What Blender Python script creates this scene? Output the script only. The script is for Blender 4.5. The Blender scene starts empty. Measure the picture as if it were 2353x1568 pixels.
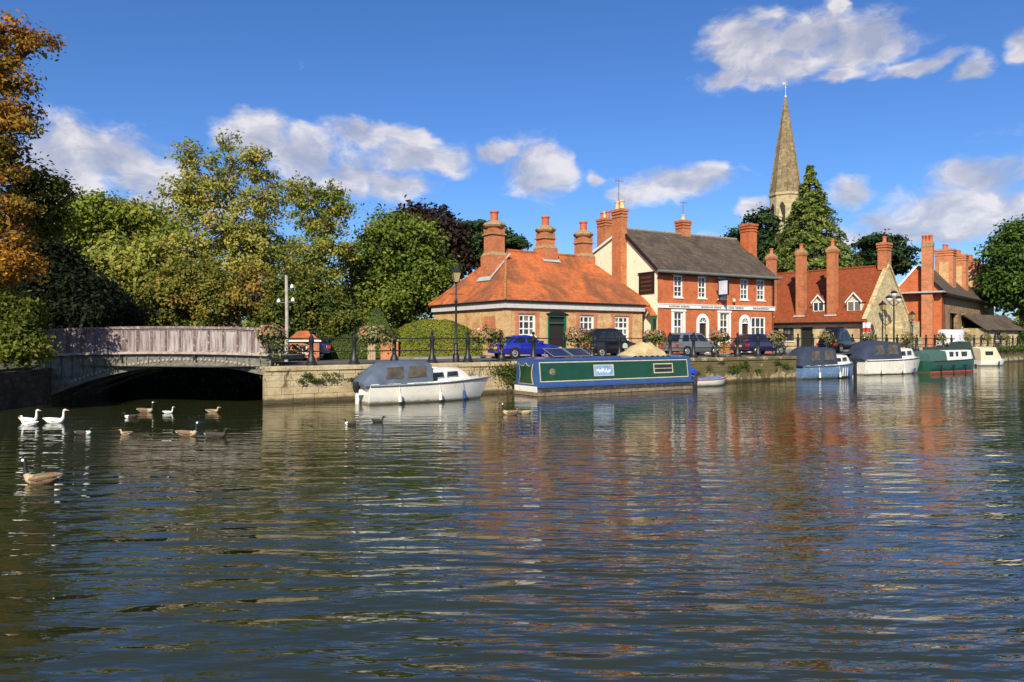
import bpy, math, random
import numpy as np
from mathutils import Vector, Matrix

random.seed(7)
rng = np.random.default_rng(7)
scene = bpy.context.scene
R = math.radians

# ------------------------------------------------------------------ camera
EYE = 2.8                                   # metres above the river
FOC = 1650.0 / 2353.0                       # focal length / picture width
cam_data = bpy.data.cameras.new("camera")
cam = bpy.data.objects.new("camera", cam_data)
scene.collection.objects.link(cam)
cam.location = (0, 0, EYE)
cam.rotation_euler = (R(90), 0, 0)
cam_data.sensor_width = 36
cam_data.lens = 36 * FOC
cam_data.shift_y = -6 / 2353
cam_data.clip_end = 5000
scene.camera = cam

# ------------------------------------------------------------------ sun and sky
SUN_EL, SUN_AZ = R(35), R(191)              # azimuth clockwise from +Y (the view axis)
sun_data = bpy.data.lights.new("sun", 'SUN')
sun_data.energy = 5.0
sun_data.angle = R(0.5)
sun_data.color = (1.0, 0.90, 0.72)
sun = bpy.data.objects.new("sun", sun_data)
scene.collection.objects.link(sun)
to_sun = Vector((math.sin(SUN_AZ) * math.cos(SUN_EL), math.cos(SUN_AZ) * math.cos(SUN_EL), math.sin(SUN_EL)))
sun.rotation_euler = to_sun.to_track_quat('Z', 'Y').to_euler()
sun.location = (0, -20, 40)

scene.view_settings.view_transform = 'Standard'
scene.view_settings.look = 'None'
scene.view_settings.exposure = 0.36
scene.view_settings.gamma = 1.0
scene.cycles.use_denoising = True
scene.cycles.max_bounces = 6
scene.cycles.transparent_max_bounces = 8
scene.cycles.caustics_reflective = False
scene.cycles.caustics_refractive = False

SKY_STRENGTH = 0.072


class NT:
    """small helper for wiring shader nodes"""
    def __init__(self, tree):
        self.t = tree
        self.n = tree.nodes
        self.l = tree.links

    def node(self, kind, **kw):
        nd = self.n.new(kind)
        for k, v in kw.items():
            setattr(nd, k, v)
        return nd

    def put(self, sock, val):
        if isinstance(val, bpy.types.NodeSocket):
            self.l.new(val, sock)
        else:
            sock.default_value = val

    def math(self, op, a, b=0.0, c=None, clamp=False):
        nd = self.node('ShaderNodeMath', operation=op)
        nd.use_clamp = clamp
        self.put(nd.inputs[0], a)
        self.put(nd.inputs[1], b)
        if c is not None:
            self.put(nd.inputs[2], c)
        return nd.outputs[0]

    def vmath(self, op, a, b=None):
        nd = self.node('ShaderNodeVectorMath', operation=op)
        self.put(nd.inputs[0], a)
        if b is not None:
            self.put(nd.inputs[1], b)
        return nd.outputs['Value'] if op in ('LENGTH', 'DOT_PRODUCT', 'DISTANCE') else nd.outputs[0]

    def noise(self, vec, scale, detail=3, rough=0.55, dist=0.0, out=0):
        nd = self.node('ShaderNodeTexNoise')
        if vec is not None:
            self.put(nd.inputs['Vector'], vec)
        nd.inputs['Scale'].default_value = scale
        nd.inputs['Detail'].default_value = detail
        nd.inputs['Roughness'].default_value = rough
        nd.inputs['Distortion'].default_value = dist
        return nd.outputs[out]

    def ramp(self, fac, stops, interp='LINEAR'):
        nd = self.node('ShaderNodeValToRGB')
        self.put(nd.inputs[0], fac)
        cr = nd.color_ramp
        cr.interpolation = interp
        while len(cr.elements) < len(stops):
            cr.elements.new(0.5)
        for e, (p, c) in zip(cr.elements, stops):
            e.position = p
            e.color = (*c, 1) if len(c) == 3 else c
        return nd.outputs[0]

    def mix(self, fac, a, b, blend='MIX'):
        nd = self.node('ShaderNodeMix', data_type='RGBA', blend_type=blend)
        self.put(nd.inputs[0], fac)
        for i, v in ((6, a), (7, b)):
            self.put(nd.inputs[i], v if isinstance(v, bpy.types.NodeSocket) else (*v[:3], 1))
        return nd.outputs[2]

    def map(self, v, a, b, c=0.0, d=1.0, smooth=True):
        nd = self.node('ShaderNodeMapRange', interpolation_type='SMOOTHSTEP' if smooth else 'LINEAR')
        nd.clamp = True
        self.put(nd.inputs[0], v)
        for i, x in enumerate((a, b, c, d)):
            nd.inputs[i + 1].default_value = x
        return nd.outputs[0]

    def xyz(self, v):
        nd = self.node('ShaderNodeSeparateXYZ')
        self.put(nd.inputs[0], v)
        return nd.outputs[0], nd.outputs[1], nd.outputs[2]

    def comb(self, x, y, z=0.0):
        nd = self.node('ShaderNodeCombineXYZ')
        for i, v in enumerate((x, y, z)):
            self.put(nd.inputs[i], v)
        return nd.outputs[0]


world = bpy.data.worlds.new("World")
scene.world = world
world.use_nodes = True
w = NT(world.node_tree)
w.n.clear()
sky = w.node('ShaderNodeTexSky', sky_type='NISHITA')
sky.sun_disc = False
sky.sun_elevation = SUN_EL
sky.sun_rotation = SUN_AZ
sky.altitude = 400
sky.air_density = 1.0
sky.dust_density = 0.8
sky.ozone_density = 3.2
direc = w.node('ShaderNodeTexCoord').outputs['Generated']
dx, dy, dz = w.xyz(direc)
azim = w.math('ARCTAN2', dx, dy)
elev = w.math('ARCSINE', dz)
sph = w.comb(azim, elev, 0.0)
warp = w.noise(w.vmath('MULTIPLY', sph, (1.0, 1.5, 1.0)), 9.0, 4, 0.55, 0.0, out=1)
warp = w.vmath('MULTIPLY', w.vmath('SUBTRACT', warp, (0.5, 0.5, 0.5)), (0.09, 0.06, 0.0))
sphw = w.vmath('ADD', sph, warp)
# cumulus banks: (azimuth deg, elevation deg, half width deg, half height deg)
BANKS = []
for cx, cy, rx, ry in [
        (230, 350, 165, 70), (120, 395, 110, 60), (330, 400, 90, 55),
        (585, 312, 85, 66), (690, 355, 100, 62), (800, 395, 120, 62), (915, 425, 95, 45), (860, 300, 115, 30),
        (970, 355, 110, 42), (960, 310, 55, 20),
        (1235, 395, 92, 62), (1150, 350, 60, 20), (1365, 405, 28, 16),
        (1560, 417, 135, 34), (1455, 432, 55, 24), (1612, 398, 50, 26),
        (1715, 105, 95, 70), (1690, 168, 70, 22), (1860, 85, 110, 48), (1985, 95, 90, 50), (1800, 155, 105, 38),
        (1930, 168, 45, 20), (2110, 152, 78, 22), (2235, 168, 38, 24), (1940, 10, 26, 24), (2352, 110, 26, 30),
        (2270, 402, 78, 34), (2210, 470, 175, 48), (2070, 500, 105, 38), (1935, 445, 45, 38), (2350, 480, 90, 46),
        (2150, 525, 240, 32), (1735, 495, 45, 32), (1700, 560, 160, 22), (420, 470, 170, 26)]:
    u, v = (cx - 1176.5) / 1650, (778 - cy) / 1650
    BANKS.append((math.atan(u), math.atan(v * math.cos(math.atan(u))), rx / 1650, ry / 1650))


def cloud_field(coord):
    cur = None
    for a, e, ra, re in BANKS:
        ln = w.vmath('LENGTH', w.vmath('MULTIPLY', w.vmath('SUBTRACT', coord, (a, e, 0)), (1 / ra, 1 / re, 0)))
        cur = ln if cur is None else w.math('SMOOTH_MIN', cur, ln, 0.25)
    return w.math('SUBTRACT', 1.0, cur)


field = cloud_field(sphw)
# the same kind of fair-weather cumulus goes on round the rest of the sky
around = w.noise(w.vmath('MULTIPLY', sph, (1.0, 2.2, 1.0)), 3.2, 3, 0.5)
outside = w.map(w.math('ABSOLUTE', azim), 0.66, 0.85)
low = w.map(elev, 0.55, 0.30)
around = w.math('SUBTRACT', w.math('MULTIPLY', w.math('MULTIPLY', w.math('SUBTRACT', around, 0.50), 5.0), 1.0), w.math('SUBTRACT', 2.0, w.math('ADD', outside, low)))
field = w.math('MAXIMUM', field, w.math('MULTIPLY', around, 1.0))
fbm = w.noise(w.vmath('MULTIPLY', sphw, (1.0, 1.6, 1.0)), 15.0, 6, 0.58)
fbm_up = w.noise(w.vmath('MULTIPLY', w.vmath('ADD', sphw, (0.012, 0.028, 0.0)), (1.0, 1.6, 1.0)), 15.0, 4, 0.55)
dens_raw = w.math('ADD', field, w.math('MULTIPLY', w.math('SUBTRACT', fbm, 0.5), 2.0))
dens = w.map(dens_raw, -0.22, 0.58)
lit = w.math('ADD', 0.52, w.math('MULTIPLY', w.math('SUBTRACT', fbm, fbm_up), 2.6))
lit = w.math('ADD', lit, w.math('MULTIPLY', w.math('SUBTRACT', 0.45, field), 0.30), clamp=True)
k = 1.0 / SKY_STRENGTH
cloud_col = w.ramp(lit, [(0.0, (0.34 * k, 0.36 * k, 0.44 * k)), (0.5, (0.48 * k, 0.47 * k, 0.51 * k)), (1.0, (0.73 * k, 0.68 * k, 0.65 * k))])
hs = w.node('ShaderNodeHueSaturation')
hs.inputs['Saturation'].default_value = 1.12
w.l.new(sky.outputs[0], hs.inputs['Color'])
clear = w.mix(1.0, hs.outputs[0], (0.90, 1.17, 1.60), 'MULTIPLY')
skycol = w.mix(w.math('MULTIPLY', dens, 0.82), clear, cloud_col)
bg = w.node('ShaderNodeBackground')
w.l.new(skycol, bg.inputs[0])
bg.inputs[1].default_value = SKY_STRENGTH
outw = w.node('ShaderNodeOutputWorld')
w.l.new(bg.outputs[0], outw.inputs[0])

# ------------------------------------------------------------------ materials
MATS = {}


def new_mat(name):
    m = bpy.data.materials.new(name)
    m.use_nodes = True
    t = NT(m.node_tree)
    t.n.clear()
    bs = t.node('ShaderNodeBsdfPrincipled')
    o = t.node('ShaderNodeOutputMaterial')
    t.l.new(bs.outputs[0], o.inputs[0])
    MATS[name] = m
    return m, t, bs, o


def bump(t, bs, height, strength=0.4, dist=0.02):
    b = t.node('ShaderNodeBump')
    b.inputs['Strength'].default_value = strength
    b.inputs['Distance'].default_value = dist
    t.l.new(height, b.inputs['Height'])
    t.l.new(b.outputs[0], bs.inputs['Normal'])


def plain(name, col, rough=0.6, metal=0.0, var=0.25, scale=6.0, coat=0.0, bmp=0.0, dirt=None, spec=0.5, scum=False):
    """one colour broken by noise; dirt = (colour, amount, scale)"""
    m, t, bs, o = new_mat(name)
    co = t.node('ShaderNodeTexCoord').outputs['Object']
    nz = t.noise(co, scale, 4, 0.6)
    dark = tuple(c * (1 - var) for c in col)
    light = tuple(min(1, c * (1 + var * 0.6)) for c in col)
    c = t.ramp(nz, [(0.3, dark), (0.7, light)])
    if dirt:
        d = t.map(t.noise(co, dirt[2], 5, 0.65), 0.62 - dirt[1] * 0.3, 0.72)
        c = t.mix(d, c, dirt[0])
    if scum:                # brown-green growth left at the waterline
        zz_ = t.xyz(co)[2]
        sc_ = t.map(t.math('ADD', zz_, t.math('MULTIPLY', t.noise(co, 3.5, 4, 0.65), -0.16)), 0.07, -0.04)
        c = t.mix(t.math('MULTIPLY', sc_, 0.8), c, (0.10, 0.085, 0.035))
        run_ = t.map(t.noise(t.vmath('MULTIPLY', co, (5.0, 5.0, 0.6)), 1.6, 4, 0.7), 0.60, 0.74)
        c = t.mix(t.math('MULTIPLY', run_, 0.30), c, (0.32, 0.26, 0.16))
    t.l.new(c, bs.inputs['Base Color'])
    bs.inputs['Roughness'].default_value = rough
    bs.inputs['Metallic'].default_value = metal
    bs.inputs['Specular IOR Level'].default_value = spec
    bs.inputs['Coat Weight'].default_value = coat
    bs.inputs['Coat Roughness'].default_value = 0.06
    if bmp:
        bump(t, bs, t.noise(co, scale * 3, 4, 0.6), bmp, 0.03)
    return m


def wallcoords(t):
    co = t.node('ShaderNodeTexCoord').outputs['Object']
    x, y, z = t.xyz(co)
    return co, t.comb(t.math('ADD', x, y), z, 0.0)


def masonry(name, c1, c2, mortar, bw=0.225, rh=0.075, ms=0.009, patch=None, bmp=0.35, rough=0.85, offset=0.5, patch_amt=0.5, patch_scale=0.9, gain=1.0):
    m, t, bs, o = new_mat(name)
    co, uv = wallcoords(t)
    br = t.node('ShaderNodeTexBrick')
    br.offset = offset
    t.l.new(uv, br.inputs['Vector'])
    br.inputs['Color1'].default_value = (*c1, 1)
    br.inputs['Color2'].default_value = (*c2, 1)
    br.inputs['Mortar'].default_value = (*mortar, 1)
    br.inputs['Scale'].default_value = 1.0
    br.inputs['Brick Width'].default_value = bw
    br.inputs['Row Height'].default_value = rh
    br.inputs['Mortar Size'].default_value = ms
    br.inputs['Mortar Smooth'].default_value = 0.2
    c = br.outputs['Color']
    blotch = t.ramp(t.noise(co, 1.7, 5, 0.65), [(0.25, (0.66 * gain,) * 3), (0.5, (1.0 * gain,) * 3), (0.78, (1.22 * gain,) * 3)])
    c = t.mix(1.0, c, blotch, 'MULTIPLY')
    fine = t.ramp(t.noise(co, 9.0, 3, 0.6), [(0.3, (0.82,) * 3), (0.7, (1.15,) * 3)])
    c = t.mix(1.0, c, fine, 'MULTIPLY')
    if patch:
        p = t.map(t.noise(co, patch_scale, 6, 0.68, 0.6), 0.66 - 0.22 * patch_amt, 0.74 - 0.12 * patch_amt)
        c = t.mix(t.math('MULTIPLY', p, 0.8), c, patch)
    t.l.new(c, bs.inputs['Base Color'])
    bs.inputs['Roughness'].default_value = rough
    bs.inputs['Specular IOR Level'].default_value = 0.25
    h = t.math('ADD', t.math('MULTIPLY', br.outputs['Fac'], -0.6), t.math('MULTIPLY', t.noise(co, 14, 3), 0.5))
    bump(t, bs, h, bmp, 0.02)
    return m


def roofing(name, c1, c2, stain, bw=0.17, rh=0.11, stain_amt=0.5, stain_scale=0.55, lich=None, bmp=0.6):
    """lapped tiles or slates: the row edge throws a little relief, streaky weathering down the slope"""
    m, t, bs, o = new_mat(name)
    co, uv = wallcoords(t)
    br = t.node('ShaderNodeTexBrick')
    br.offset = 0.5
    t.l.new(uv, br.inputs['Vector'])
    br.inputs['Color1'].default_value = (*c1, 1)
    br.inputs['Color2'].default_value = (*c2, 1)
    br.inputs['Mortar'].default_value = (*[v * 0.45 for v in c1], 1)
    br.inputs['Scale'].default_value = 1.0
    br.inputs['Brick Width'].default_value = bw
    br.inputs['Row Height'].default_value = rh
    br.inputs['Mortar Size'].default_value = 0.008
    c = br.outputs['Color']
    st = t.noise(t.vmath('MULTIPLY', co, (1.0, 1.0, 0.55)), stain_scale, 6, 0.66, 0.8)
    c = t.mix(t.math('MULTIPLY', t.map(st, 0.62 - 0.2 * stain_amt, 0.78 - 0.1 * stain_amt), 0.75), c, stain)
    mot = t.ramp(t.noise(co, 3.2, 5, 0.7), [(0.25, (0.72,) * 3), (0.5, (1.0,) * 3), (0.8, (1.25,) * 3)])
    c = t.mix(1.0, c, mot, 'MULTIPLY')
    if lich:
        lc = t.map(t.noise(co, 5.0, 4, 0.7), 0.62, 0.72)
        c = t.mix(t.math('MULTIPLY', lc, 0.6), c, lich)
    t.l.new(c, bs.inputs['Base Color'])
    bs.inputs['Roughness'].default_value = 0.85
    bs.inputs['Specular IOR Level'].default_value = 0.2
    x, y, z = t.xyz(co)
    saw = t.math('FRACT', t.math('DIVIDE', z, rh))
    h = t.math('ADD', t.math('MULTIPLY', saw, -0.7), t.math('MULTIPLY', t.noise(co, 7, 3), 0.8))
    bump(t, bs, h, bmp, 0.03)
    return m


def rubble(name, cols, mortar, scale=4.5, stain=None, stain_amt=0.5, bmp=0.6, zs=1.7, band=None):
    m, t, bs, o = new_mat(name)
    co = t.node('ShaderNodeTexCoord').outputs['Object']
    v2 = t.vmath('MULTIPLY', co, (1, 1, zs))
    vo = t.node('ShaderNodeTexVoronoi')
    vo.inputs['Scale'].default_value = scale
    t.l.new(v2, vo.inputs['Vector'])
    ve = t.node('ShaderNodeTexVoronoi', feature='DISTANCE_TO_EDGE')
    ve.inputs['Scale'].default_value = scale
    t.l.new(v2, ve.inputs['Vector'])
    r, g, b = t.xyz(vo.outputs['Color'])
    n = len(cols)
    c = t.ramp(r, [(i / max(1, n - 1), cc) for i, cc in enumerate(cols)])
    edge = t.map(ve.outputs[0], 0.02, 0.07)
    c = t.mix(edge, mortar, c)
    c = t.mix(1.0, c, t.ramp(t.noise(co, 2.2, 5, 0.65), [(0.25, (0.6,) * 3), (0.5, (1,) * 3), (0.8, (1.2,) * 3)]), 'MULTIPLY')
    if stain:
        s = t.map(t.noise(t.vmath('MULTIPLY', co, (1, 1, 0.5)), 1.1, 6, 0.7, 0.5), 0.62 - 0.2 * stain_amt, 0.75 - 0.1 * stain_amt)
        c = t.mix(t.math('MULTIPLY', s, 0.8), c, stain)
    t.l.new(c, bs.inputs['Base Color'])
    bs.inputs['Roughness'].default_value = 0.9
    bs.inputs['Specular IOR Level'].default_value = 0.2
    bump(t, bs, t.math('ADD', edge, t.math('MULTIPLY', t.noise(co, 12, 4), 0.8)), bmp, 0.03)
    return m


def leafmat(name, stops, trans=0.35, rough=0.55):
    m, t, bs, o = new_mat(name)
    at = t.node('ShaderNodeAttribute')
    at.attribute_name = 'tint'
    c = t.ramp(at.outputs['Fac'], stops)
    t.l.new(c, bs.inputs['Base Color'])
    bs.inputs['Roughness'].default_value = rough
    bs.inputs['Specular IOR Level'].default_value = 0.12
    tr = t.node('ShaderNodeBsdfTranslucent')
    t.l.new(c, tr.inputs[0])
    ms = t.node('ShaderNodeMixShader')
    ms.inputs[0].default_value = trans
    t.l.new(bs.outputs[0], ms.inputs[1])
    t.l.new(tr.outputs[0], ms.inputs[2])
    t.l.new(ms.outputs[0], o.inputs[0])
    return m


# masonry
BUFF = masonry('buff_brick', (0.62, 0.40, 0.17), (0.52, 0.32, 0.125), (0.55, 0.43, 0.26), patch=(0.46, 0.17, 0.06), patch_amt=0.85)
RED = masonry('red_brick', (0.56, 0.12, 0.030), (0.46, 0.088, 0.022), (0.42, 0.22, 0.12), patch=(0.22, 0.05, 0.02), patch_amt=0.35)
REDLT = masonry('orange_brick', (0.58, 0.19, 0.075), (0.48, 0.14, 0.05), (0.42, 0.28, 0.18), patch=(0.25, 0.09, 0.04), patch_amt=0.35)
REDDK = masonry('dark_red_brick', (0.30, 0.07, 0.025), (0.22, 0.05, 0.02), (0.28, 0.17, 0.11), patch=(0.13, 0.045, 0.025), patch_amt=0.6)
STACK = masonry('stack_brick', (0.56, 0.155, 0.05), (0.45, 0.115, 0.035), (0.36, 0.24, 0.15), patch=(0.22, 0.16, 0.07), patch_amt=0.5, patch_scale=1.6)
TILE = roofing('clay_tile', (0.62, 0.175, 0.055), (0.50, 0.13, 0.04), (0.11, 0.062, 0.036), stain_amt=1.25, stain_scale=0.42, lich=(0.33, 0.23, 0.09))
TILEDK = roofing('old_clay_tile', (0.30, 0.075, 0.026), (0.23, 0.055, 0.02), (0.12, 0.05, 0.025), stain_amt=0.5, lich=(0.24, 0.12, 0.05))
SLATE = roofing('stone_slate', (0.13, 0.098, 0.07), (0.085, 0.064, 0.048), (0.05, 0.04, 0.032), bw=0.3, rh=0.2, stain_amt=1.0, stain_scale=0.8, lich=(0.20, 0.155, 0.085), bmp=0.9)
STONE = rubble('gable_stone', [(0.55, 0.44, 0.22), (0.62, 0.52, 0.30), (0.42, 0.31, 0.14), (0.66, 0.57, 0.36)], (0.50, 0.40, 0.24), 4.0, (0.24, 0.18, 0.08), 0.35)
RUB = rubble('rubble_stone', [(0.30, 0.20, 0.10), (0.40, 0.28, 0.15), (0.24, 0.11, 0.05), (0.34, 0.25, 0.14)], (0.30, 0.23, 0.14), 4.0, (0.08, 0.06, 0.035), 0.6)
SPIREST = rubble('spire_stone', [(0.25, 0.185, 0.10), (0.32, 0.245, 0.14), (0.17, 0.125, 0.07)], (0.19, 0.145, 0.085), 1.3, (0.13, 0.09, 0.045), 0.6, zs=1.6)
TOWERST = rubble('tower_stone', [(0.50, 0.42, 0.25), (0.42, 0.34, 0.18), (0.56, 0.48, 0.30)], (0.42, 0.34, 0.2), 1.2, (0.2, 0.15, 0.08), 0.5)
RENDER = plain('cream_render', (0.85, 0.77, 0.55), 0.85, var=0.07, scale=1.2, dirt=((0.55, 0.47, 0.30), 0.12, 2.2))
CAPST = plain('lichen_cap', (0.34, 0.235, 0.11), 0.9, var=0.45, scale=7, bmp=0.5)
POTRED = plain('terracotta_pot', (0.50, 0.13, 0.05), 0.8, var=0.3, scale=5)
POTBUFF = plain('buff_pot', (0.66, 0.46, 0.22), 0.8, var=0.25, scale=5)
LEAD = plain('lead_flashing', (0.42, 0.43, 0.44), 0.5, var=0.3, scale=8)
WHITE = plain('white_paint', (0.80, 0.79, 0.74), 0.5, var=0.07, scale=5)
FASCIA = plain('grey_fascia', (0.58, 0.56, 0.52), 0.6, var=0.15, scale=4)
GREENP = plain('green_paint', (0.015, 0.12, 0.055), 0.45, var=0.2)
BLACKP = plain('black_paint', (0.014, 0.014, 0.015), 0.4, var=0.3, spec=0.4)
IRON = plain('black_iron', (0.016, 0.017, 0.018), 0.45, var=0.4, scale=20, bmp=0.2, spec=0.5)
GREYIRON = plain('grey_iron', (0.10, 0.12, 0.11), 0.5, var=0.3, scale=14)
DOORDK = plain('dark_door', (0.025, 0.017, 0.012), 0.5)
INTER = plain('dim_interior', (0.03, 0.027, 0.024), 0.9)
SIGNBLK = plain('black_signboard', (0.012, 0.009, 0.008), 0.5)
LETTER = plain('faded_lettering', (0.10, 0.035, 0.02), 0.6)
LETTERDK = plain('dark_lettering', (0.03, 0.025, 0.02), 0.6)
SIGNBLUE = plain('pale_signboard', (0.60, 0.66, 0.78), 0.5, var=0.2, scale=3)
NAMEBLUE = plain('blue_nameboard', (0.22, 0.36, 0.62), 0.45, var=0.3, scale=4)
WOODBUFF = plain('pale_timber', (0.45, 0.33, 0.19), 0.8, var=0.3, scale=9)


def glassmat(name, col=(0.02, 0.024, 0.028), rough=0.04, var=0.6, curtain=0.0):
    m, t, bs, o = new_mat(name)
    co = t.node('ShaderNodeTexCoord').outputs['Object']
    c = t.ramp(t.noise(co, 1.8, 3), [(0.3, tuple(x * (1 - var) for x in col)), (0.7, tuple(x * (1 + var) for x in col))])
    oi_ = t.node('ShaderNodeObjectInfo')
    c = t.mix(t.map(oi_.outputs['Random'], 0.45, 1.0, 0.0, curtain), c, (0.30, 0.27, 0.23))
    t.l.new(c, bs.inputs['Base Color'])
    bs.inputs['Roughness'].default_value = rough
    bs.inputs['Specular IOR Level'].default_value = 0.7
    bump(t, bs, t.noise(co, 2.5, 2), 0.08, 0.02)
    return m


GLASS = glassmat('window_glass', curtain=0.6)
CARGLASS = glassmat('car_glass', (0.012, 0.016, 0.018), 0.02)

# quay stone: warm limestone, green-black staining in an upper band and at the waterline
m, t, bs, o = new_mat('quay_stone')
geo = t.node('ShaderNodeNewGeometry').outputs['Position']
oi = t.node('ShaderNodeObjectInfo')
nz = t.noise(geo, 1.3, 6, 0.68)
c = t.ramp(nz, [(0.25, (0.26, 0.19, 0.10)), (0.5, (0.46, 0.365, 0.215)), (0.75, (0.60, 0.51, 0.335))])
tintv = t.ramp(oi.outputs['Random'], [(0.0, (0.92, 0.91, 0.89)), (0.6, (1.0, 1.0, 1.0)), (1.0, (1.06, 1.05, 1.03))])
c = t.mix(1.0, c, tintv, 'MULTIPLY')
gx, gy, gz = t.xyz(geo)
moss = t.noise(t.vmath('MULTIPLY', geo, (1.0, 1.0, 0.7)), 1.5, 6, 0.72, 0.5)
right = t.map(gx, 3.0, 12.0, 0.0, 0.20)
band = t.map(t.math('ABSOLUTE', t.math('SUBTRACT', gz, 1.05)), 0.75, 0.1, 0.0, 0.14)
moss = t.map(t.math('ADD', moss, t.math('ADD', right, band)), 0.64, 0.77)
c = t.mix(t.math('MULTIPLY', moss, 0.85), c, (0.075, 0.062, 0.022))
wet = t.map(t.math('ADD', gz, t.math('MULTIPLY', t.noise(geo, 3.0, 3), 0.12)), 0.34, 0.20)
c = t.mix(t.math('MULTIPLY', wet, 0.85), c, (0.03, 0.026, 0.012))
t.l.new(c, bs.inputs['Base Color'])
bs.inputs['Roughness'].default_value = 0.9
bs.inputs['Specular IOR Level'].default_value = 0.2
pits = t.map(t.noise(geo, 6.0, 5, 0.7), 0.30, 0.42)
bump(t, bs, t.math('ADD', t.math('MULTIPLY', pits, 0.8), t.noise(geo, 16, 4)), 0.7, 0.04)
QUAY = m

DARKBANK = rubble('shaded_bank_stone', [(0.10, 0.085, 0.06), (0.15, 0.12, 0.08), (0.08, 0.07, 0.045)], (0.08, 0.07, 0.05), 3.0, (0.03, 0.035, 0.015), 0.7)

# bridge paint: flaking mauve-grey, rust and lichen
m, t, bs, o = new_mat('bridge_panel_paint')
co = t.node('ShaderNodeTexCoord').outputs['Object']
oi = t.node('ShaderNodeObjectInfo')
streak = t.noise(t.vmath('MULTIPLY', co, (9.0, 9.0, 0.9)), 1.3, 5, 0.7)
c = t.ramp(streak, [(0.26, (0.085, 0.05, 0.05)), (0.42, (0.22, 0.165, 0.16)), (0.58, (0.37, 0.335, 0.31)), (0.8, (0.50, 0.48, 0.43))])
bx, by, bz = t.xyz(co)
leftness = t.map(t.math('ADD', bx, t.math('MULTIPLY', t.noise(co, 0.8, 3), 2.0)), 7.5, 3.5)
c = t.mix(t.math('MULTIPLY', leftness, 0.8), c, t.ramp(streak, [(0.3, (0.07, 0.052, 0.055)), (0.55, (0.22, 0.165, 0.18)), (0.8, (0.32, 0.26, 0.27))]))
spots = t.map(t.noise(co, 5.0, 5, 0.72), 0.60, 0.70)
c = t.mix(t.math('MULTIPLY', spots, 0.55), c, (0.10, 0.095, 0.06))
t.l.new(c, bs.inputs['Base Color'])
bs.inputs['Roughness'].default_value = 0.75
bump(t, bs, t.noise(co, 22, 4, 0.7), 0.35, 0.02)
BRPANEL = m
BRRAIL = plain('bridge_rail_paint', (0.20, 0.125, 0.13), 0.7, var=0.5, scale=6, dirt=((0.45, 0.43, 0.36), 0.4, 9), bmp=0.3)
BRRIB = plain('bridge_rib_paint', (0.15, 0.085, 0.085), 0.75, var=0.5, scale=5, dirt=((0.40, 0.36, 0.32), 0.3, 7), bmp=0.3)
BRLEDGE = plain('bridge_ledge_paint', (0.40, 0.33, 0.30), 0.7, var=0.35, scale=5, dirt=((0.16, 0.13, 0.1), 0.3, 6))
BRIRON = plain('bridge_iron', (0.17, 0.165, 0.13), 0.7, var=0.5, scale=4, dirt=((0.06, 0.06, 0.04), 0.5, 5), bmp=0.4)

# ground stuff
ASPHALT = plain('asphalt', (0.085, 0.080, 0.074), 0.9, var=0.25, scale=2.5, dirt=((0.13, 0.12, 0.10), 0.3, 0.8), bmp=0.2)
PAVE = masonry('paving', (0.26, 0.235, 0.20), (0.22, 0.20, 0.17), (0.12, 0.11, 0.09), bw=0.9, rh=0.6, ms=0.012, bmp=0.1)
EARTH = plain('earth_and_grass', (0.065, 0.075, 0.028), 0.95, var=0.5, scale=1.2, dirt=((0.10, 0.08, 0.04), 0.4, 0.5), bmp=0.5)
BED = plain('river_bed', (0.05, 0.045, 0.025), 0.95)

# boats, cars
GELWHITE = plain('white_gelcoat', (0.80, 0.77, 0.68), 0.25, var=0.08, scale=2.0, coat=0.4, dirt=((0.55, 0.47, 0.32), 0.12, 3), scum=True)
CREAM = plain('cream_gelcoat', (0.72, 0.60, 0.40), 0.35, var=0.1, scale=2, coat=0.2)
HULLBLUE = plain('faded_blue_hull', (0.14, 0.24, 0.42), 0.35, var=0.25, scale=3, coat=0.2, dirt=((0.35, 0.40, 0.46), 0.3, 4), scum=True)
NAVYC = plain('navy_canvas', (0.026, 0.038, 0.070), 0.8, var=0.35, scale=2.2, bmp=0.5)
BLUEC = plain('blue_grey_canvas', (0.085, 0.115, 0.165), 0.8, var=0.35, scale=1.8, bmp=0.6, dirt=((0.07, 0.085, 0.10), 0.3, 2.5))
CLEARC = plain('clear_vinyl', (0.10, 0.08, 0.055), 0.2, var=0.5, scale=3)
NBGREEN = plain('boat_green', (0.006, 0.055, 0.022), 0.3, var=0.25, scale=2, coat=0.3)
NBBLUE = plain('boat_blue', (0.028, 0.08, 0.24), 0.3, var=0.2, scale=2, coat=0.3)
NBLINE = plain('cream_coachline', (0.60, 0.52, 0.33), 0.4)
NBHULL = plain('tarred_hull', (0.045, 0.036, 0.028), 0.55, var=0.4, scale=4, dirt=((0.16, 0.12, 0.08), 0.4, 3))
NBRUST = plain('weathered_hull_band', (0.25, 0.19, 0.125), 0.7, var=0.4, scale=4, dirt=((0.09, 0.06, 0.04), 0.4, 5))
GREENB = plain('dark_green_hull', (0.01, 0.075, 0.05), 0.35, var=0.25, coat=0.2, scum=True)
REDB = plain('red_bootstripe', (0.42, 0.09, 0.04), 0.5, var=0.2)
DULLGREEN = plain('dull_green_cover', (0.03, 0.06, 0.045), 0.8, var=0.35, bmp=0.3)
STRAKE = plain('grey_strake', (0.12, 0.13, 0.15), 0.6)
BLACKRUB = plain('black_rubber', (0.014, 0.014, 0.014), 0.75)
COVERBLUE = plain('bright_blue_cover', (0.015, 0.06, 0.45), 0.6, var=0.3, scale=8, bmp=0.5)
SOLAR = plain('solar_cells', (0.02, 0.025, 0.05), 0.15, var=0.3, scale=4)
ALU = plain('aluminium', (0.55, 0.56, 0.57), 0.35, metal=0.7, var=0.15)
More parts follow.
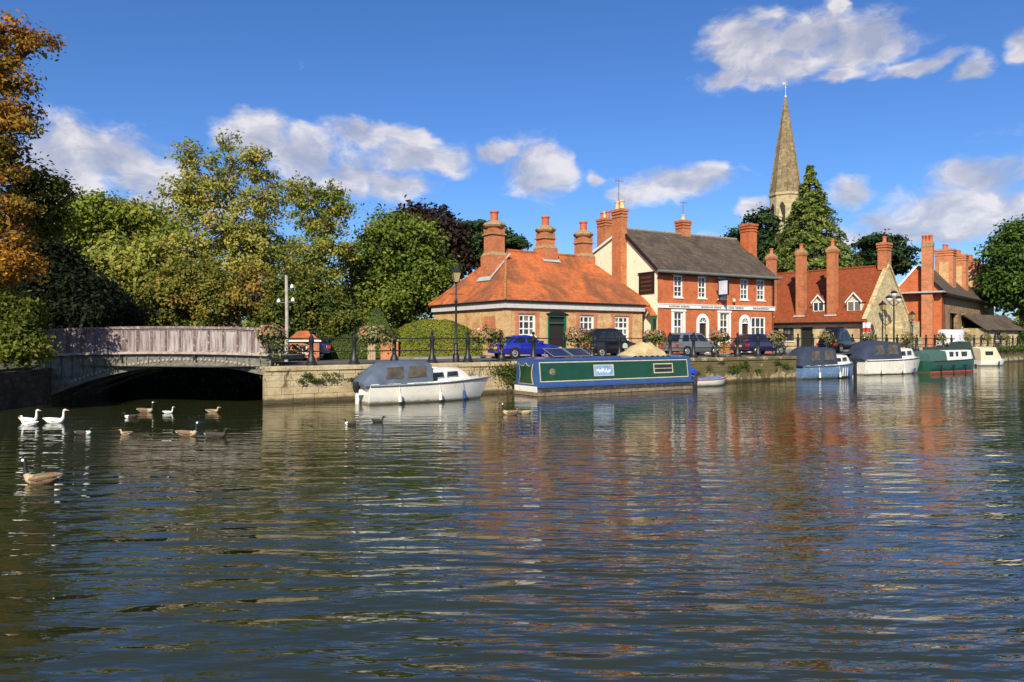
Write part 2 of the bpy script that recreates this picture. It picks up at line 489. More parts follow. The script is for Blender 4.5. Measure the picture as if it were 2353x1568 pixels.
TARP = plain('tan_tarpaulin', (0.50, 0.39, 0.20), 0.9, var=0.3, scale=3, bmp=0.7)
CARBLUE = plain('blue_car_paint', (0.012, 0.022, 0.34), 0.25, var=0.05, coat=1.0)
CARSILVER = plain('grey_car_paint', (0.20, 0.215, 0.225), 0.3, metal=0.4, var=0.05, coat=1.0)
CARNAVY = plain('navy_car_paint', (0.012, 0.014, 0.06), 0.25, var=0.05, coat=1.0)
CARBLACK = plain('black_car_paint', (0.008, 0.008, 0.009), 0.25, var=0.05, coat=1.0)
CARWHITE = plain('white_van_paint', (0.75, 0.75, 0.75), 0.3, var=0.04, coat=0.6)
PLATE = plain('yellow_plate', (0.72, 0.42, 0.02), 0.5, var=0.05)
REDLAMP = plain('red_lamp', (0.45, 0.015, 0.01), 0.2)
ORANGE = plain('orange_lamp', (0.6, 0.2, 0.02), 0.2)
HEADL = plain('clear_lamp', (0.6, 0.6, 0.58), 0.1)
STICKER = plain('pale_sticker', (0.55, 0.62, 0.42), 0.6)
REDPAINT = plain('red_paint', (0.50, 0.03, 0.02), 0.45)
ROPE = plain('rope', (0.40, 0.33, 0.22), 0.9)
POLEWOOD = plain('weathered_pole', (0.42, 0.38, 0.31), 0.85, var=0.35, scale=5)
LAMPGLASS = plain('milky_lamp_glass', (0.75, 0.74, 0.70), 0.3)
LANTERN = plain('lantern_glass', (0.40, 0.30, 0.14), 0.2, var=0.3)
BARK = plain('bark', (0.085, 0.065, 0.045), 0.95, var=0.45, scale=6, bmp=0.8)
BARKPALE = plain('pale_bark', (0.22, 0.185, 0.13), 0.9, var=0.4, scale=6, bmp=0.6)
# birds
FWHITE = plain('white_feathers', (0.85, 0.84, 0.80), 0.8, var=0.06, scale=20)
FBROWN = plain('brown_feathers', (0.22, 0.145, 0.08), 0.85, var=0.45, scale=26)
FBUFF = plain('buff_feathers', (0.50, 0.36, 0.21), 0.85, var=0.3, scale=26)
FBLACK = plain('black_feathers', (0.014, 0.014, 0.014), 0.7)
FDARK = plain('dark_feathers', (0.055, 0.045, 0.035), 0.85, var=0.4, scale=26)
BILL = plain('orange_bill', (0.62, 0.24, 0.04), 0.5)

# foliage
L_AUTUMN = leafmat('autumn_leaves', [(0.0, (0.049, 0.072, 0.014)), (0.30, (0.141, 0.139, 0.022)), (0.55, (0.340, 0.187, 0.025)), (0.8, (0.511, 0.213, 0.025)), (1.0, (0.586, 0.325, 0.043))])
L_BUSHY = leafmat('yellow_green_leaves', [(0.0, (0.045, 0.076, 0.012)), (0.5, (0.140, 0.162, 0.022)), (1.0, (0.281, 0.248, 0.036))])
L_OLIVE = leafmat('olive_leaves', [(0.0, (0.104, 0.145, 0.031)), (0.45, (0.293, 0.318, 0.064)), (0.85, (0.469, 0.380, 0.084)), (1.0, (0.600, 0.380, 0.095))])
L_OLIVEOR = leafmat('orange_tinged_leaves', [(0.0, (0.098, 0.153, 0.024)), (0.4, (0.244, 0.276, 0.041)), (0.75, (0.454, 0.339, 0.052)), (1.0, (0.600, 0.389, 0.059))])
L_SHRUB = leafmat('turning_shrub_leaves', [(0.0, (0.033, 0.066, 0.013)), (0.4, (0.132, 0.165, 0.029)), (0.7, (0.275, 0.231, 0.044)), (0.85, (0.440, 0.275, 0.055)), (1.0, (0.506, 0.165, 0.066))])
L_GREEN = leafmat('green_leaves', [(0.0, (0.034, 0.073, 0.014)), (0.5, (0.134, 0.193, 0.029)), (1.0, (0.342, 0.341, 0.045))])
L_LIME = leafmat('light_green_leaves', [(0.0, (0.062, 0.119, 0.017)), (0.55, (0.197, 0.254, 0.029)), (1.0, (0.394, 0.321, 0.062))])
L_WILLOW = leafmat('willow_leaves', [(0.0, (0.085, 0.132, 0.025)), (0.5, (0.271, 0.292, 0.050)), (1.0, (0.492, 0.400, 0.083))])
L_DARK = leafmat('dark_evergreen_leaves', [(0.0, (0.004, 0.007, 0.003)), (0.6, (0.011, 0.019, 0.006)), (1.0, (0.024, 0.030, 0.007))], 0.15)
L_COPPER = leafmat('copper_leaves', [(0.0, (0.014, 0.011, 0.008)), (0.6, (0.038, 0.024, 0.016)), (1.0, (0.078, 0.046, 0.024))], 0.2)
L_CEDAR = leafmat('cedar_needles', [(0.0, (0.011, 0.025, 0.011)), (0.6, (0.031, 0.063, 0.020)), (1.0, (0.070, 0.098, 0.028))], 0.15)
L_CONIFER = leafmat('conifer_needles', [(0.0, (0.041, 0.076, 0.017)), (0.5, (0.140, 0.197, 0.033)), (1.0, (0.320, 0.329, 0.067))], 0.25)
L_RIGHT = leafmat('fresh_green_leaves', [(0.0, (0.020, 0.050, 0.011)), (0.5, (0.072, 0.139, 0.025)), (1.0, (0.177, 0.252, 0.042))])
L_HEDGE = leafmat('hedge_leaves', [(0.0, (0.051, 0.086, 0.013)), (0.6, (0.196, 0.213, 0.024)), (1.0, (0.359, 0.282, 0.034))], 0.2)
L_YEW = leafmat('yew_leaves', [(0.0, (0.022, 0.042, 0.011)), (0.6, (0.075, 0.112, 0.018)), (1.0, (0.150, 0.165, 0.027))], 0.2)
L_FLOWER = leafmat('basket_blooms', [(0.0, (0.041, 0.082, 0.016)), (0.34, (0.107, 0.164, 0.041)), (0.36, (0.344, 0.139, 0.131)), (0.50, (0.377, 0.197, 0.180)), (0.52, (0.426, 0.180, 0.074)), (0.68, (0.328, 0.131, 0.057)), (0.7, (0.492, 0.476, 0.394)), (1.0, (0.508, 0.492, 0.410))], 0.2)
L_BASKET = leafmat('basket_foliage', [(0.0, (0.045, 0.07, 0.018)), (0.5, (0.16, 0.185, 0.05)), (1.0, (0.34, 0.27, 0.12))], 0.25)
L_WEED = leafmat('wall_weeds', [(0.0, (0.025, 0.05, 0.01)), (0.6, (0.075, 0.12, 0.02)), (1.0, (0.17, 0.16, 0.04))], 0.25)

# water
m, t, bs, o = new_mat('river_water')
geo = t.node('ShaderNodeNewGeometry').outputs['Position']
gx, gy, gz = t.xyz(geo)
# slow swell with long crests across the view, short ripples, and a slanting wake to the right
v1 = t.vmath('ADD', t.vmath('MULTIPLY', geo, (0.75, 2.6, 0.0)), t.vmath('MULTIPLY', t.noise(geo, 0.35, 2, 0.5, 0.0, out=1), (0.9, 0.9, 0.0)))
n1 = t.noise(v1, 1.0, 1.5, 0.45)
v2 = t.vmath('MULTIPLY', geo, (1.7, 5.2, 0.0))
n2 = t.noise(v2, 1.0, 2.0, 0.5)
rot = t.node('ShaderNodeVectorRotate', rotation_type='Z_AXIS')
t.l.new(geo, rot.inputs['Vector'])
rot.inputs['Angle'].default_value = R(-24)
v3 = t.vmath('MULTIPLY', rot.outputs[0], (0.8, 3.3, 0.0))
n3 = t.noise(v3, 1.0, 3.0, 0.55)
n4 = t.noise(t.vmath('MULTIPLY', geo, (5.0, 12.0, 0.0)), 1.0, 2.0, 0.5)
choppy = t.map(t.math('SUBTRACT', gx, t.math('MULTIPLY', gy, 0.16)), 0.0, 5.0)
calm = t.map(t.noise(t.vmath('MULTIPLY', geo, (0.6, 1.5, 0.0)), 0.13, 3, 0.55), 0.34, 0.66, 0.5, 1.25)
h = t.math('MULTIPLY', n1, 0.095)
h = t.math('ADD', h, t.math('MULTIPLY', n2, 0.030))
h = t.math('ADD', h, t.math('MULTIPLY', n3, t.math('MULTIPLY', choppy, 0.05)))
h = t.math('ADD', h, t.math('MULTIPLY', n4, 0.0045))
shelter = t.map(gy, 4.5, 24.0, 1.12, 0.26)          # calmer in the lee of the quay
h = t.math('MULTIPLY', h, t.math('MULTIPLY', calm, shelter))
bp = t.node('ShaderNodeBump')
bp.inputs['Strength'].default_value = 1.0
bp.inputs['Distance'].default_value = 1.0
t.l.new(h, bp.inputs['Height'])
t.l.new(bp.outputs[0], bs.inputs['Normal'])
wc = t.ramp(t.noise(geo, 0.12, 3), [(0.3, (0.021, 0.026, 0.009)), (0.7, (0.030, 0.035, 0.013))])
t.l.new(wc, bs.inputs['Base Color'])
bs.inputs['Roughness'].default_value = 0.025
bs.inputs['IOR'].default_value = 1.58
WATER = m

# ------------------------------------------------------------------ geometry helpers
COL = scene.collection


class MB:
    def __init__(self):
        self.v, self.f, self.mi = [], [], []

    def add(self, vs, fs, mi=0):
        b = len(self.v)
        self.v += [tuple(p) for p in vs]
        self.f += [tuple(i + b for i in f) for f in fs]
        self.mi += [mi] * len(fs)
        return self

    def box(self, x0, x1, y0, y1, z0, z1, mi=0):
        vs = [(x, y, z) for z in (z0, z1) for y in (y0, y1) for x in (x0, x1)]
        return self.add(vs, [(0, 2, 3, 1), (4, 5, 7, 6), (0, 1, 5, 4), (2, 6, 7, 3), (0, 4, 6, 2), (1, 3, 7, 5)], mi)

    def frustum(self, cx, cy, z0, z1, w0, d0, w1, d1, mi=0):
        vs = [(cx + sx * w / 2, cy + sy * d / 2, z) for z, w, d in ((z0, w0, d0), (z1, w1, d1)) for sx, sy in ((-1, -1), (1, -1), (1, 1), (-1, 1))]
        return self.add(vs, [(3, 2, 1, 0), (4, 5, 6, 7), (0, 1, 5, 4), (1, 2, 6, 5), (2, 3, 7, 6), (3, 0, 4, 7)], mi)

    def poly(self, pts, mi=0):
        return self.add(pts, [tuple(range(len(pts)))], mi)

    def slab(self, pts, thick, mi=0):
        """polygon given in 3-D, thickened along its own normal (downwards side)"""
        p = [Vector(q) for q in pts]
        n = Vector((0, 0, 0))
        for i in range(len(p)):
            a, b = p[i], p[(i + 1) % len(p)]
            n += a.cross(b)
        n.normalize()
        if n.z < 0:
            p.reverse()
            n = -n
        k = len(p)
        vs = p + [q - n * thick for q in p]
        fs = [tuple(range(k)), tuple(range(2 * k - 1, k - 1, -1))] + [(i, i + k, (i + 1) % k + k, (i + 1) % k) for i in range(k)]
        return self.add(vs, fs, mi)

    def prism(self, pts2, y0, y1, axis='y', mi=0):
        """outline in (a, z) pushed along an axis"""
        k = len(pts2)
        if axis == 'y':
            vs = [(a, y0, z) for a, z in pts2] + [(a, y1, z) for a, z in pts2]
        elif axis == 'x':
            vs = [(y0, a, z) for a, z in pts2] + [(y1, a, z) for a, z in pts2]
        else:
            vs = [(a, b, y0) for a, b in pts2] + [(a, b, y1) for a, b in pts2]
        fs = [tuple(range(k)), tuple(range(2 * k - 1, k - 1, -1))] + [(i, i + k, (i + 1) % k + k, (i + 1) % k) for i in range(k)]
        return self.add(vs, fs, mi)

    def loft(self, rings, cap=True, mi=None, closed=True):
        k = len(rings[0])
        vs = [p for r in rings for p in r]
        for i in range(len(rings) - 1):
            fs = []
            for j in range(k if closed else k - 1):
                j2 = (j + 1) % k
                fs.append((i * k + j, i * k + j2, (i + 1) * k + j2, (i + 1) * k + j))
            if i == 0:
                base = len(self.v)
                self.v += [tuple(p) for p in vs]
            self.f += [tuple(q + base for q in f) for f in fs]
            self.mi += [0 if mi is None else (mi[i] if isinstance(mi, (list, tuple)) else mi)] * len(fs)
        if cap:
            self.f.append(tuple(base + j for j in range(k)))
            self.f.append(tuple(base + (len(rings) - 1) * k + j for j in reversed(range(k))))
            self.mi += [0 if mi is None else (mi[0] if isinstance(mi, (list, tuple)) else mi), 0 if mi is None else (mi[-1] if isinstance(mi, (list, tuple)) else mi)]
        return self

    def tube(self, pts, radii, n=6, mi=None, squash=None, cap=True):
        pts = [Vector(p) for p in pts]
        if not isinstance(radii, (list, tuple)):
            radii = [radii] * len(pts)
        rings = []
        ref = None
        for i, p in enumerate(pts):
            d = (pts[min(i + 1, len(pts) - 1)] - pts[max(i - 1, 0)])
            d = d.normalized() if d.length > 1e-9 else Vector((0, 0, 1))
            if ref is None:
                ref = Vector((0, 1, 0)) if abs(d.y) < 0.9 else Vector((1, 0, 0))
            a = (ref - d * ref.dot(d)).normalized()
            b = d.cross(a)
            ref = a
            sq = squash[i] if squash else 1.0
            rings.append([p + a * math.cos(2 * math.pi * j / n) * radii[i] * sq + b * math.sin(2 * math.pi * j / n) * radii[i] for j in range(n)])
        return self.loft(rings, cap, mi)

    def lathe(self, prof, n=12, c=(0, 0, 0), mi=None, axis='z'):
        rings = []
        for r, z in prof:
            ring = []
            for j in range(n):
                a = 2 * math.pi * j / n
                p = (r * math.cos(a), r * math.sin(a), z)
                if axis == 'y':
                    p = (p[0], p[2], p[1])
                elif axis == 'x':
                    p = (p[2], p[0], p[1])
                ring.append((c[0] + p[0], c[1] + p[1], c[2] + p[2]))
            rings.append(ring)
        return self.loft(rings, True, mi)

    def build(self, name, mats, parent=None, smooth=False, loc=None, rot=None):
        me = bpy.data.meshes.new(name)
        me.from_pydata(self.v, [], self.f)
        if not isinstance(mats, (list, tuple)):
            mats = [mats]
        for mm in mats:
            me.materials.append(mm)
        if len(mats) > 1:
            me.polygons.foreach_set('material_index', self.mi)
        if smooth:
            me.polygons.foreach_set('use_smooth', [True] * len(me.polygons))
            me.update()
            me.set_sharp_from_angle(angle=R(38))
        me.update()
        ob = bpy.data.objects.new(name, me)
        COL.objects.link(ob)
        if parent:
            ob.parent = parent
        if loc is not None:
            ob.location = loc
        if rot is not None:
            ob.rotation_euler = rot
        return ob


def tag(o, label=None, cat=None, group=None, kind=None):
    if label:
        o['label'] = label
    if cat:
        o['category'] = cat
    if group:
        o['group'] = group
    if kind:
        o['kind'] = kind
    return o


def thing(name, label, cat, loc=(0, 0, 0), rz=0.0, group=None):
    o = bpy.data.objects.new(name, None)
    COL.objects.link(o)
    o.location = loc
    o.rotation_euler = (0, 0, rz)
    o.empty_display_size = 0.3
    return tag(o, label, cat, group)


def share(src, parent=None, loc=(0, 0, 0), rot=(0, 0, 0), scl=(1, 1, 1)):
    c = src.copy()
    COL.objects.link(c)
    c.parent = parent
    c.location, c.rotation_euler, c.scale = loc, rot, scl
    return c


def copy_tree(o, parent=None):
    kids = list(o.children)
    c = o.copy()
    COL.objects.link(c)
    c.parent = parent
    for ch in kids:
        copy_tree(ch, c)
    return c


def at(px, py, z=0.0):
    """world point at height z on the sight line through a spot measured in the photograph"""
    y = 1650.0 * (EYE - z) / (py - 778.0)
    return Vector(((px - 1176.5) * y / 1650.0, y, z))


def along(px, y, z=0.0):
    return Vector(((px - 1176.5) * y / 1650.0, y, z))


# quay frame: origin at the corner by the bridge, first axis along the wall, second inland
W0 = Vector((-10.47, 30.4, 0))
WU = Vector((0.8528, 0.5222, 0))
WN = Vector((-0.5222, 0.8528, 0))
WANG = math.atan2(WU.y, WU.x)
WLEN = 34.85
V0 = Vector((18.2, 50.3, 0))
VU = Vector((0.765, 0.644, 0))
VN = Vector((-0.644, 0.765, 0))
VANG = math.atan2(VU.y, VU.x)


def wl(a, i, z=0.0):
    p = W0 + WU * a + WN * i
    return Vector((p.x, p.y, z))


def vl(a, i, z=0.0):
    p = V0 + VU * a + VN * i
    return Vector((p.x, p.y, z))


# ------------------------------------------------------------------ setting: water, ground, road
mb = MB()
mb.poly([(-700, -120, 0), (900, -120, 0), (900, 900, 0), (-700, 900, 0)])
tag(mb.build('river', WATER), kind='structure')
mb = MB()
mb.poly([(-700, -120, -2.2), (900, -120, -2.2), (900, 900, -2.2), (-700, 900, -2.2)])
tag(mb.build('river_bed', BED), kind='structure')

A1 = wl(WLEN, 0)
gpts = [(-700, -120), (-20.2, -120), (-20.2, 27), (-20.9, 31.4), (-22.5, 46), (-23.5, 58), (-21.0, 60), (-15.0, 46), (-12.2, 38.5), (-10.5, 31.6),
        tuple(wl(0.4, 0.35)[:2]), tuple(wl(WLEN - 0.3, 0.35)[:2]), tuple(vl(0.2, 0.35)[:2]), tuple(vl(49, 0.35)[:2]), tuple(vl(120, 0.35)[:2]), (900, 640), (900, 2500), (-700, 2500)]
mb = MB()
mb.prism(gpts, 0.9, 1.56, 'z')
tag(mb.build('ground', EARTH), kind='structure')

mb = MB()
mb.poly([wl(-2.0, 0.55, 1.605), wl(WLEN, 0.55, 1.605), vl(52, 0.55, 1.605), vl(52, 4.9, 1.66), wl(WLEN, 5.0, 1.66), wl(-2.0, 5.0, 1.66)])
mb.poly([wl(-2.0, 5.0, 1.66), wl(-2.0, 0.55, 1.605), (-20.9, 31.9, 1.605), (-21.5, 36.0, 1.66)])
tag(mb.build('road', ASPHALT), kind='structure')
mb = MB()
pk = [wl(9, 5.0), wl(WLEN + 1, 5.0), vl(52, 4.9), vl(52, 9), wl(WLEN + 1, 12), wl(9, 9)]
mb.prism([(p.x, p.y) for p in pk], 1.5, 1.745, 'z')
tag(mb.build('pavement', PAVE), kind='structure')
# kerb stones along the pavement edge
kb = MB()
kb.box(-0.44, 0.44, -0.07, 0.07, -0.12, 0.10)
kerb0 = kb.build('kerb_stone', plain('kerb_granite', (0.30, 0.28, 0.25), 0.85, var=0.25), None)
pav = bpy.data.objects['pavement']
kerb0.parent = pav
kerb0.location = wl(9.5, 4.92, 1.655)
kerb0.rotation_euler = (0, 0, WANG)
for i in range(1, 29):
    share(kerb0, pav, wl(9.5 + 0.9 * i, 4.92, 1.655), (0, 0, WANG))

# ------------------------------------------------------------------ quay walls
quay = thing('quay_wall', 'long weathered limestone quay wall behind the moored boats, right of the iron bridge', 'wall', (W0.x, W0.y, 0), WANG)
mb = MB()
mb.box(0.04, WLEN - 0.04, 0.06, 0.55, -1.5, 1.40)
mb.prism([(0.06, 0.5), (0.06 + 0.36 * 9, 9.0), (0.56 + 0.36 * 9, 9.0), (0.56, 0.5)], -1.5, 1.40, 'z')   # return beside the stream
mb.box(WLEN - 0.55, WLEN - 0.06, 0.5, 3.0, -1.5, 1.40)
mb.build('core', QUAY, quay)


def rough_stone(seed):
    r = random.Random(seed)
    b = MB()
    n = 4
    e = 0.012
    def j(s=0.02):
        return r.uniform(-s, s)
    # front face inset a little, edges worn
    out = [(-0.5, 0.30, -0.5), (0.5, 0.30, -0.5), (0.5, 0.30, 0.5), (-0.5, 0.30, 0.5)]
    mid = [(-0.5 + abs(j(.012)), 0.014, -0.5 + abs(j(.008))), (0.5 - abs(j(.012)), 0.014, -0.5 + abs(j(.008))), (0.5 - abs(j(.012)), 0.014, 0.5 - abs(j(.008))), (-0.5 + abs(j(.012)), 0.014, 0.5 - abs(j(.008)))]
    inn = [(-0.5 + e + abs(j()), 0.0 + j(.006), -0.5 + 2 * e + abs(j(.02))), (0.5 - e - abs(j()), 0.0 + j(.006), -0.5 + 2 * e + abs(j(.02))), (0.5 - e - abs(j()), 0.0 + j(.006), 0.5 - 2 * e - abs(j(.02))), (-0.5 + e + abs(j()), 0.0 + j(.006), 0.5 - 2 * e - abs(j(.02)))]
    b.loft([out, mid, inn])
    return b


templates = []
for s in range(8):
    st = rough_stone(s).build('stone', QUAY, quay, smooth=False)
    templates.append(st)
first = [True] * 8
courses = [(-0.35, 0.02), (0.02, 0.38), (0.38, 0.70), (0.70, 0.98), (0.98, 1.22), (1.22, 1.41)]
rs = random.Random(3)


def lay(z0, z1, x0, x1, frame, rz):
    x = x0
    while x < x1 - 0.05:
        ln = rs.uniform(0.45, 1.5)
        if x1 - (x + ln) < 0.4:
            ln = x1 - x
        k = rs.randrange(8)
        gap = 0.005
        scl = (ln - gap, 1.0, (z1 - z0) - gap)
        loc = frame(x + ln / 2, rs.uniform(-0.004, 0.008), (z0 + z1) / 2)
        if first[k]:
            first[k] = False
            templates[k].location, templates[k].scale, templates[k].rotation_euler = loc, scl, (0, 0, rz)
        else:
            share(templates[k], quay, loc, (0, 0, rz), scl)
        x += ln


for z0, z1 in courses:
    lay(z0, z1, 0.0, WLEN, lambda a, d, z: (a, d, z), 0.0)
cop = MB()
cop.frustum(0, 0.30, 0.0, 0.16, 1.0, 0.72, 1.0, 0.70)
cop.frustum(0, 0.30, 0.16, 0.19, 1.0, 0.70, 0.985, 0.66)
cop0 = cop.build('coping_stone', QUAY, quay)
x = 0.0
i = 0
while x < WLEN - 0.1:
    ln = min(rs.uniform(0.85, 1.4), WLEN - x)
    d = (x + ln / 2, rs.uniform(-0.02, 0.02), 1.412 + rs.uniform(-0.006, 0.008))
    if i == 0:
        cop0.location, cop0.scale = d, (ln - 0.012, 1, 1)
    else:
        share(cop0, quay, d, (0, 0, 0), (ln - 0.012, 1, 1))
    x += ln
    i += 1

quay2 = thing('quay_wall', 'farther stone quay wall behind the cabin cruisers on the right', 'wall', (V0.x, V0.y, 0), VANG)
mb = MB()
mb.box(0, 125, 0.05, 0.55, -1.5, 1.40)
mb.build('core', QUAY, quay2)
for i in range(42):
    share(cop0, quay2, (0.6 + 1.2 * i, 0, 1.412), (0, 0, 0), (1.19, 1, 1))

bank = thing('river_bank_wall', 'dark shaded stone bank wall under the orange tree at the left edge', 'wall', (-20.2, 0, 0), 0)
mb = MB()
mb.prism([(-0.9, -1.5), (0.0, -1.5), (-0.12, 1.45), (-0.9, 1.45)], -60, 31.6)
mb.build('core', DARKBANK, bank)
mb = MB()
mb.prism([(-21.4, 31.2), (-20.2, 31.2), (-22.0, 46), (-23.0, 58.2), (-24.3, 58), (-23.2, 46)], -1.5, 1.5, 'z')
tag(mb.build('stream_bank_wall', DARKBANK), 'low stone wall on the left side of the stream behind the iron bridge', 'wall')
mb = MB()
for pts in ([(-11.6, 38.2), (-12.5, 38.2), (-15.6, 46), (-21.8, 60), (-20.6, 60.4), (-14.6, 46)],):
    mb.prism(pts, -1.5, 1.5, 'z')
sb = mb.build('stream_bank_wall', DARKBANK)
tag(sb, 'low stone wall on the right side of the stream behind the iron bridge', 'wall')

# ------------------------------------------------------------------ iron bridge
BR0 = Vector((-20.9, 31.55, 0))
BR1 = Vector((-10.35, 30.75, 0))
BL = (BR1 - BR0).length
bridge = thing('iron_bridge', 'old iron arch bridge with flaking mauve and grey panelled parapet over the stream', 'bridge', BR0, math.atan2(BR1.y - BR0.y, BR1.x - BR0.x))


def crown(x):                # gentle hump of the parapet line
    return 0.13 * (1 - ((x - 5.9) / 5.6) ** 2)


def arch(x):
    return 1.62 - 0.376 * ((x - 6.9) / 3.29) ** 2


NP = 16
pw = (BL - 0.3) / NP
panel0 = None
for i in range(NP):
    xa, xb = 0.15 + i * pw, 0.15 + (i + 1) * pw
    za, zb = 2.10 + crown(xa), 2.10 + crown(xb)
    mb = MB()
    y = 0.05
    o4 = [(xa + 0.02, y, za), (xb - 0.02, y, zb), (xb - 0.02, y, zb + 1.0), (xa + 0.02, y, za + 1.0)]
    i4 = [(xa + 0.09, y - 0.03, za + 0.05), (xb - 0.09, y - 0.03, zb + 0.05), (xb - 0.09, y - 0.03, zb + 0.92), (xa + 0.09, y - 0.03, za + 0.92)]
    fr = [(p[0], -0.01, p[2]) for p in o4]
    i0 = [(p[0], -0.01, p[2]) for p in i4]
    bk = [(p[0], 0.12, p[2]) for p in o4]
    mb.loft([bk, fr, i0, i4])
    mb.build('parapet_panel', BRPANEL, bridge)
for i in range(NP + 1):
    xa = 0.15 + i * pw
    za = 2.06 + crown(xa)
    mb = MB()
    mb.box(xa - 0.05, xa + 0.05, -0.03, 0.14, za, za + 1.06)
    mb.build('parapet_rib', BRRIB, bridge)


def strip(z_lo, z_hi, y0, y1, n=24, x0=0.0, x1=None):
    m_ = MB()
    x1 = BL if x1 is None else x1
    rings = []
    for i_ in range(n + 1):
        xx = x0 + (x1 - x0) * i_ / n
        lo, hi = z_lo(xx), z_hi(xx)
        rings.append([(xx, y0, lo), (xx, y1, lo), (xx, y1, hi), (xx, y0, hi)])
    m_.loft(rings)
    return m_


strip(lambda x: 3.09 + crown(x), lambda x: 3.20 + crown(x), -0.07, 0.18).build('top_rail', BRRAIL, bridge)
strip(lambda x: 2.00 + crown(x), lambda x: 2.10 + crown(x), -0.12, 0.25).build('lower_ledge', BRLEDGE, bridge)
strip(lambda x: max(arch(x) + 0.13, -0.2), lambda x: 2.00 + crown(x), 0.06, 0.22).build('spandrel', BRIRON, bridge)
strip(lambda x: max(arch(x), -0.4), lambda x: max(arch(x) + 0.14, -0.2), -0.02, 0.3).build('arch_rib', BRIRON, bridge)
strip(lambda x: max(arch(x), -0.4), lambda x: max(arch(x) + 0.14, -0.2), 1.9, 2.1).build('arch_rib', BRIRON, bridge)
strip(lambda x: max(arch(x), -0.4), lambda x: max(arch(x) + 0.14, -0.2), 3.7, 3.9).build('arch_rib', BRIRON, bridge)
strip(lambda x: 1.80 + crown(x), lambda x: 1.99 + crown(x), 0.22, 3.8).build('deck', BRIRON, bridge)
strip(lambda x: 2.0 + crown(x), lambda x: 3.16 + crown(x), 3.72, 3.84, x1=BL - 2.4).build('far_parapet', BRPANEL, bridge)
stud0 = None
for i in range(46):
    x = 1.6 + i * 0.19
    if x > BL - 0.15:
        break
    z = arch(x) + 0.27
    if z > 1.93 + crown(x) or z < 0.9:
        continue
    if stud0 is None:
        mb = MB()
        mb.lathe([(0.055, 0.0), (0.06, -0.03), (0.03, -0.05)], 8, axis='y')
        stud0 = mb.build('roundel', BRLEDGE, bridge, loc=(x, 0.06, z))
    else:
        share(stud0, bridge, (x, 0.06, z))
for i in range(20):
    x = 0.6 + i * 0.5
    z0, z1 = max(arch(x) + 0.14, 0.2), 2.0 + crown(x)
    mb = MB()
    mb.box(x - 0.022, x + 0.022, 0.015, 0.07, z0, z1)
    mb.build('spandrel_bar', BRIRON, bridge)
for x in (3.9, 7.25):
    mb = MB()
    mb.tube([(x, 0.05, 1.98 + crown(x)), (x, -0.1, 1.93 + crown(x)), (x, -0.12, 1.75 + crown(x))], 0.05, 8)
    mb.build('drain_spout', BLACKP, bridge)

# ------------------------------------------------------------------ building helpers
def fwd(u, v, d):
    return (u, d, v)


def side(u, v, d):
    return (d, u, v)


def wall(x0, x1, z0, z1, holes, face=fwd, depth=0.22, base=0.0, sgn=1):
    """wall face with true openings and reveals"""
    b = MB()
    us = sorted({x0, x1, *[h[0] for h in holes], *[h[1] for h in holes]})
    vs = sorted({z0, z1, *[h[2] for h in holes], *[h[3] for h in holes]})
    for i in range(len(us) - 1):
        for j in range(len(vs) - 1):
            uc, vc = (us[i] + us[i + 1]) / 2, (vs[j] + vs[j + 1]) / 2
            if any(h[0] < uc < h[1] and h[2] < vc < h[3] for h in holes):
                continue
            b.poly([face(us[i], vs[j], base), face(us[i + 1], vs[j], base), face(us[i + 1], vs[j + 1], base), face(us[i], vs[j + 1], base)])
    for a, c, lo, hi in [h[:4] for h in holes]:
        d = base + depth * sgn
        for (u0, v0), (u1, v1) in (((a, lo), (c, lo)), ((c, lo), (c, hi)), ((c, hi), (a, hi)), ((a, hi), (a, lo))):
            b.poly([face(u0, v0, base), face(u1, v1, base), face(u1, v1, d), face(u0, v0, d)])
    return b


def window(parent, a, c, lo, hi, cols, rows, mat=None, depth=0.12, fw=0.055, bw=0.028, sill=True, name='window', sillmat=None, base=0.0):
    mat = mat or WHITE
    b = MB()
    y0, y1 = base + depth - 0.05, base + depth + 0.03
    b.box(a, a + fw, y0, y1, lo, hi)
    b.box(c - fw, c, y0, y1, lo, hi)
    b.box(a + fw, c - fw, y0, y1, lo, lo + fw)
    b.box(a + fw, c - fw, y0, y1, hi - fw, hi)
    for i in range(1, cols):
        x = a + (c - a) * i / cols
        b.box(x - bw / 2, x + bw / 2, y0 + 0.012, y1 - 0.012, lo + fw, hi - fw)
    for j in range(1, rows):
        z = lo + (hi - lo) * j / rows
        wdt = bw * (1.7 if rows >= 4 and j == rows // 2 else 1.0)
        b.box(a + fw, c - fw, y0 + 0.006, y1 - 0.02, z - wdt / 2, z + wdt / 2)
    wn = b.build(name, mat, parent)
    pw_, ph_ = (c - a) / cols, (hi - lo) / rows
    pb = MB()
    pb.box(-pw_ / 2 + 0.005, pw_ / 2 - 0.005, -0.004, 0.004, -ph_ / 2 + 0.005, ph_ / 2 - 0.005)
    p0 = None
    for i in range(cols):
        for j in range(rows):
            loc = (a + pw_ * (i + 0.5), base + depth + 0.012, lo + ph_ * (j + 0.5))
            tilt = (random.uniform(-0.012, 0.012), 0, random.uniform(-0.012, 0.012))
            if p0 is None:
                p0 = pb.build('pane', GLASS, wn, loc=loc, rot=tilt)
            else:
                share(p0, wn, loc, tilt)
    if sill:
        sb_ = MB()
        sb_.box(a - 0.06, c + 0.06, base - 0.07, base + depth, lo - 0.09, lo - 0.004)
        sb_.build('sill', sillmat or WHITE, wn)
    return wn


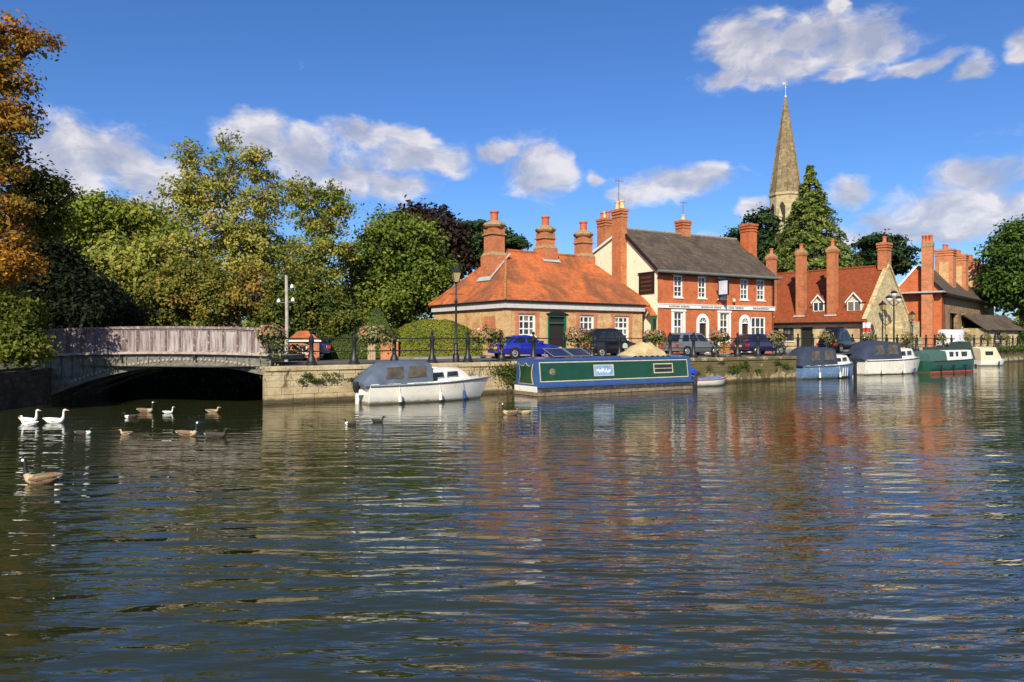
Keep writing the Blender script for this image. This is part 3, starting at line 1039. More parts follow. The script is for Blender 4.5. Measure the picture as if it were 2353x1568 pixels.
def pot_at(parent, x, y, z, h=0.6, r=0.16, mat=None):
    b = MB()
    b.lathe([(r * 1.05, 0), (r * 1.05, 0.06), (r * 0.9, 0.1), (r * 0.85, h * 0.75), (r * 1.05, h * 0.82), (r * 1.05, h * 0.95), (r * 0.9, h), (r * 0.6, h), (r * 0.6, h * 0.6)], 10, (x, y, z))
    return b.build('chimney_pot', mat or POTRED, parent, smooth=True)


def chimney(parent, x, y, z0, z1, w_, d_, mat=None, style='banded', pots=1, potmat=None, poth=0.55, flare=None):
    """brick stack with corbelled head; pots and cap are its own pieces"""
    mat = mat or STACK
    b = MB()
    h = z1 - z0
    if style == 'lodge':      # broad base, weathered shoulder, necked shaft, bulging moulded cap
        zb = z0 + h * 0.46
        b.frustum(x, y, z0, zb, w_ * 1.10, d_ * 1.10, w_ * 1.10, d_ * 1.10)
        b.frustum(x, y, zb + 0.24, z1 - 0.86, w_ * 0.84, d_ * 0.84, w_ * 0.84, d_ * 0.84)
        b.frustum(x, y, z1 - 0.78, z1 - 0.42, w_ * 0.84, d_ * 0.84, w_ * 0.88, d_ * 0.88)
        ch = b.build('chimney', mat, parent)
        b = MB()
        b.frustum(x, y, zb, zb + 0.24, w_ * 1.12, d_ * 1.12, w_ * 0.84, d_ * 0.84)
        b.build('weathered_shoulder', CAPST, ch)
        b = MB()
        b.frustum(x, y, z1 - 0.86, z1 - 0.78, w_ * 1.0, d_ * 1.0, w_ * 1.0, d_ * 1.0)
        b.build('neck_band', CAPST, ch)
        b = MB()
        q = w_ * 0.5
        b.lathe([(q * 0.98, z1 - 0.42), (q * 1.22, z1 - 0.32), (q * 1.34, z1 - 0.20), (q * 1.26, z1 - 0.08), (q * 0.95, z1 + 0.0), (q * 0.70, z1 + 0.09)], 8, (x, y, 0))
        b.build('chimney_cap', CAPST, ch)
        pot_at(ch, x, y, z1 + 0.05, poth, 0.29, POTRED)
        return ch
    elif style == 'banded':
        b.box(x - w_ / 2, x + w_ / 2, y - d_ / 2, y + d_ / 2, z0, z1 - 0.62)
        for k_, (e, a, c_) in enumerate(((0.05, 0.62, 0.54), (0.0, 0.54, 0.38), (0.07, 0.38, 0.28), (0.03, 0.28, 0.18), (0.09, 0.18, 0.0))):
            b.box(x - w_ / 2 - e, x + w_ / 2 + e, y - d_ / 2 - e, y + d_ / 2 + e, z1 - a, z1 - c_)
        ch = b.build('chimney', mat, parent)
        b = MB()
        b.frustum(x, y, z1, z1 + 0.07, w_ * 0.95, d_ * 0.95, w_ * 0.6, d_ * 0.6)
        b.build('chimney_cap', CAPST, ch)
    elif style == 'slim':
        b.box(x - w_ / 2, x + w_ / 2, y - d_ / 2, y + d_ / 2, z0, z1 - 0.55)
        b.frustum(x, y, z1 - 0.55, z1 - 0.40, w_, d_, w_ * 1.22, d_ * 1.22)
        b.box(x - w_ * 0.6, x + w_ * 0.6, y - d_ * 0.6, y + d_ * 0.6, z1 - 0.40, z1 - 0.22)
        ch = b.build('chimney', mat, parent)
        b = MB()
        b.frustum(x, y, z1 - 0.22, z1 + 0.05, w_ * 1.2, d_ * 1.2, w_ * 0.6, d_ * 0.6)
        b.build('chimney_cap', CAPST, ch)
    else:                      # plain tall shaft with a lichened collar
        b.box(x - w_ / 2, x + w_ / 2, y - d_ / 2, y + d_ / 2, z0, z1 - 0.42)
        ch = b.build('chimney', mat, parent)
        b = MB()
        b.box(x - w_ / 2 - 0.03, x + w_ / 2 + 0.03, y - d_ / 2 - 0.03, y + d_ / 2 + 0.03, z1 - 0.42, z1 - 0.06)
        b.frustum(x, y, z1 - 0.06, z1 + 0.04, w_, d_, w_ * 0.8, d_ * 0.8)
        b.build('chimney_cap', CAPST, ch)
    for i_ in range(pots):
        off = (i_ - (pots - 1) / 2) * min(0.42, w_ / max(1, pots) * 0.9)
        pm = potmat[i_ % len(potmat)] if isinstance(potmat, (list, tuple)) else potmat
        pot_at(ch, x + off, y, z1 + 0.03, poth, 0.17, pm)
    return ch


def marks(parent, name, x0, x1, z0, z1, y, rows, mat, rnd, face=fwd, fill=0.8):
    """rows of weathered lettering too far off to read: short raised strokes"""
    b = MB()
    rh = (z1 - z0) / rows
    for r_ in range(rows):
        x = x0 + rnd.uniform(0, 0.15) * (x1 - x0)
        xe = x1 - rnd.uniform(0, 0.15) * (x1 - x0)
        zc = z0 + rh * (r_ + 0.5)
        hh = rh * 0.3
        while x < xe:
            wd = rnd.uniform(0.25, 0.6) * rh
            if rnd.random() < fill:
                a = face(x, zc - hh, y)
                c_ = face(x + wd * 0.55, zc + hh * rnd.uniform(0.6, 1), y - 0.008 if face is fwd else y - 0.008)
                b.box(min(a[0], c_[0]), max(a[0], c_[0]), min(a[1], c_[1]), max(a[1], c_[1]), min(a[2], c_[2]), max(a[2], c_[2]))
            x += wd
    return tag(b.build(name, mat, parent), kind='stuff')


GZ = 1.70
# ------------------------------------------------------------------ hipped brick lodge
lodge = thing('brick_lodge', 'single-storey buff brick lodge with steep orange clay tile hipped roof and three moulded chimneys', 'house', (-0.36, 44.0, GZ), math.atan2(0.566, 0.824))
LX, LD, LE, LR = 11.66, 9.3, 3.30, 7.17
wins = [(0.94, 2.22, 1.25, 2.62), (5.85, 7.08, 1.25, 2.62), (8.95, 10.27, 0.95, 2.62)]
door = (3.2, 4.75, 0.0, 2.66)
wall(0, LX, -0.4, LE, wins + [door], depth=0.25).build('front_wall', BUFF, lodge)
wall(0, LD, -0.4, LE, [], face=side).build('side_wall', BUFF, lodge)
mb = MB()
mb.box(0.02, LX - 0.02, LD - 0.2, LD, -0.4, LE)
mb.box(LX - 0.2, LX - 0.001, 0.001, LD - 0.2, -0.4, LE)
mb.build('rear_wall', BUFF, lodge)
for wv in wins:
    window(lodge, *wv, 3, 3 if wv[2] > 1 else 4, fw=0.12, bw=0.075)
    mb = MB()                                                       # red brick dressings round each window
    a, c, lo, hi = wv
    mb.box(a - 0.30, a - 0.003, -0.022, 0.05, lo - 0.1, hi + 0.02)
    mb.box(c + 0.003, c + 0.30, -0.022, 0.05, lo - 0.1, hi + 0.02)
    mb.box(a - 0.36, c + 0.36, -0.026, 0.05, hi + 0.022, hi + 0.20)
    mb.build('window_dressing', REDLT, lodge)
mb = MB()
mb.box(-0.025, 0.38, -0.025, 0.42, -0.4, LE - 0.47)
mb.build('corner_dressing', BUFF, lodge)
mb = MB()
mb.box(LX - 0.42, LX, -0.024, 0.0, -0.4, LE - 0.47)
mb.build('corner_dressing', BUFF, lodge)
mb = MB()
mb.box(-0.03, LX, -0.03, -0.002, LE - 0.46, LE - 0.33)
mb.box(-0.03, -0.002, -0.03, LD, LE - 0.46, LE - 0.33)
mb.build('frieze_course', REDLT, lodge)
# patch of red brick in the front wall left of the first window
mb = MB()
mb.box(-0.018, 0.0, 1.2, 2.6, 1.6, 2.5)
mb.build('repair_patch', REDLT, lodge)
# doorway: green frame with segmental head, dark lobby behind
a, c, lo, hi = door
mb = MB()
mb.box(a, a + 0.14, 0.02, 0.16, lo, hi)
mb.box(c - 0.14, c, 0.02, 0.16, lo, hi)
mb.box(a + 0.14, c - 0.14, 0.02, 0.16, hi - 0.16, hi)
mb.box(a + 0.14, c - 0.14, 0.04, 0.14, 2.05, 2.13)
dr = mb.build('door_frame', GREENP, lodge)
mb = MB()
mb.box(a + 0.14, c - 0.14, 0.17, 0.24, lo, hi)
mb.build('door', DOORDK, lodge)
mb = MB()
pts = []
for i in range(9):
    f = i / 8
    pts.append((a - 0.12 + (c - a + 0.24) * f, hi + 0.02 + 0.16 * math.sin(math.pi * f)))
mb.prism([(a - 0.12, hi - 0.05)] + pts + [(c + 0.12, hi - 0.05)], -0.05, -0.003)
mb.build('door_arch', BLACKP, lodge)
# fascia and gutter
mb = MB()
mb.box(-0.20, LX, -0.20, -0.02, LE - 0.32, LE + 0.06)
mb.box(-0.20, -0.02, -0.02, LD, LE - 0.32, LE + 0.06)
mb.build('fascia', FASCIA, lodge)
mb = MB()
mb.tube([(-0.27, LD, LE + 0.10), (-0.27, -0.27, LE + 0.10)], 0.07, 8)
mb.tube([(-0.27, -0.27, LE + 0.10), (LX, -0.27, LE + 0.10)], 0.07, 8)
mb.box(-0.25, LX, -0.25, -0.02, LE + 0.065, LE + 0.095)
mb.box(-0.25, -0.02, -0.02, LD, LE + 0.065, LE + 0.095)
mb.build('gutter', BLACKP, lodge)
mb = MB()
mb.tube([(LX - 0.12, -0.1, LE), (LX - 0.12, -0.1, 0.0)], 0.05, 8)
mb.build('downpipe', BLACKP, lodge)
# roof: front, left hip, back
e = 0.26
ez = LE + 0.17
rx0, ry = 3.13, LD / 2
roof = MB()
NSEG = 10
def sagpt(p, q, f, s=0.05):
    r_ = Vector(p).lerp(Vector(q), f)
    r_.z -= s * math.sin(math.pi * f)
    return r_
def slope(p00, p10, p11, p01, nu=12, nv=8, sag=0.07):
    """gently sagging roof plane as a fine sheet with thickness"""
    b_ = roof
    top = []
    for j in range(nv + 1):
        fv = j / nv
        l_, r_ = Vector(p00).lerp(Vector(p01), fv), Vector(p10).lerp(Vector(p11), fv)
        row = []
        for i_ in range(nu + 1):
            fu = i_ / nu
            q = l_.lerp(r_, fu)
            q.z -= sag * math.sin(math.pi * fv) * math.sin(math.pi * fu) + 0.012 * math.sin(i_ * 2.1 + j * 1.3) * (0 < i_ < nu) * (0 < j < nv)
            row.append(q)
        top.append(row)
    vs_ = [q for row in top for q in row]
    fs_ = []
    for j in range(nv):
        for i_ in range(nu):
            k0 = j * (nu + 1) + i_
            fs_.append((k0, k0 + 1, k0 + nu + 2, k0 + nu + 1))
    b_.add(vs_, fs_)
    edge = [top[0][i_] for i_ in range(nu + 1)]
    b_.add([q for q in edge] + [q - Vector((0, 0, 0.10)) for q in edge], [(i_, i_ + 1, i_ + nu + 2, i_ + nu + 1) for i_ in range(nu)])
slope((-e, -e, ez), (12.5, -e, ez), (10.25, ry, LR), (rx0, ry, LR))
roof.build('roof', TILE, lodge, smooth=True)
roof = MB()
slope((-e, LD + e, ez), (-e, -e, ez), (rx0, ry, LR), (rx0 - 0.01, ry, LR))
roof.build('hip_roof', TILE, lodge, smooth=True)
roof = MB()
slope((12.9, LD + e, ez), (-e, LD + e, ez), (rx0, ry, LR), (10.25, ry, LR))
roof.build('rear_roof', TILE, lodge, smooth=True)
roof = MB()
slope((12.5, -e, ez), (12.9, LD + e, ez), (10.26, ry, LR), (10.25, ry, LR))
roof.build('hip_roof', TILE, lodge, smooth=True)
mb = MB()
def ridge_line(b_, p, q, n, r=0.11):
    p, q = Vector(p), Vector(q)
    for i_ in range(n):
        a_, c_ = p.lerp(q, i_ / n), p.lerp(q, (i_ + 0.94) / n)
        b_.tube([a_, c_], [r, r * 0.93], 8)
ridge_line(mb, (rx0, ry, LR + 0.02), (10.25, ry, LR + 0.02), 18)
rd = mb.build('ridge_tiles', TILE, lodge)
mb = MB()
ridge_line(mb, (-e, -e, ez + 0.03), (rx0, ry, LR + 0.03), 20, 0.10)
mb.build('hip_tiles', plain('lichened_hip_tile', (0.42, 0.17, 0.06), 0.9, var=0.4, scale=5), lodge)
mb = MB()
ridge_line(mb, (-e, LD + e, ez + 0.03), (rx0, ry, LR + 0.03), 20, 0.10)
mb.build('hip_tiles', TILE, lodge)
chimney(lodge, 2.0, ry - 0.25, LR - 2.4, 8.95, 1.22, 1.22, style='lodge', poth=0.75)
chimney(lodge, 6.47, ry - 0.1, LR - 1.0, 9.05, 1.15, 1.15, style='lodge', poth=0.75)
chimney(lodge, 10.0, ry - 0.1, LR - 1.6, 9.0, 1.15, 1.15, style='lodge', poth=0.75)
# lead soakers at the feet of the first two stacks
def lead(pts):
    b_ = MB()
    b_.slab(pts, 0.03)
    b_.build('lead_flashing', LEAD, lodge)
slp = (LR - ez) / (ry + e)
def rz_(y):
    return ez + (y + e) * slp
lead([(5.75, ry - 0.95, rz_(ry - 0.95) + 0.06), (7.25, ry - 0.95, rz_(ry - 0.95) + 0.06), (7.25, ry - 0.60, rz_(ry - 0.60) + 0.07), (5.75, ry - 0.60, rz_(ry - 0.60) + 0.07)])
slx = (LR - ez) / (rx0 + e)
def rzx(x):
    return ez + (x + e) * slx
lead([(1.05, ry + 0.6, rzx(1.05) + 0.06), (1.05, ry - 1.1, rzx(1.05) + 0.06), (1.32, ry - 1.1, rzx(1.32) + 0.07), (1.32, ry + 0.6, rzx(1.32) + 0.07)])
lead([(1.2, ry - 1.12, rzx(1.2) + 0.09), (1.2, ry - 0.86, rzx(1.2) + 0.09), (2.75, ry - 0.86, rzx(2.75) + 0.09), (2.75, ry - 1.12, rzx(2.75) + 0.09)])
# little catslide porch between lodge and inn, with green door
mb = MB()
mb.slab([(11.5, -0.38, LE + 0.02), (12.1, -0.38, LE + 0.02), (12.05, -1.0, LE - 0.62), (11.5, -1.0, LE - 0.62)], 0.10)
mb.build('porch_roof', TILE, lodge)
mb = MB()
mb.box(11.66, 12.05, -0.9, -0.82, 0, 2.62)
mb.build('porch_door', DOORDK, lodge)
mb = MB()
mb.box(11.58, 11.66, -0.95, -0.80, 0, 2.66)
mb.box(11.66, 12.05, -0.95, -0.80, 2.45, 2.62)
mb.build('porch_frame', GREENP, lodge)

# ------------------------------------------------------------------ riverside inn
inn = thing('riverside_inn', 'two-storey red brick inn with cream gable, grey slate roof and white fascia band', 'building', (10.17, 50.0, GZ), math.atan2(0.491, 0.871))
IL, ID, IE, IR, IY, IB = 11.63, 7.73, 5.95, 9.13, 3.9, 7.75
upper = [(1.43, 2.27, 4.02, 5.58), (3.74, 4.53, 4.02, 5.58), (5.72, 6.52, 4.02, 5.58), (8.01, 8.84, 4.02, 5.58), (9.77, 10.63, 4.02, 5.58)]
lower = [(1.42, 2.28, 0.85, 3.0), (5.88, 6.78, 0.85, 3.0), (9.15, 10.7, 1.15, 2.75)]
doors = [(3.82, 4.52, 0.0, 2.25), (8.12, 8.82, 0.0, 2.25)]
wall(0, IL, -0.4, IE, upper + lower + doors, depth=0.2).build('front_wall', RED, inn)
for h_ in upper:
    window(inn, *h_, 2, 4, fw=0.10, bw=0.045, depth=0.09, sill=True)
    mb = MB()
    mb.box(h_[0] - 0.14, h_[1] + 0.14, -0.02, 0.03, h_[3] + 0.005, h_[3] + 0.24)
    mb.build('window_head', FASCIA, inn)
for h_ in lower[:2]:
    window(inn, *h_, 2, 4, fw=0.12, bw=0.05, depth=0.09)
    mb = MB()
    mb.box(h_[0] - 0.20, h_[0] - 0.003, -0.06, 0.02, 0.6, 3.0)
    mb.box(h_[1] + 0.003, h_[1] + 0.20, -0.06, 0.02, 0.6, 3.0)
    mb.box(h_[0] - 0.24, h_[1] + 0.24, -0.10, 0.02, 3.003, 3.15)
    mb.build('window_surround', WHITE, inn)
window(inn, *lower[2], 3, 2, fw=0.11, bw=0.08, depth=0.08)
for a, c, lo, hi in doors:
    mb = MB()
    outer, inner = [], []
    mid_, ro, ri = (a + c) / 2, (c - a) / 2 + 0.24, (c - a) / 2
    for i in range(13):
        th = math.pi * i / 12
        outer.append((mid_ + ro * math.cos(th), hi + ro * math.sin(th) * 1.08))
        inner.append((mid_ + ri * math.cos(th), hi + ri * math.sin(th) * 1.02))
    outer = [(c + 0.24, lo)] + outer + [(a - 0.24, lo)]
    inner = [(c, lo)] + inner + [(a, lo)]
    rings = []
    for (ox, oz), (ix, iz) in zip(outer, inner):
        rings.append([(ox, -0.07, oz), (ix, -0.07, iz), (ix, -0.002, iz), (ox, -0.002, oz)])
    mb.loft(rings)
    mb.build('arched_surround', WHITE, inn)
    mb = MB()
    mb.prism(inner[1:-1], -0.02, -0.004)
    mb.build('fanlight', GLASS, inn)
    mb = MB()
    mb.box(a, c, -0.05, -0.022, hi - 0.04, hi + 0.04)
    for th in (40, 90, 140):
        mb.tube([(mid_, -0.035, hi), (mid_ + ri * 0.97 * math.cos(R(th)), -0.035, hi + ri * 0.97 * math.sin(R(th)))], 0.02, 5)
    mb.build('fanlight_bars', WHITE, inn)
    mb = MB()
    mb.box(a, c, 0.10, 0.16, lo, hi)
    mb.build('door', DOORDK, inn)
mb = MB()
mb.box(-0.04, IL + 0.05, -0.10, -0.003, 3.24, 3.50)
mb.box(-0.04, IL + 0.05, -0.14, -0.003, 3.50, 3.55)
fs = mb.build('fascia_band', WHITE, inn)
rr = random.Random(11)
for x0, x1 in ((0.75, 3.1), (3.7, 6.0), (6.6, 8.5), (9.1, 11.2)):
    marks(fs, 'fascia_lettering', x0, x1, 3.26, 3.48, -0.108, 1, LETTERDK, rr, fill=0.95)
mb = MB()
mb.box(-0.05, 0.42, -0.035, -0.001, -0.4, 3.18)
mb.box(-0.05, 0.42, -0.035, -0.001, 3.56, IE - 0.25)
mb.build('corner_pilaster', RED, inn)
# cream gable with the asymmetric verge
def gable_z(y):
    return IE + (IR - IE) * (y / IY) if y <= IY else IR + (IB - IR) * ((y - IY) / (ID - IY))
mb = MB()
mb.prism([(0.0, -0.4), (ID, -0.4), (ID, IB), (IY, IR), (0.0, IE)], -0.03, 0.22, 'x')
mb.build('gable_wall', RENDER, inn)
mb = MB()
mb.prism([(0.0, -0.4), (ID, -0.4), (ID, IB), (IY, IR), (0.0, IE)], IL - 0.22, IL, 'x')
mb.build('gable_wall', REDDK, inn)
mb = MB()
mb.box(0.2, IL - 0.2, ID - 0.25, ID, -0.4, IB)
mb.build('rear_wall', REDDK, inn)
roof = MB()
slope((-0.14, -0.42, IE - 0.34 + 0.12), (IL + 0.14, -0.42, IE - 0.34 + 0.12), (IL + 0.14, IY, IR + 0.12), (-0.14, IY, IR + 0.12), 18, 8, 0.06)
roof.build('roof', SLATE, inn, smooth=True)
roof = MB()
slope((IL + 0.14, ID + 0.3, IB + 0.02), (-0.14, ID + 0.3, IB + 0.02), (-0.14, IY, IR + 0.12), (IL + 0.14, IY, IR + 0.12), 18, 8, 0.05)
roof.build('rear_roof', SLATE, inn, smooth=True)
mb = MB()
ridge_line(mb, (-0.14, IY, IR + 0.13), (IL + 0.14, IY, IR + 0.13), 26, 0.10)
mb.build('ridge_tiles', plain('pale_ridge', (0.26, 0.23, 0.19), 0.9, var=0.3, scale=5), inn)
mb = MB()
mb.slab([(-0.20, -0.40, IE - 0.20), (-0.20, IY, IR + 0.06), (-0.10, IY, IR + 0.06), (-0.10, -0.40, IE - 0.20)], 0.22)
mb.build('bargeboard', BLACKP, inn)
mb = MB()
mb.slab([(-0.20, IY, IR + 0.10), (-0.20, ID + 0.25, IB + 0.05), (-0.08, ID + 0.25, IB + 0.05), (-0.08, IY, IR + 0.10)], 0.16)
mb.build('bargeboard', WHITE, inn)
mb = MB()
mb.tube([(-0.45, -0.48, IE - 0.20), (IL + 0.3, -0.48, IE - 0.22)], 0.10, 8)
mb.build('gutter', plain('leaded_gutter', (0.16, 0.17, 0.16), 0.6, var=0.3), inn)
mb = MB()
mb.box(-0.05, IL + 0.1, -0.36, -0.003, IE - 0.34, IE - 0.22)
mb.build('eave_shade_soffit', BLACKP, inn)  # boarding under the eave, coloured black to give the eave shading
mb = MB()
mb.tube([(IL - 0.1, -0.09, IE - 0.35), (IL - 0.1, -0.09, 3.58)], 0.05, 8)
mb.build('downpipe', BLACKP, inn)
ch = chimney(inn, -0.28, IY + 0.05, 1.2, 10.65, 0.6, 1.08, style='banded', pots=0)
for dy_, pm in ((-0.3, POTBUFF), (0.25, POTBUFF)):
    pot_at(ch, -0.28, IY + 0.05 + dy_, 10.68, 0.62, 0.19, pm)
ch = chimney(inn, 1.64, 8.3, 3.0, 10.75, 0.8, 1.1, style='banded', pots=0)
for dy_, pm in ((-0.35, POTRED), (0.0, POTBUFF), (0.35, POTRED)):
    pot_at(ch, 1.64, 8.3 + dy_, 10.78, 0.55, 0.18, pm)
chimney(inn, 6.1, IY + 0.2, IR - 0.6, 10.35, 0.85, 0.8, style='banded', pots=1, potmat=POTBUFF, poth=0.45)
chimney(inn, IL + 0.32, 2.8, 4.0, 10.35, 0.85, 0.95, style='banded', pots=0, mat=RED)
# aerials
for (x, y, z0, z1, nm) in ((-0.28, IY + 0.15, 10.7, 12.9, 0), (6.1, IY + 0.2, 10.7, 11.9, 1)):
    mb = MB()
    mb.tube([(x, y, z0), (x, y, z1)], 0.025, 5)
    ar = mb.build('aerial', GREYIRON, inn)
    mb = MB()
    mb.tube([(x - 0.35, y, z1 - 0.1), (x + 0.45, y, z1 - 0.1)], 0.015, 4)
    for q in range(6):
        xx = x - 0.3 + q * 0.14
        mb.tube([(xx, y, z1 - 0.32), (xx, y, z1 + 0.12)], 0.010, 4)
    mb.build('aerial_elements', GREYIRON, ar)
# black board with faded lines of lettering on the gable
mb = MB()
mb.box(-0.10, -0.032, 0.33, 1.97, 4.26, 5.72)
bd = mb.build('gable_signboard', SIGNBLK, inn)
mb = MB()
rr = random.Random(5)
for r_ in range(4):
    zc = 5.42 - r_ * 0.30
    y = 0.55 + rr.uniform(0, 0.1)
    while y < 1.72:
        wd = rr.uniform(0.05, 0.12)
        mb.box(-0.108, -0.1005, y, y + wd * 0.7, zc - 0.07, zc + 0.07)
        y += wd
tag(mb.build('board_lettering', LETTER, bd), kind='stuff')
mb = MB()
mb.box(-0.16, -0.10, 0.25, 2.05, 5.72, 5.80)
mb.build('board_hood', BLACKP, bd)
# hanging sign over the pavement
mb = MB()
mb.tube([(5.55, -0.02, 5.42), (5.55, -1.25, 5.42)], 0.035, 6)
mb.tube([(5.55, -0.02, 4.6), (5.55, -0.35, 4.35), (5.55, -0.30, 3.95), (5.55, -0.03, 3.75)], 0.04, 6)
sg = mb.build('sign_bracket', IRON, inn)
mb = MB()
mb.box(5.51, 5.59, -1.2, -0.22, 4.22, 5.36)
mb.build('sign_frame', BLACKP, sg)
mb = MB()
mb.box(5.495, 5.508, -1.12, -0.30, 4.30, 5.28)
mb.build('sign_board', SIGNBLUE, sg)
mb = MB()
mb.lathe([(0.02, 0), (0.11, -0.03), (0.12, -0.2), (0.06, -0.27), (0.02, -0.28)], 8, (7.15, -0.2, 4.05))
mb.tube([(7.15, -0.2, 4.05), (7.15, -0.0, 4.1)], 0.02, 5)
mb.build('wall_lamp', CREAM, inn)

# ------------------------------------------------------------------ almshouse with stone gable to the river
DD = Vector((0.62, -0.785, 0)).normalized()
AIN = Vector((-DD.y, DD.x, 0))
AF = Vector((27.67, 55.87, GZ))                       # front corner nearest the river
AL = 11.5
alms = thing('almshouse', 'low almshouse with dark red tile roof, tall eaves chimneys and stone gable end', 'house', AF - DD * AL, math.atan2(DD.y, DD.x))
AE, AR_, AW = 2.80, 6.95, 3.6
ah = [(AL - 8.6, AL - 7.6, 0.0, 2.0), (AL - 5.6, AL - 4.5, 0.0, 2.05), (AL - 3.4, AL - 1.9, 0.8, 2.0), (AL - 7.2, AL - 6.2, 0.9, 2.0)]
wall(0, AL, -0.4, AE, ah, depth=0.25).build('front_wall', plain('pale_ashlar', (0.52, 0.40, 0.22), 0.9, var=0.3, scale=2.2, bmp=0.4, dirt=((0.36, 0.14, 0.06), 0.35, 0.8)), alms)
for h_ in ah[:2]:
    mb = MB()
    mb.box(h_[0] + 0.08, h_[1] - 0.08, 0.12, 0.18, h_[2], h_[3] - 0.08)
    d_ = mb.build('door', DOORDK, alms)
    mb = MB()
    mb.box(h_[0], h_[0] + 0.08, 0.04, 0.16, h_[2], h_[3])
    mb.box(h_[1] - 0.08, h_[1], 0.04, 0.16, h_[2], h_[3])
    mb.box(h_[0] + 0.08, h_[1] - 0.08, 0.04, 0.16, h_[3] - 0.08, h_[3])
    mb.build('door_frame', GREENP if h_ is ah[1] else BLACKP, alms)
for h_ in ah[2:]:
    window(alms, *h_, 3, 2, mat=BLACKP, fw=0.06)
mb = MB()
mb.box(0, AL, -0.08, -0.003, 2.05, 2.25)
mb.build('string_course', plain('cream_band', (0.62, 0.50, 0.30), 0.8), alms)
GB = [(0.0, -0.4), (2 * AW, -0.4), (2 * AW, AE), (AW, AR_), (0.0, AE)]
mb = MB()
mb.prism(GB, AL - 0.3, AL, 'x')
mb.build('stone_gable', STONE, alms)
mb = MB()
mb.prism([(0.1, -0.4), (2 * AW - 0.1, -0.4), (2 * AW - 0.1, AE), (AW, AR_ - 0.1), (0.1, AE)], 0.0, 0.3, 'x')
mb.build('far_gable', RUB, alms)
mb = MB()
mb.box(0.2, AL - 0.3, 2 * AW - 0.25, 2 * AW, -0.4, AE)
mb.build('rear_wall', RUB, alms)
roof = MB()
slope((-0.1, -0.35, AE - 0.38), (AL + 0.05, -0.35, AE - 0.38), (AL + 0.05, AW, AR_ + 0.06), (-0.1, AW, AR_ + 0.06), 18, 10, 0.10)
roof.build('roof', TILEDK, alms, smooth=True)
roof = MB()
slope((AL + 0.05, 2 * AW + 0.35, AE - 0.38), (-0.1, 2 * AW + 0.35, AE - 0.38), (-0.1, AW, AR_ + 0.06), (AL + 0.05, AW, AR_ + 0.06), 18, 10, 0.08)
roof.build('rear_roof', TILEDK, alms, smooth=True)
mb = MB()
ridge_line(mb, (-0.1, AW, AR_ + 0.07), (AL - 0.2, AW, AR_ + 0.07), 26, 0.10)
mb.build('ridge_tiles', TILEDK, alms)
mb = MB()
mb.tube([(0, -0.42, AE - 0.42), (AL - 0.1, -0.42, AE - 0.44)], 0.08, 8)
mb.box(0, AL - 0.1, -0.36, -0.003, AE - 0.50, AE - 0.44)
mb.build('gutter', BLACKP, alms)
# stone coping raised along the gable
mb = MB()
mb.slab([(AL - 0.28, -0.38, AE - 0.18), (AL + 0.08, -0.38, AE - 0.18), (AL + 0.08, AW, AR_ + 0.30), (AL - 0.28, AW, AR_ + 0.30)], 0.16)
mb.slab([(AL - 0.28, 2 * AW + 0.38, AE - 0.18), (AL + 0.08, 2 * AW + 0.38, AE - 0.18), (AL + 0.08, AW, AR_ + 0.30), (AL - 0.28, AW, AR_ + 0.30)], 0.16)
mb.build('gable_coping', STONE, alms)
for s_, hh in ((5.76, 8.55), (3.04, 8.55), (8.55, 8.45)):
    chimney(alms, AL - s_, 0.42, 1.9, hh, 0.66, 0.62, mat=STACK, style='slim', pots=1, poth=0.5)
    mb = MB()
    mb.slab([(AL - s_ - 0.5, 0.0, AE + 0.12), (AL - s_ + 0.5, 0.0, AE + 0.12), (AL - s_ + 0.5, 0.12, AE + 0.24), (AL - s_ - 0.5, 0.12, AE + 0.24)], 0.03)
    mb.build('lead_flashing', LEAD, alms)
chimney(alms, AL - 0.35, AW, AR_ - 0.3, 8.85, 0.7, 0.85, style='banded', pots=1, poth=0.5)
tan_ = (AR_ - AE) / AW


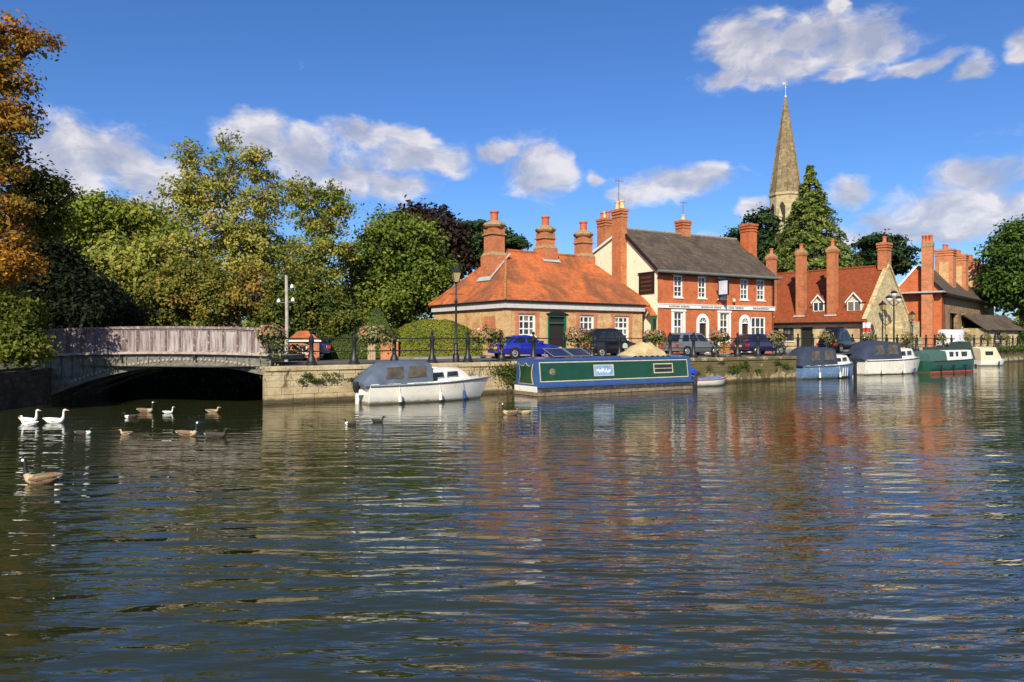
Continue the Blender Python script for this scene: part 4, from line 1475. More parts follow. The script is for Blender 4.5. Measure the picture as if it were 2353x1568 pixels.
def dormer(s_, y0, wdt, hgt):
    """small gabled dormer with leaded lights standing on the tile slope"""
    x = AL - s_
    z0 = AE + y0 * tan_ + 0.05
    root_ = MB()
    zt = z0 + hgt
    ap = zt + wdt * 0.55
    depth_ = (ap - z0) / tan_ + 0.1
    root_.prism([(x - wdt / 2, z0 - 0.15), (x + wdt / 2, z0 - 0.15), (x + wdt / 2, zt), (x, ap), (x - wdt / 2, zt)], y0 + 0.04, y0 + depth_)
    d_ = root_.build('dormer', plain('dormer_render%d' % int(s_ * 10), (0.62, 0.52, 0.33), 0.8, var=0.2), alms)
    b = MB()
    b.slab([(x - wdt / 2 - 0.12, y0 - 0.12, zt - 0.08), (x, y0 - 0.12, ap + 0.06), (x, y0 + depth_, ap + 0.06), (x - wdt / 2 - 0.12, y0 + depth_ * 0.6, zt - 0.08)], 0.06)
    b.slab([(x + wdt / 2 + 0.12, y0 - 0.12, zt - 0.08), (x, y0 - 0.12, ap + 0.06), (x, y0 + depth_, ap + 0.06), (x + wdt / 2 + 0.12, y0 + depth_ * 0.6, zt - 0.08)], 0.06)
    b.build('dormer_roof', TILEDK, d_)
    b = MB()
    for sg_ in (-1, 1):
        b.slab([(x + sg_ * (wdt / 2 + 0.14), y0 - 0.16, zt - 0.06), (x, y0 - 0.16, ap + 0.12), (x, y0 - 0.11, ap + 0.12), (x + sg_ * (wdt / 2 + 0.14), y0 - 0.11, zt - 0.06)], 0.10)
    b.box(x - wdt / 2, x - wdt / 2 + 0.07, y0 - 0.02, y0 + 0.04, z0, zt)
    b.box(x + wdt / 2 - 0.07, x + wdt / 2, y0 - 0.02, y0 + 0.04, z0, zt)
    b.box(x - wdt / 2 + 0.07, x + wdt / 2 - 0.07, y0 - 0.02, y0 + 0.04, zt - 0.06, zt + 0.02)
    b.box(x - 0.04, x + 0.04, y0 - 0.02, y0 + 0.04, z0, zt)
    b.build('dormer_frame', WHITE, d_)
    for sx in (-1, 1):
        b = MB()
        xc = x + sx * (wdt / 4 - 0.01)
        b.box(xc - wdt / 4 + 0.05, xc + wdt / 4 - 0.03, y0 + 0.015, y0 + 0.035, z0 + 0.06, zt - 0.06)
        b.build('pane', GLASS, d_)


dormer(4.25, 0.45, 0.95, 0.75)
dormer(1.25, 0.40, 1.15, 0.75)
# stone lower wall joined to the gable toward the river, and red-white hanging banner
mb = MB()
mb.box(AL - 0.02, AL + 0.9, 3.9, 7.1, -0.4, 2.5)
mb.box(AL + 0.9, AL + 1.15, 3.9, 7.1, -0.4, 1.2)
mb.build('buttress', STONE, alms)
ban = thing('hanging_banner', 'small red and white banner hanging from the almshouse corner by the stone gable', 'banner', AF + Vector((-0.25, -0.4, 0)), math.atan2(DD.y, DD.x))
for i, (mt, z0, z1) in enumerate(((WHITE, 1.9, 2.3), (REDPAINT, 1.55, 1.9), (WHITE, 1.2, 1.55), (REDPAINT, 0.9, 1.2))):
    mb = MB()
    rings = []
    for q in range(6):
        xx = -0.28 + 0.56 * q / 5
        yy = 0.05 * math.sin(q * 1.7)
        rings.append([(xx, yy - 0.008, z0), (xx, yy + 0.008, z0), (xx, yy + 0.008, z1), (xx, yy - 0.008, z1)])
    mb.loft(rings)
    mb.build('banner_stripe', mt, ban)
mb = MB()
mb.tube([(-0.32, 0.02, 0), (-0.32, 0.02, 2.4)], 0.025, 6)
mb.build('banner_pole', IRON, ban)

alms.location = (AF.x * 1.16 - DD.x * AL * 1.16, AF.y * 1.16 - DD.y * AL * 1.16, 1.52)
alms.scale = (1.16, 1.16, 1.16)
ban.location = (31.75, 64.3, 1.55)
ban.scale = (1.16, 1.16, 1.16)

# ------------------------------------------------------------------ brick terrace with row of chimneys
TD = Vector((0.67, 0.74, 0)).normalized()
terr = thing('brick_terrace', 'red brick and stone terrace on the right with a row of tall orange chimney stacks', 'building', (37.1, 62.0, GZ), math.atan2(TD.y, TD.x))
TL, TW, TE, TR = 26.0, 3.8, 5.15, 7.5
mb = MB()
mb.prism([(0.0, -0.4), (TW, -0.4), (TW, TE), (TW / 2, TR), (0.0, TE)], 0.0, 0.25, 'x')
mb.build('brick_gable', RED, terr)
mb = MB()
mb.prism([(0.0, -0.4), (TW, -0.4), (TW, TE), (TW / 2, TR), (0.0, TE)], TL - 0.25, TL, 'x')
mb.build('far_gable', REDDK, terr)
th_ = [(3.2, 6.4, 0.0, 3.4), (8.5, 9.6, 2.2, 3.6), (11.5, 12.6, 2.2, 3.6), (14.5, 15.6, 2.2, 3.6)]
wall(1.4, TL, -0.4, TE, th_, depth=0.3).build('front_wall', RUB, terr)
wall(0, 1.4, -0.4, TE, []).build('front_brick_pier', REDDK, terr)
mb = MB()
mb.box(0.25, TL - 0.25, TW - 0.2, TW, -0.4, TE)
mb.build('rear_wall', REDDK, terr)
for h_ in th_[1:]:
    window(terr, *h_, 2, 3, mat=WHITE, fw=0.08)
mb = MB()
mb.box(3.2, 6.4, 0.4, 0.45, 0, 3.4)
mb.build('passage_door', DOORDK, terr)
roof = MB()
slope((-0.02, -0.45, TE - 0.22), (TL + 0.1, -0.45, TE - 0.22), (TL + 0.1, TW / 2, TR + 0.05), (-0.02, TW / 2, TR + 0.05), 20, 6, 0.05)
roof.build('roof', SLATE, terr, smooth=True)
roof = MB()
slope((TL + 0.1, TW + 0.35, TE - 0.22), (-0.02, TW + 0.35, TE - 0.22), (-0.02, TW / 2, TR + 0.05), (TL + 0.1, TW / 2, TR + 0.05), 20, 6, 0.05)
roof.build('rear_roof', TILEDK, terr, smooth=True)
mb = MB()
mb.slab([(-0.14, TW + 0.3, TE - 0.15), (-0.14, TW / 2, TR + 0.10), (-0.02, TW / 2, TR + 0.10), (-0.02, TW + 0.3, TE - 0.15)], 0.15)
mb.build('verge', WHITE, terr)
mb = MB()
mb.slab([(-0.14, -0.3, TE - 0.15), (-0.14, TW / 2, TR + 0.10), (-0.02, TW / 2, TR + 0.10), (-0.02, -0.3, TE - 0.15)], 0.15)
mb.build('verge', BLACKP, terr)  # black strip painted in as the shadow line right of the gable apex
mb = MB()
mb.box(-0.85, -0.003, -0.3, TW + 0.6, TE - 0.1, TE + 0.03)
mb.build('lead_canopy', LEAD, terr)
mb = MB()
mb.tube([(-0.2, -0.5, TE - 0.24), (TL, -0.5, TE - 0.28)], 0.10, 8)
mb.box(0.0, TL, -0.42, -0.003, TE - 0.36, TE - 0.28)
mb.build('gutter', BLACKP, terr)
chimney(terr, -0.34, 1.0, 0.0, 9.45, 0.62, 0.85, mat=REDLT, style='plain', pots=0)
chs = [o_ for o_ in terr.children if o_.name.startswith('chimney')][-1]
for dy_ in (-0.3, 0.05, 0.38):
    pot_at(chs, -0.34, 1.0 + dy_ * 0.8, 9.48, 0.6, 0.16)
for s_, zt in ((7.6, 9.55), (13.5, 9.55), (19.7, 9.6), (24.6, 9.4)):
    chimney(terr, s_, TW / 2 - 0.7, TE - 0.3, zt, 1.35, 1.5, mat=REDLT, style='banded', pots=3, poth=0.45)
    mb = MB()
    mb.box(s_ - 0.75, s_ - 0.678, TW / 2 - 1.1, TW / 2 - 0.3, TE - 0.3, zt - 1.2)
    mb.build('buff_facing', BUFF, terr)

terr.location = (47.1, 78.7, 1.40)
terr.scale = (1.27, 1.27, 1.27)

# low stone house at the far right under the tree
hut = thing('stone_outbuilding', 'low stone outbuilding with dark roof at the far right below the green tree', 'house', along(2262, 84, GZ), R(30))
mb = wall(0, 9, -0.4, 2.3, [(2.2, 3.6, 0.9, 1.8)], depth=0.2)
mb.build('front_wall', STONE, hut)
mb = MB()
mb.box(0.0, 0.2, 0.002, 4.5, -0.4, 2.3)
mb.box(8.8, 9.0, 0.002, 4.5, -0.4, 2.3)
mb.box(0.2, 8.8, 4.3, 4.5, -0.4, 2.3)
mb.build('side_walls', STONE, hut)
window(hut, 2.2, 3.6, 0.9, 1.8, 3, 2, mat=BLACKP)
mb = MB()
mb.slab([(-0.3, -0.5, 2.1), (9.3, -0.5, 2.1), (9.3, 2.25, 4.0), (-0.3, 2.25, 4.0)], 0.12)
mb.slab([(-0.3, 5.0, 2.1), (9.3, 5.0, 2.1), (9.3, 2.25, 4.0), (-0.3, 2.25, 4.0)], 0.12)
mb.build('roof', SLATE, hut)

# small brick house behind the orange shrubs near the bridge
hs_ = thing('brick_gatehouse', 'small red brick garden house with white trim behind the railing near the bridge', 'house', along(664, 39.2, 1.62), R(20))
mb = wall(0, 1.6, -0.4, 1.0, [(0.5, 0.95, 0.35, 0.8)], depth=0.15)
mb.box(0.0, 0.12, 0.002, 1.6, -0.4, 1.0)
mb.box(1.48, 1.6, 0.002, 1.6, -0.4, 1.0)
mb.build('wall', REDLT, hs_)
window(hs_, 0.5, 0.95, 0.35, 0.8, 2, 1)
mb = MB()
mb.box(-0.1, 1.7, -0.1, 1.7, 1.0, 1.08)
mb.build('cornice', WHITE, hs_)
mb = MB()
mb.frustum(0.8, 0.8, 1.08, 1.6, 1.7, 1.7, 0.5, 0.5)
mb.build('roof', TILE, hs_)

# ------------------------------------------------------------------ church spire
ch_c = along(1805, 130, 0)
church = thing('church_spire', 'tall octagonal stone church spire with weathervane behind the conifer', 'church', (ch_c.x, ch_c.y, GZ), R(12))


def octa(r, z, rot=22.5):
    return [(r * math.cos(R(rot + 45 * i)), r * math.sin(R(rot + 45 * i)), z) for i in range(8)]


mb = MB()
mb.box(-3.3, 3.3, -3.3, 3.3, -1, 19.5)
mb.build('tower', TOWERST, church)
mb = MB()
mb.box(-3.6, 3.6, -3.6, 3.6, 19.5, 20.0)
for k_ in range(-3, 4):
    for (ax, ay) in ((k_ * 1.05, -3.45), (k_ * 1.05, 3.45), (-3.45, k_ * 1.05), (3.45, k_ * 1.05)):
        mb.box(ax - 0.28, ax + 0.28, ay - 0.12, ay + 0.12, 20.0, 20.9)
mb.build('parapet', TOWERST, church)
for sx, sy in ((-1, -1), (1, -1), (1, 1), (-1, 1)):
    mb = MB()
    mb.frustum(sx * 3.3, sy * 3.3, 20.0, 22.4, 0.6, 0.6, 0.5, 0.5)
    mb.frustum(sx * 3.3, sy * 3.3, 22.4, 24.2, 0.75, 0.75, 0.08, 0.08)
    mb.build('pinnacle', TOWERST, church)
mb = MB()
mb.loft([octa(2.75, 19.9), octa(2.75, 26.6), octa(2.95, 26.8), octa(2.95, 27.2)])
mb.build('octagon_drum', TOWERST, church)
for i in range(8):
    mb = MB()
    an = R(45 * i)
    cxx, cyy = 2.56 * math.cos(an), 2.56 * math.sin(an)
    pts = [(-0.5, 21.8), (0.5, 21.8), (0.5, 24.6), (0.25, 25.2), (0.0, 25.5), (-0.25, 25.2), (-0.5, 24.6)]
    rings = [[(-a_ * math.sin(an) + cxx * f, a_ * math.cos(an) + cyy * f, z) for a_, z in pts] for f in (0.98, 1.012)]
    mb.loft(rings)
    mb.build('belfry_opening', INTER, church)
mb = MB()
rings = []
for i in range(13):
    f = i / 12
    r_ = 2.72 * (1 - f) + 0.10 * f + 0.06 * math.sin(math.pi * f)
    rings.append(octa(r_, 27.2 + 17.6 * f))
mb.loft(rings)
sp = mb.build('spire', SPIREST, church)
mb = MB()
for i in range(8):
    a_ = R(22.5 + 45 * i)
    pts = []
    for j in range(13):
        f = j / 12
        r_ = 2.74 * (1 - f) + 0.11 * f + 0.06 * math.sin(math.pi * f)
        pts.append((r_ * math.cos(a_), r_ * math.sin(a_), 27.2 + 17.6 * f))
    mb.tube(pts, [0.13 - 0.006 * j for j in range(13)], 6)
mb.build('spire_ribs', SPIREST, sp)
mb = MB()
mb.lathe([(0.16, 44.6), (0.3, 44.8), (0.16, 45.0), (0.05, 45.1), (0.05, 46.3), (0.12, 46.4), (0.12, 46.6), (0.03, 46.7), (0.03, 47.6)], 8)
mb.tube([(-0.5, 0, 47.1), (0.5, 0, 47.1)], 0.05, 5)
mb.prism([(-0.55, 46.95), (-0.1, 47.08), (-0.1, 47.3), (-0.55, 47.4)], -0.02, 0.02)
mb.build('weathervane', plain('gilt', (0.62, 0.60, 0.52), 0.4), church)

# ------------------------------------------------------------------ foliage helpers
def leaf_mesh(name, cen, nrm, size, tint, mat, parent=None, aspect=0.55, sizevar=0.35):
    """one rhombic leaf face per centre"""
    n = len(cen)
    cen = np.asarray(cen, dtype=np.float32)
    nrm = nrm / (np.linalg.norm(nrm, axis=1, keepdims=True) + 1e-6)
    r = rng.normal(size=(n, 3))
    u = np.cross(nrm, r)
    u /= np.linalg.norm(u, axis=1, keepdims=True) + 1e-6
    v = np.cross(nrm, u)
    s = size * (1 + rng.uniform(-sizevar, sizevar, (n, 1)))
    u = u * s
    v = v * s * aspect
    bend = nrm * s * 0.18
    co = np.empty((n, 4, 3), dtype=np.float32)
    co[:, 0] = cen - u
    co[:, 1] = cen - v + bend
    co[:, 2] = cen + u
    co[:, 3] = cen + v + bend
    me = bpy.data.meshes.new(name)
    me.vertices.add(4 * n)
    me.vertices.foreach_set('co', co.reshape(-1))
    me.loops.add(4 * n)
    me.loops.foreach_set('vertex_index', np.arange(4 * n, dtype=np.int32))
    me.polygons.add(n)
    me.polygons.foreach_set('loop_start', np.arange(0, 4 * n, 4, dtype=np.int32))
    at_ = me.attributes.new('tint', 'FLOAT', 'POINT')
    at_.data.foreach_set('value', np.repeat(np.clip(tint, 0, 1).astype(np.float32), 4))
    me.materials.append(mat)
    me.update(calc_edges=True)
    ob = bpy.data.objects.new(name, me)
    COL.objects.link(ob)
    if parent:
        ob.parent = parent
    return ob


def unit(n):
    v = rng.normal(size=(n, 3))
    return v / np.linalg.norm(v, axis=1, keepdims=True)


def clumps_in(lobes, n, inner=0.45):
    vol = np.array([(l[3] * l[4] * l[5]) ** 0.72 for l in lobes])
    pick = rng.choice(len(lobes), n, p=vol / vol.sum())
    L = np.array(lobes, dtype=float)[pick]
    d = unit(n)
    r = inner + (1 - inner) * rng.uniform(0, 1, (n, 1)) ** 0.6
    c = L[:, :3] + d * r * L[:, 3:6]
    return c, d, pick


def tree(name, label, base, lobes, clumps, per, leaf, mat, clump_r=0.8, trunk_r=0.3, trunk_h=None, bark=None, group=None, tint_bias=0.0, flat=0.75, inner=0.45, hang=0.0, twig=0.55, cat='tree', lobe_tint=None, spread=0.25, limbs=True):
    root_ = thing(name, label, cat, base, 0, group)
    c, d, pick = clumps_in(lobes, clumps, inner)
    c[:, 2] = np.maximum(c[:, 2], 0.15)
    ctint = rng.uniform(0, 1, clumps)
    if lobe_tint is not None:
        ctint = np.clip(ctint * 0.6 + np.array(lobe_tint)[pick] * 0.55, 0, 1)
    n = clumps * per
    idx = np.repeat(np.arange(clumps), per)
    off = rng.normal(size=(n, 3)) * clump_r * 0.5 * (0.7 + 0.6 * rng.uniform(size=(clumps, 1)))[idx]
    off[:, 2] *= flat
    if hang:
        off[:, 2] -= np.abs(rng.normal(size=n)) * hang
        off[:, :2] *= 0.55
    p = c[idx] + off
    keep = p[:, 2] > 0.05
    nr = d[idx] * 0.7 + np.array([0, 0, 0.55]) + rng.normal(size=(n, 3)) * 0.55
    if hang:
        nr = d[idx] + rng.normal(size=(n, 3)) * 0.6
    tint = ctint[idx] * 0.55 + rng.uniform(0, 1, n) * 0.45 + tint_bias
    leaf_mesh('crown', p[keep], nr[keep], leaf, tint[keep], mat, root_)
    b = MB()
    top = max(l[2] for l in lobes)
    th = trunk_h or top * 0.8
    sway = [Vector((random.uniform(-1, 1), random.uniform(-1, 1), 0)) * trunk_r * 0.8 for _ in range(7)]
    cx = np.mean([l[0] for l in lobes]) * 0.5
    cy = np.mean([l[1] for l in lobes]) * 0.5
    tp = [Vector((cx * (i / 6), cy * (i / 6), -0.3 + (th + 0.3) * i / 6)) + sway[i] * (i / 6) for i in range(7)]
    b.tube(tp, [trunk_r * (1.35 if i == 0 else 1.0 - 0.13 * i) for i in range(7)], 8)
    if limbs:
        for li, l in enumerate(lobes):
            q = Vector(l[:3])
            k0 = min(tp, key=lambda v: (v - q).length + max(0, v.z - q.z + 0.6) * 2)
            mid_ = k0.lerp(q, 0.5) + Vector((random.uniform(-.3, .3), random.uniform(-.3, .3), 0.25))
            r0 = trunk_r * 0.42
            b.tube([k0, mid_, q], [r0, r0 * 0.7, r0 * 0.4], 6)
            mine = np.where(pick == li)[0]
            for j in mine[: int(len(mine) * twig)]:
                e_ = Vector(c[j])
                m2 = q.lerp(e_, 0.5) + Vector((random.uniform(-.2, .2), random.uniform(-.2, .2), random.uniform(0, .25)))
                b.tube([q, m2, e_], [r0 * 0.34, r0 * 0.22, 0.012], 4, cap=False)
    b.build('trunk', bark or BARK, root_)
    return root_


def px_lobes(base, y, spec):
    """lobes measured as (px, py, half-width px, half-height px, depth offset, depth radius)"""
    out = []
    for px, py, rw, rh, do, rd in spec:
        yy = y + do
        s = yy / 1650
        out.append(((px - 1176.5) * s - base[0], yy - base[1], EYE + (778 - py) * s - base[2], rw * s, rd, rh * s))
    return out


# ------------------------------------------------------------------ trees, left to right
B = (-23.6, 29.0, 1.5)
tree('autumn_tree', 'tall orange autumn tree leaning in over the bank at the left edge', B,
     px_lobes(B, 27.5, [(8, 75, 48, 30, 0, 1.4), (75, 105, 34, 22, 0.3, 1.0), (98, 97, 16, 14, 0, .6), (-35, 170, 75, 55, 0, 1.8), (25, 150, 28, 20, 0, 1.0), (55, 190, 16, 10, 0, .6), (5, 255, 52, 32, 0, 1.4), (62, 295, 28, 11, -.3, .8),
                        (-35, 330, 80, 42, 0, 1.8), (30, 235, 22, 14, .2, .7), (-10, 400, 65, 38, 0, 1.8), (45, 392, 20, 18, -.4, .7), (-12, 480, 70, 42, 0, 1.8), (45, 465, 28, 24, -.3, 1.0), (30, 545, 46, 32, 0, 1.4), (-55, 600, 100, 70, .5, 2.2), (35, 610, 40, 28, -.3, 1.2), (-120, 350, 90, 230, 1, 2.5)]),
     430, 80, 0.088, L_AUTUMN, clump_r=0.50, trunk_r=0.38, trunk_h=10.5, inner=0.3, lobe_tint=[0.8, .9, .8, 0.6, .6, .5, 0.5, 0.15, 0.2, .4, 0.15, .1, 0.1, .3, .7, 0.6, .8, 0.1])
B = (-21.6, 30.4, 1.5)
tree('leafy_branch_tree', 'young yellow-green tree poking out between the orange tree and the dark trees', B,
     px_lobes(B, 30, [(135, 440, 26, 34, 0, 0.8), (85, 410, 40, 40, 0, 1.0), (110, 500, 40, 40, 0, 1.0), (80, 480, 50, 70, 0, 1.2)]),
     90, 60, 0.095, L_BUSHY, clump_r=0.5, trunk_r=0.10, trunk_h=7.5)
B = (-20.3, 27.4, 1.5)
tree('riverside_bush', 'yellow-green leafy bush overhanging the dark bank left of the bridge', B,
     px_lobes(B, 27.4, [(20, 780, 62, 62, 0, 1.2), (60, 800, 42, 40, -.5, 0.9), (-20, 720, 70, 60, 0.5, 1.3), (45, 720, 48, 38, 0, 1.0)]),
     240, 70, 0.08, L_BUSHY, clump_r=0.42, trunk_r=0.12, cat='bush', inner=0.3, trunk_h=1.6)
B = (-30.0, 43.0, 1.55)
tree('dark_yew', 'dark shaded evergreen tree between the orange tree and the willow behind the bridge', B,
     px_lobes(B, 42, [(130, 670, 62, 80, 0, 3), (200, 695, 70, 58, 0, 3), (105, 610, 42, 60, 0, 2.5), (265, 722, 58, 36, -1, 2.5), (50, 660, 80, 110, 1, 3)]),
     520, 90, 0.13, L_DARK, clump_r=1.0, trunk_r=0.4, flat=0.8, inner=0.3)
B = (-18.5, 48.0, 0.0)
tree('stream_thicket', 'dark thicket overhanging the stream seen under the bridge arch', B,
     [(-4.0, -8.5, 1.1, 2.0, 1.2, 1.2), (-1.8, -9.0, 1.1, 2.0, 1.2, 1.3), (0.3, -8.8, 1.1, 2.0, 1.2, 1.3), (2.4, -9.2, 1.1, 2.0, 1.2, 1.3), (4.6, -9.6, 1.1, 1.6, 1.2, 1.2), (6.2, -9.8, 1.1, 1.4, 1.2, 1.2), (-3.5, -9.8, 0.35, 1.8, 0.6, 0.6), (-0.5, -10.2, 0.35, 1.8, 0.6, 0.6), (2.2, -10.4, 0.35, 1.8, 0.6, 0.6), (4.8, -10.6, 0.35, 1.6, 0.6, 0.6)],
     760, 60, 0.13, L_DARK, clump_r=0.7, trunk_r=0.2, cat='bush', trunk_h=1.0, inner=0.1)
B = (-40.0, 62.0, 1.55)
tree('round_lime_tree', 'sunlit light green round-topped tree far behind the dark evergreen', B,
     px_lobes(B, 62, [(240, 500, 75, 48, 0, 4), (325, 508, 58, 40, 1, 3), (160, 515, 60, 50, 0, 3.5), (250, 580, 125, 70, 1, 4), (385, 540, 45, 50, 1, 3), (140, 590, 70, 60, 0, 3)]),
     360, 60, 0.2, L_LIME, clump_r=1.15, trunk_r=0.4, lobe_tint=[0.4, 0.7, 0.3, 0.6, 0.8, .4])
B = (-26.5, 50.0, 1.55)
tree('weeping_willow', 'yellow-green weeping willow hanging behind the middle of the bridge', B,
     px_lobes(B, 50, [(290, 600, 70, 62, 0, 2.8), (350, 630, 70, 80, 0, 2.6), (240, 610, 50, 50, 0, 2.2), (320, 690, 80, 55, -.5, 2.5)]),
     330, 60, 0.17, L_WILLOW, clump_r=0.75, trunk_r=0.4, hang=0.9, inner=0.55)
B = (-19.8, 52.0, 1.55)
tree('tall_olive_tree', 'tallest olive-green tree with thinning ragged crown behind the bridge', B,
     px_lobes(B, 52, [(430, 365, 40, 40, 0, 1.5), (525, 322, 28, 26, 0, 1.0), (585, 375, 42, 40, 0, 1.6), (500, 420, 80, 62, 0, 2.6), (430, 455, 52, 62, 0, 2.0), (610, 450, 52, 60, 0, 2.0),
                      (520, 530, 120, 75, 0, 3.2), (430, 590, 80, 80, 0, 2.6), (600, 580, 85, 75, 0, 2.8), (510, 655, 130, 70, -.5, 3.2)]),
     640, 50, 0.125, L_OLIVE, clump_r=0.56, trunk_r=0.36, bark=BARKPALE, inner=0.25, twig=0.7)
B = (-13.9, 51.0, 1.55)
tree('thin_gold_tree', 'thin golden-tinged tree with bare branches showing, right of the tallest tree', B,
     px_lobes(B, 51, [(690, 440, 42, 42, 0, 1.5), (755, 455, 45, 34, 0, 1.4), (725, 510, 70, 45, 0, 2.0), (785, 480, 28, 24, 0, 1.0), (720, 590, 85, 55, 0, 2.4), (790, 570, 42, 34, 0, 1.4), (720, 660, 85, 60, -.4, 2.4)]),
     300, 44, 0.12, L_OLIVEOR, tint_bias=-0.12, clump_r=0.54, trunk_r=0.24, bark=BARKPALE, inner=0.25, twig=0.85)
B = (-18.6, 45.5, 1.55)
tree('turning_shrub', 'orange and yellow shrubs massed above the middle of the bridge parapet', B,
     px_lobes(B, 45, [(400, 680, 62, 62, 0, 1.8), (500, 690, 70, 60, 0, 1.8), (585, 680, 60, 62, 0, 1.8), (450, 640, 60, 40, 0.5, 1.6)]),
     360, 60, 0.115, L_SHRUB, clump_r=0.55, trunk_r=0.16, cat='shrub', lobe_tint=[0.5, 0.6, 0.9, 0.4])
B = (-13.6, 44.5, 1.65)
tree('golden_shrub', 'tall green and gold shrub right behind the pale pole', B,
     px_lobes(B, 44.5, [(690, 680, 60, 60, 0, 1.6), (745, 715, 55, 55, 0, 1.5), (650, 720, 50, 45, 0, 1.4), (800, 745, 50, 42, 0, 1.4)]),
     280, 60, 0.115, L_SHRUB, clump_r=0.55, trunk_r=0.14, cat='shrub', tint_bias=-0.15)
B = (-8.2, 56.0, 1.6)
tree('broad_green_tree', 'broad dense green tree beside the lodge', B,
     px_lobes(B, 56, [(900, 540, 75, 48, 0, 3.4), (960, 560, 55, 45, 0, 3), (870, 610, 75, 65, 0, 3.2), (970, 630, 75, 62, -.5, 3.2), (900, 690, 105, 60, -1, 3.2), (1010, 680, 52, 52, 0, 2.5), (830, 690, 48, 58, -1, 2.2)]),
     560, 64, 0.155, L_GREEN, clump_r=0.9, trunk_r=0.42, inner=0.35)
B = (-7.6, 73.0, 1.6)
tree('copper_beech', 'dark copper-leaved tree rising behind the broad green tree', B,
     px_lobes(B, 73, [(985, 515, 62, 44, 0, 3.5), (1025, 560, 48, 55, 0, 3), (940, 530, 50, 40, 0, 3), (1040, 600, 40, 45, 0, 2.5)]),
     300, 44, 0.24, L_COPPER, clump_r=1.05, trunk_r=0.4)
B = (-2.6, 76.0, 1.6)
tree('dark_cedar', 'dark cedar behind the first lodge chimney', B,
     px_lobes(B, 76, [(1090, 525, 40, 16, 0, 3), (1130, 545, 62, 18, 0, 3), (1085, 575, 50, 28, 0, 3), (1170, 560, 42, 14, 0, 2.5), (1120, 590, 70, 28, 0, 3)]),
     240, 44, 0.22, L_CEDAR, clump_r=0.95, flat=0.4, trunk_r=0.35)
B = tuple(along(1735, 102, 1.6))
tree('dark_pine', 'dark pine left of the church spire behind the inn', B,
     px_lobes(B, 102, [(1750, 515, 28, 36, 0, 3), (1742, 560, 48, 30, 0, 3.5), (1705, 545, 30, 20, 0, 3), (1760, 590, 50, 34, 0, 3.5), (1710, 600, 40, 30, 0, 3)]),
     260, 40, 0.30, L_CEDAR, clump_r=1.2, trunk_r=0.4, flat=0.6)
B = tuple(along(2030, 96, 1.6))
tree('dark_evergreen', 'dark spreading evergreen right of the pointed conifer', B,
     px_lobes(B, 96, [(2020, 560, 42, 20, 0, 3), (2035, 590, 52, 22, 0, 3.5), (2005, 600, 40, 28, 0, 3), (2060, 610, 34, 18, 0, 3), (2065, 575, 22, 10, 0, 2)]),
     240, 40, 0.28, L_CEDAR, clump_r=1.1, trunk_r=0.4, flat=0.4)
B = tuple(along(2352, 94, 1.55))
tree('far_right_tree', 'large round green tree at the right edge', B,
     px_lobes(B, 94, [(2362, 550, 62, 44, 0, 4), (2312, 595, 40, 40, 0, 3.5), (2400, 620, 95, 90, 0, 4.5), (2300, 668, 36, 34, 0, 3.2), (2350, 668, 66, 44, -1, 3.5), (2285, 640, 20, 18, 0, 1.5), (2325, 535, 18, 14, 0, 1.5)]),
     620, 56, 0.26, L_RIGHT, clump_r=1.2, trunk_r=0.45, inner=0.4)
B = tuple(along(2335, 88.5, 1.55))
tree('waterside_shrub', 'small bright green shrub at the right edge above the far bank', B,
     px_lobes(B, 88.5, [(2345, 765, 24, 26, 0, 1.0), (2320, 785, 22, 18, 0, 1.0)]),
     70, 40, 0.16, L_RIGHT, clump_r=0.5, trunk_r=0.1, cat='shrub')

# pointed conifer: whorls of drooping boughs
cb = along(1862, 95, 1.6)
conifer = thing('pointed_conifer', 'big pointed conifer in front of the church spire', 'tree', cb, 0)
Hc = EYE + (778 - 378) * 95 / 1650 - 1.6
pc, pn, pt = [], [], []
brm = MB()
brm.tube([(0, 0, -0.3), (0, 0, Hc * 0.5), (0, 0, Hc * 0.97)], [0.5, 0.3, 0.04], 8)
z = 2.0
while z < Hc - 0.3:
    f = 1 - z / Hc
    rad = 0.3 + 14.2 * f ** 1.2 if f < 0.72 else 9.6
    rad = min(rad, 10.0)
    nb = int(7 + 12 * f)
    for b_ in range(nb):
        a_ = random.uniform(0, 2 * math.pi)
        ln = rad * random.uniform(0.78, 1.06)
        zz = z + random.uniform(-0.35, 0.35)
        droop = ln * random.uniform(0.12, 0.30)
        brm.tube([(0, 0, zz), (math.cos(a_) * ln * 0.6, math.sin(a_) * ln * 0.6, zz + 0.05 * ln), (math.cos(a_) * ln, math.sin(a_) * ln, zz - droop)], [0.07, 0.045, 0.015], 4, cap=False)
        m_ = int(20 + 34 * ln / 4)
        tt = rng.uniform(0.3, 1.0, m_) ** 0.7
        lat = rng.normal(size=m_) * 0.26 * (0.4 + ln * 0.22)
        px_ = np.cos(a_) * ln * tt - np.sin(a_) * lat
        py_ = np.sin(a_) * ln * tt + np.cos(a_) * lat
        pz_ = zz - droop * tt ** 2 + 0.08 * ln * (tt - tt ** 2) + rng.normal(size=m_) * 0.14 - np.abs(lat) * 0.25
        pc.append(np.stack([px_, py_, pz_], 1))
        nn = np.stack([np.cos(a_) * np.ones(m_) * 0.5, np.sin(a_) * np.ones(m_) * 0.5, np.ones(m_) * 0.7], 1) + rng.normal(size=(m_, 3)) * 0.45
        pn.append(nn)
        pt.append(np.full(m_, random.uniform(0, 0.5)) + rng.uniform(0, 0.5, m_))
    z += 0.33
leaf_mesh('crown', np.concatenate(pc), np.concatenate(pn), 0.21, np.concatenate(pt), L_CONIFER, conifer, aspect=0.5)
brm.build('trunk', BARK, conifer)

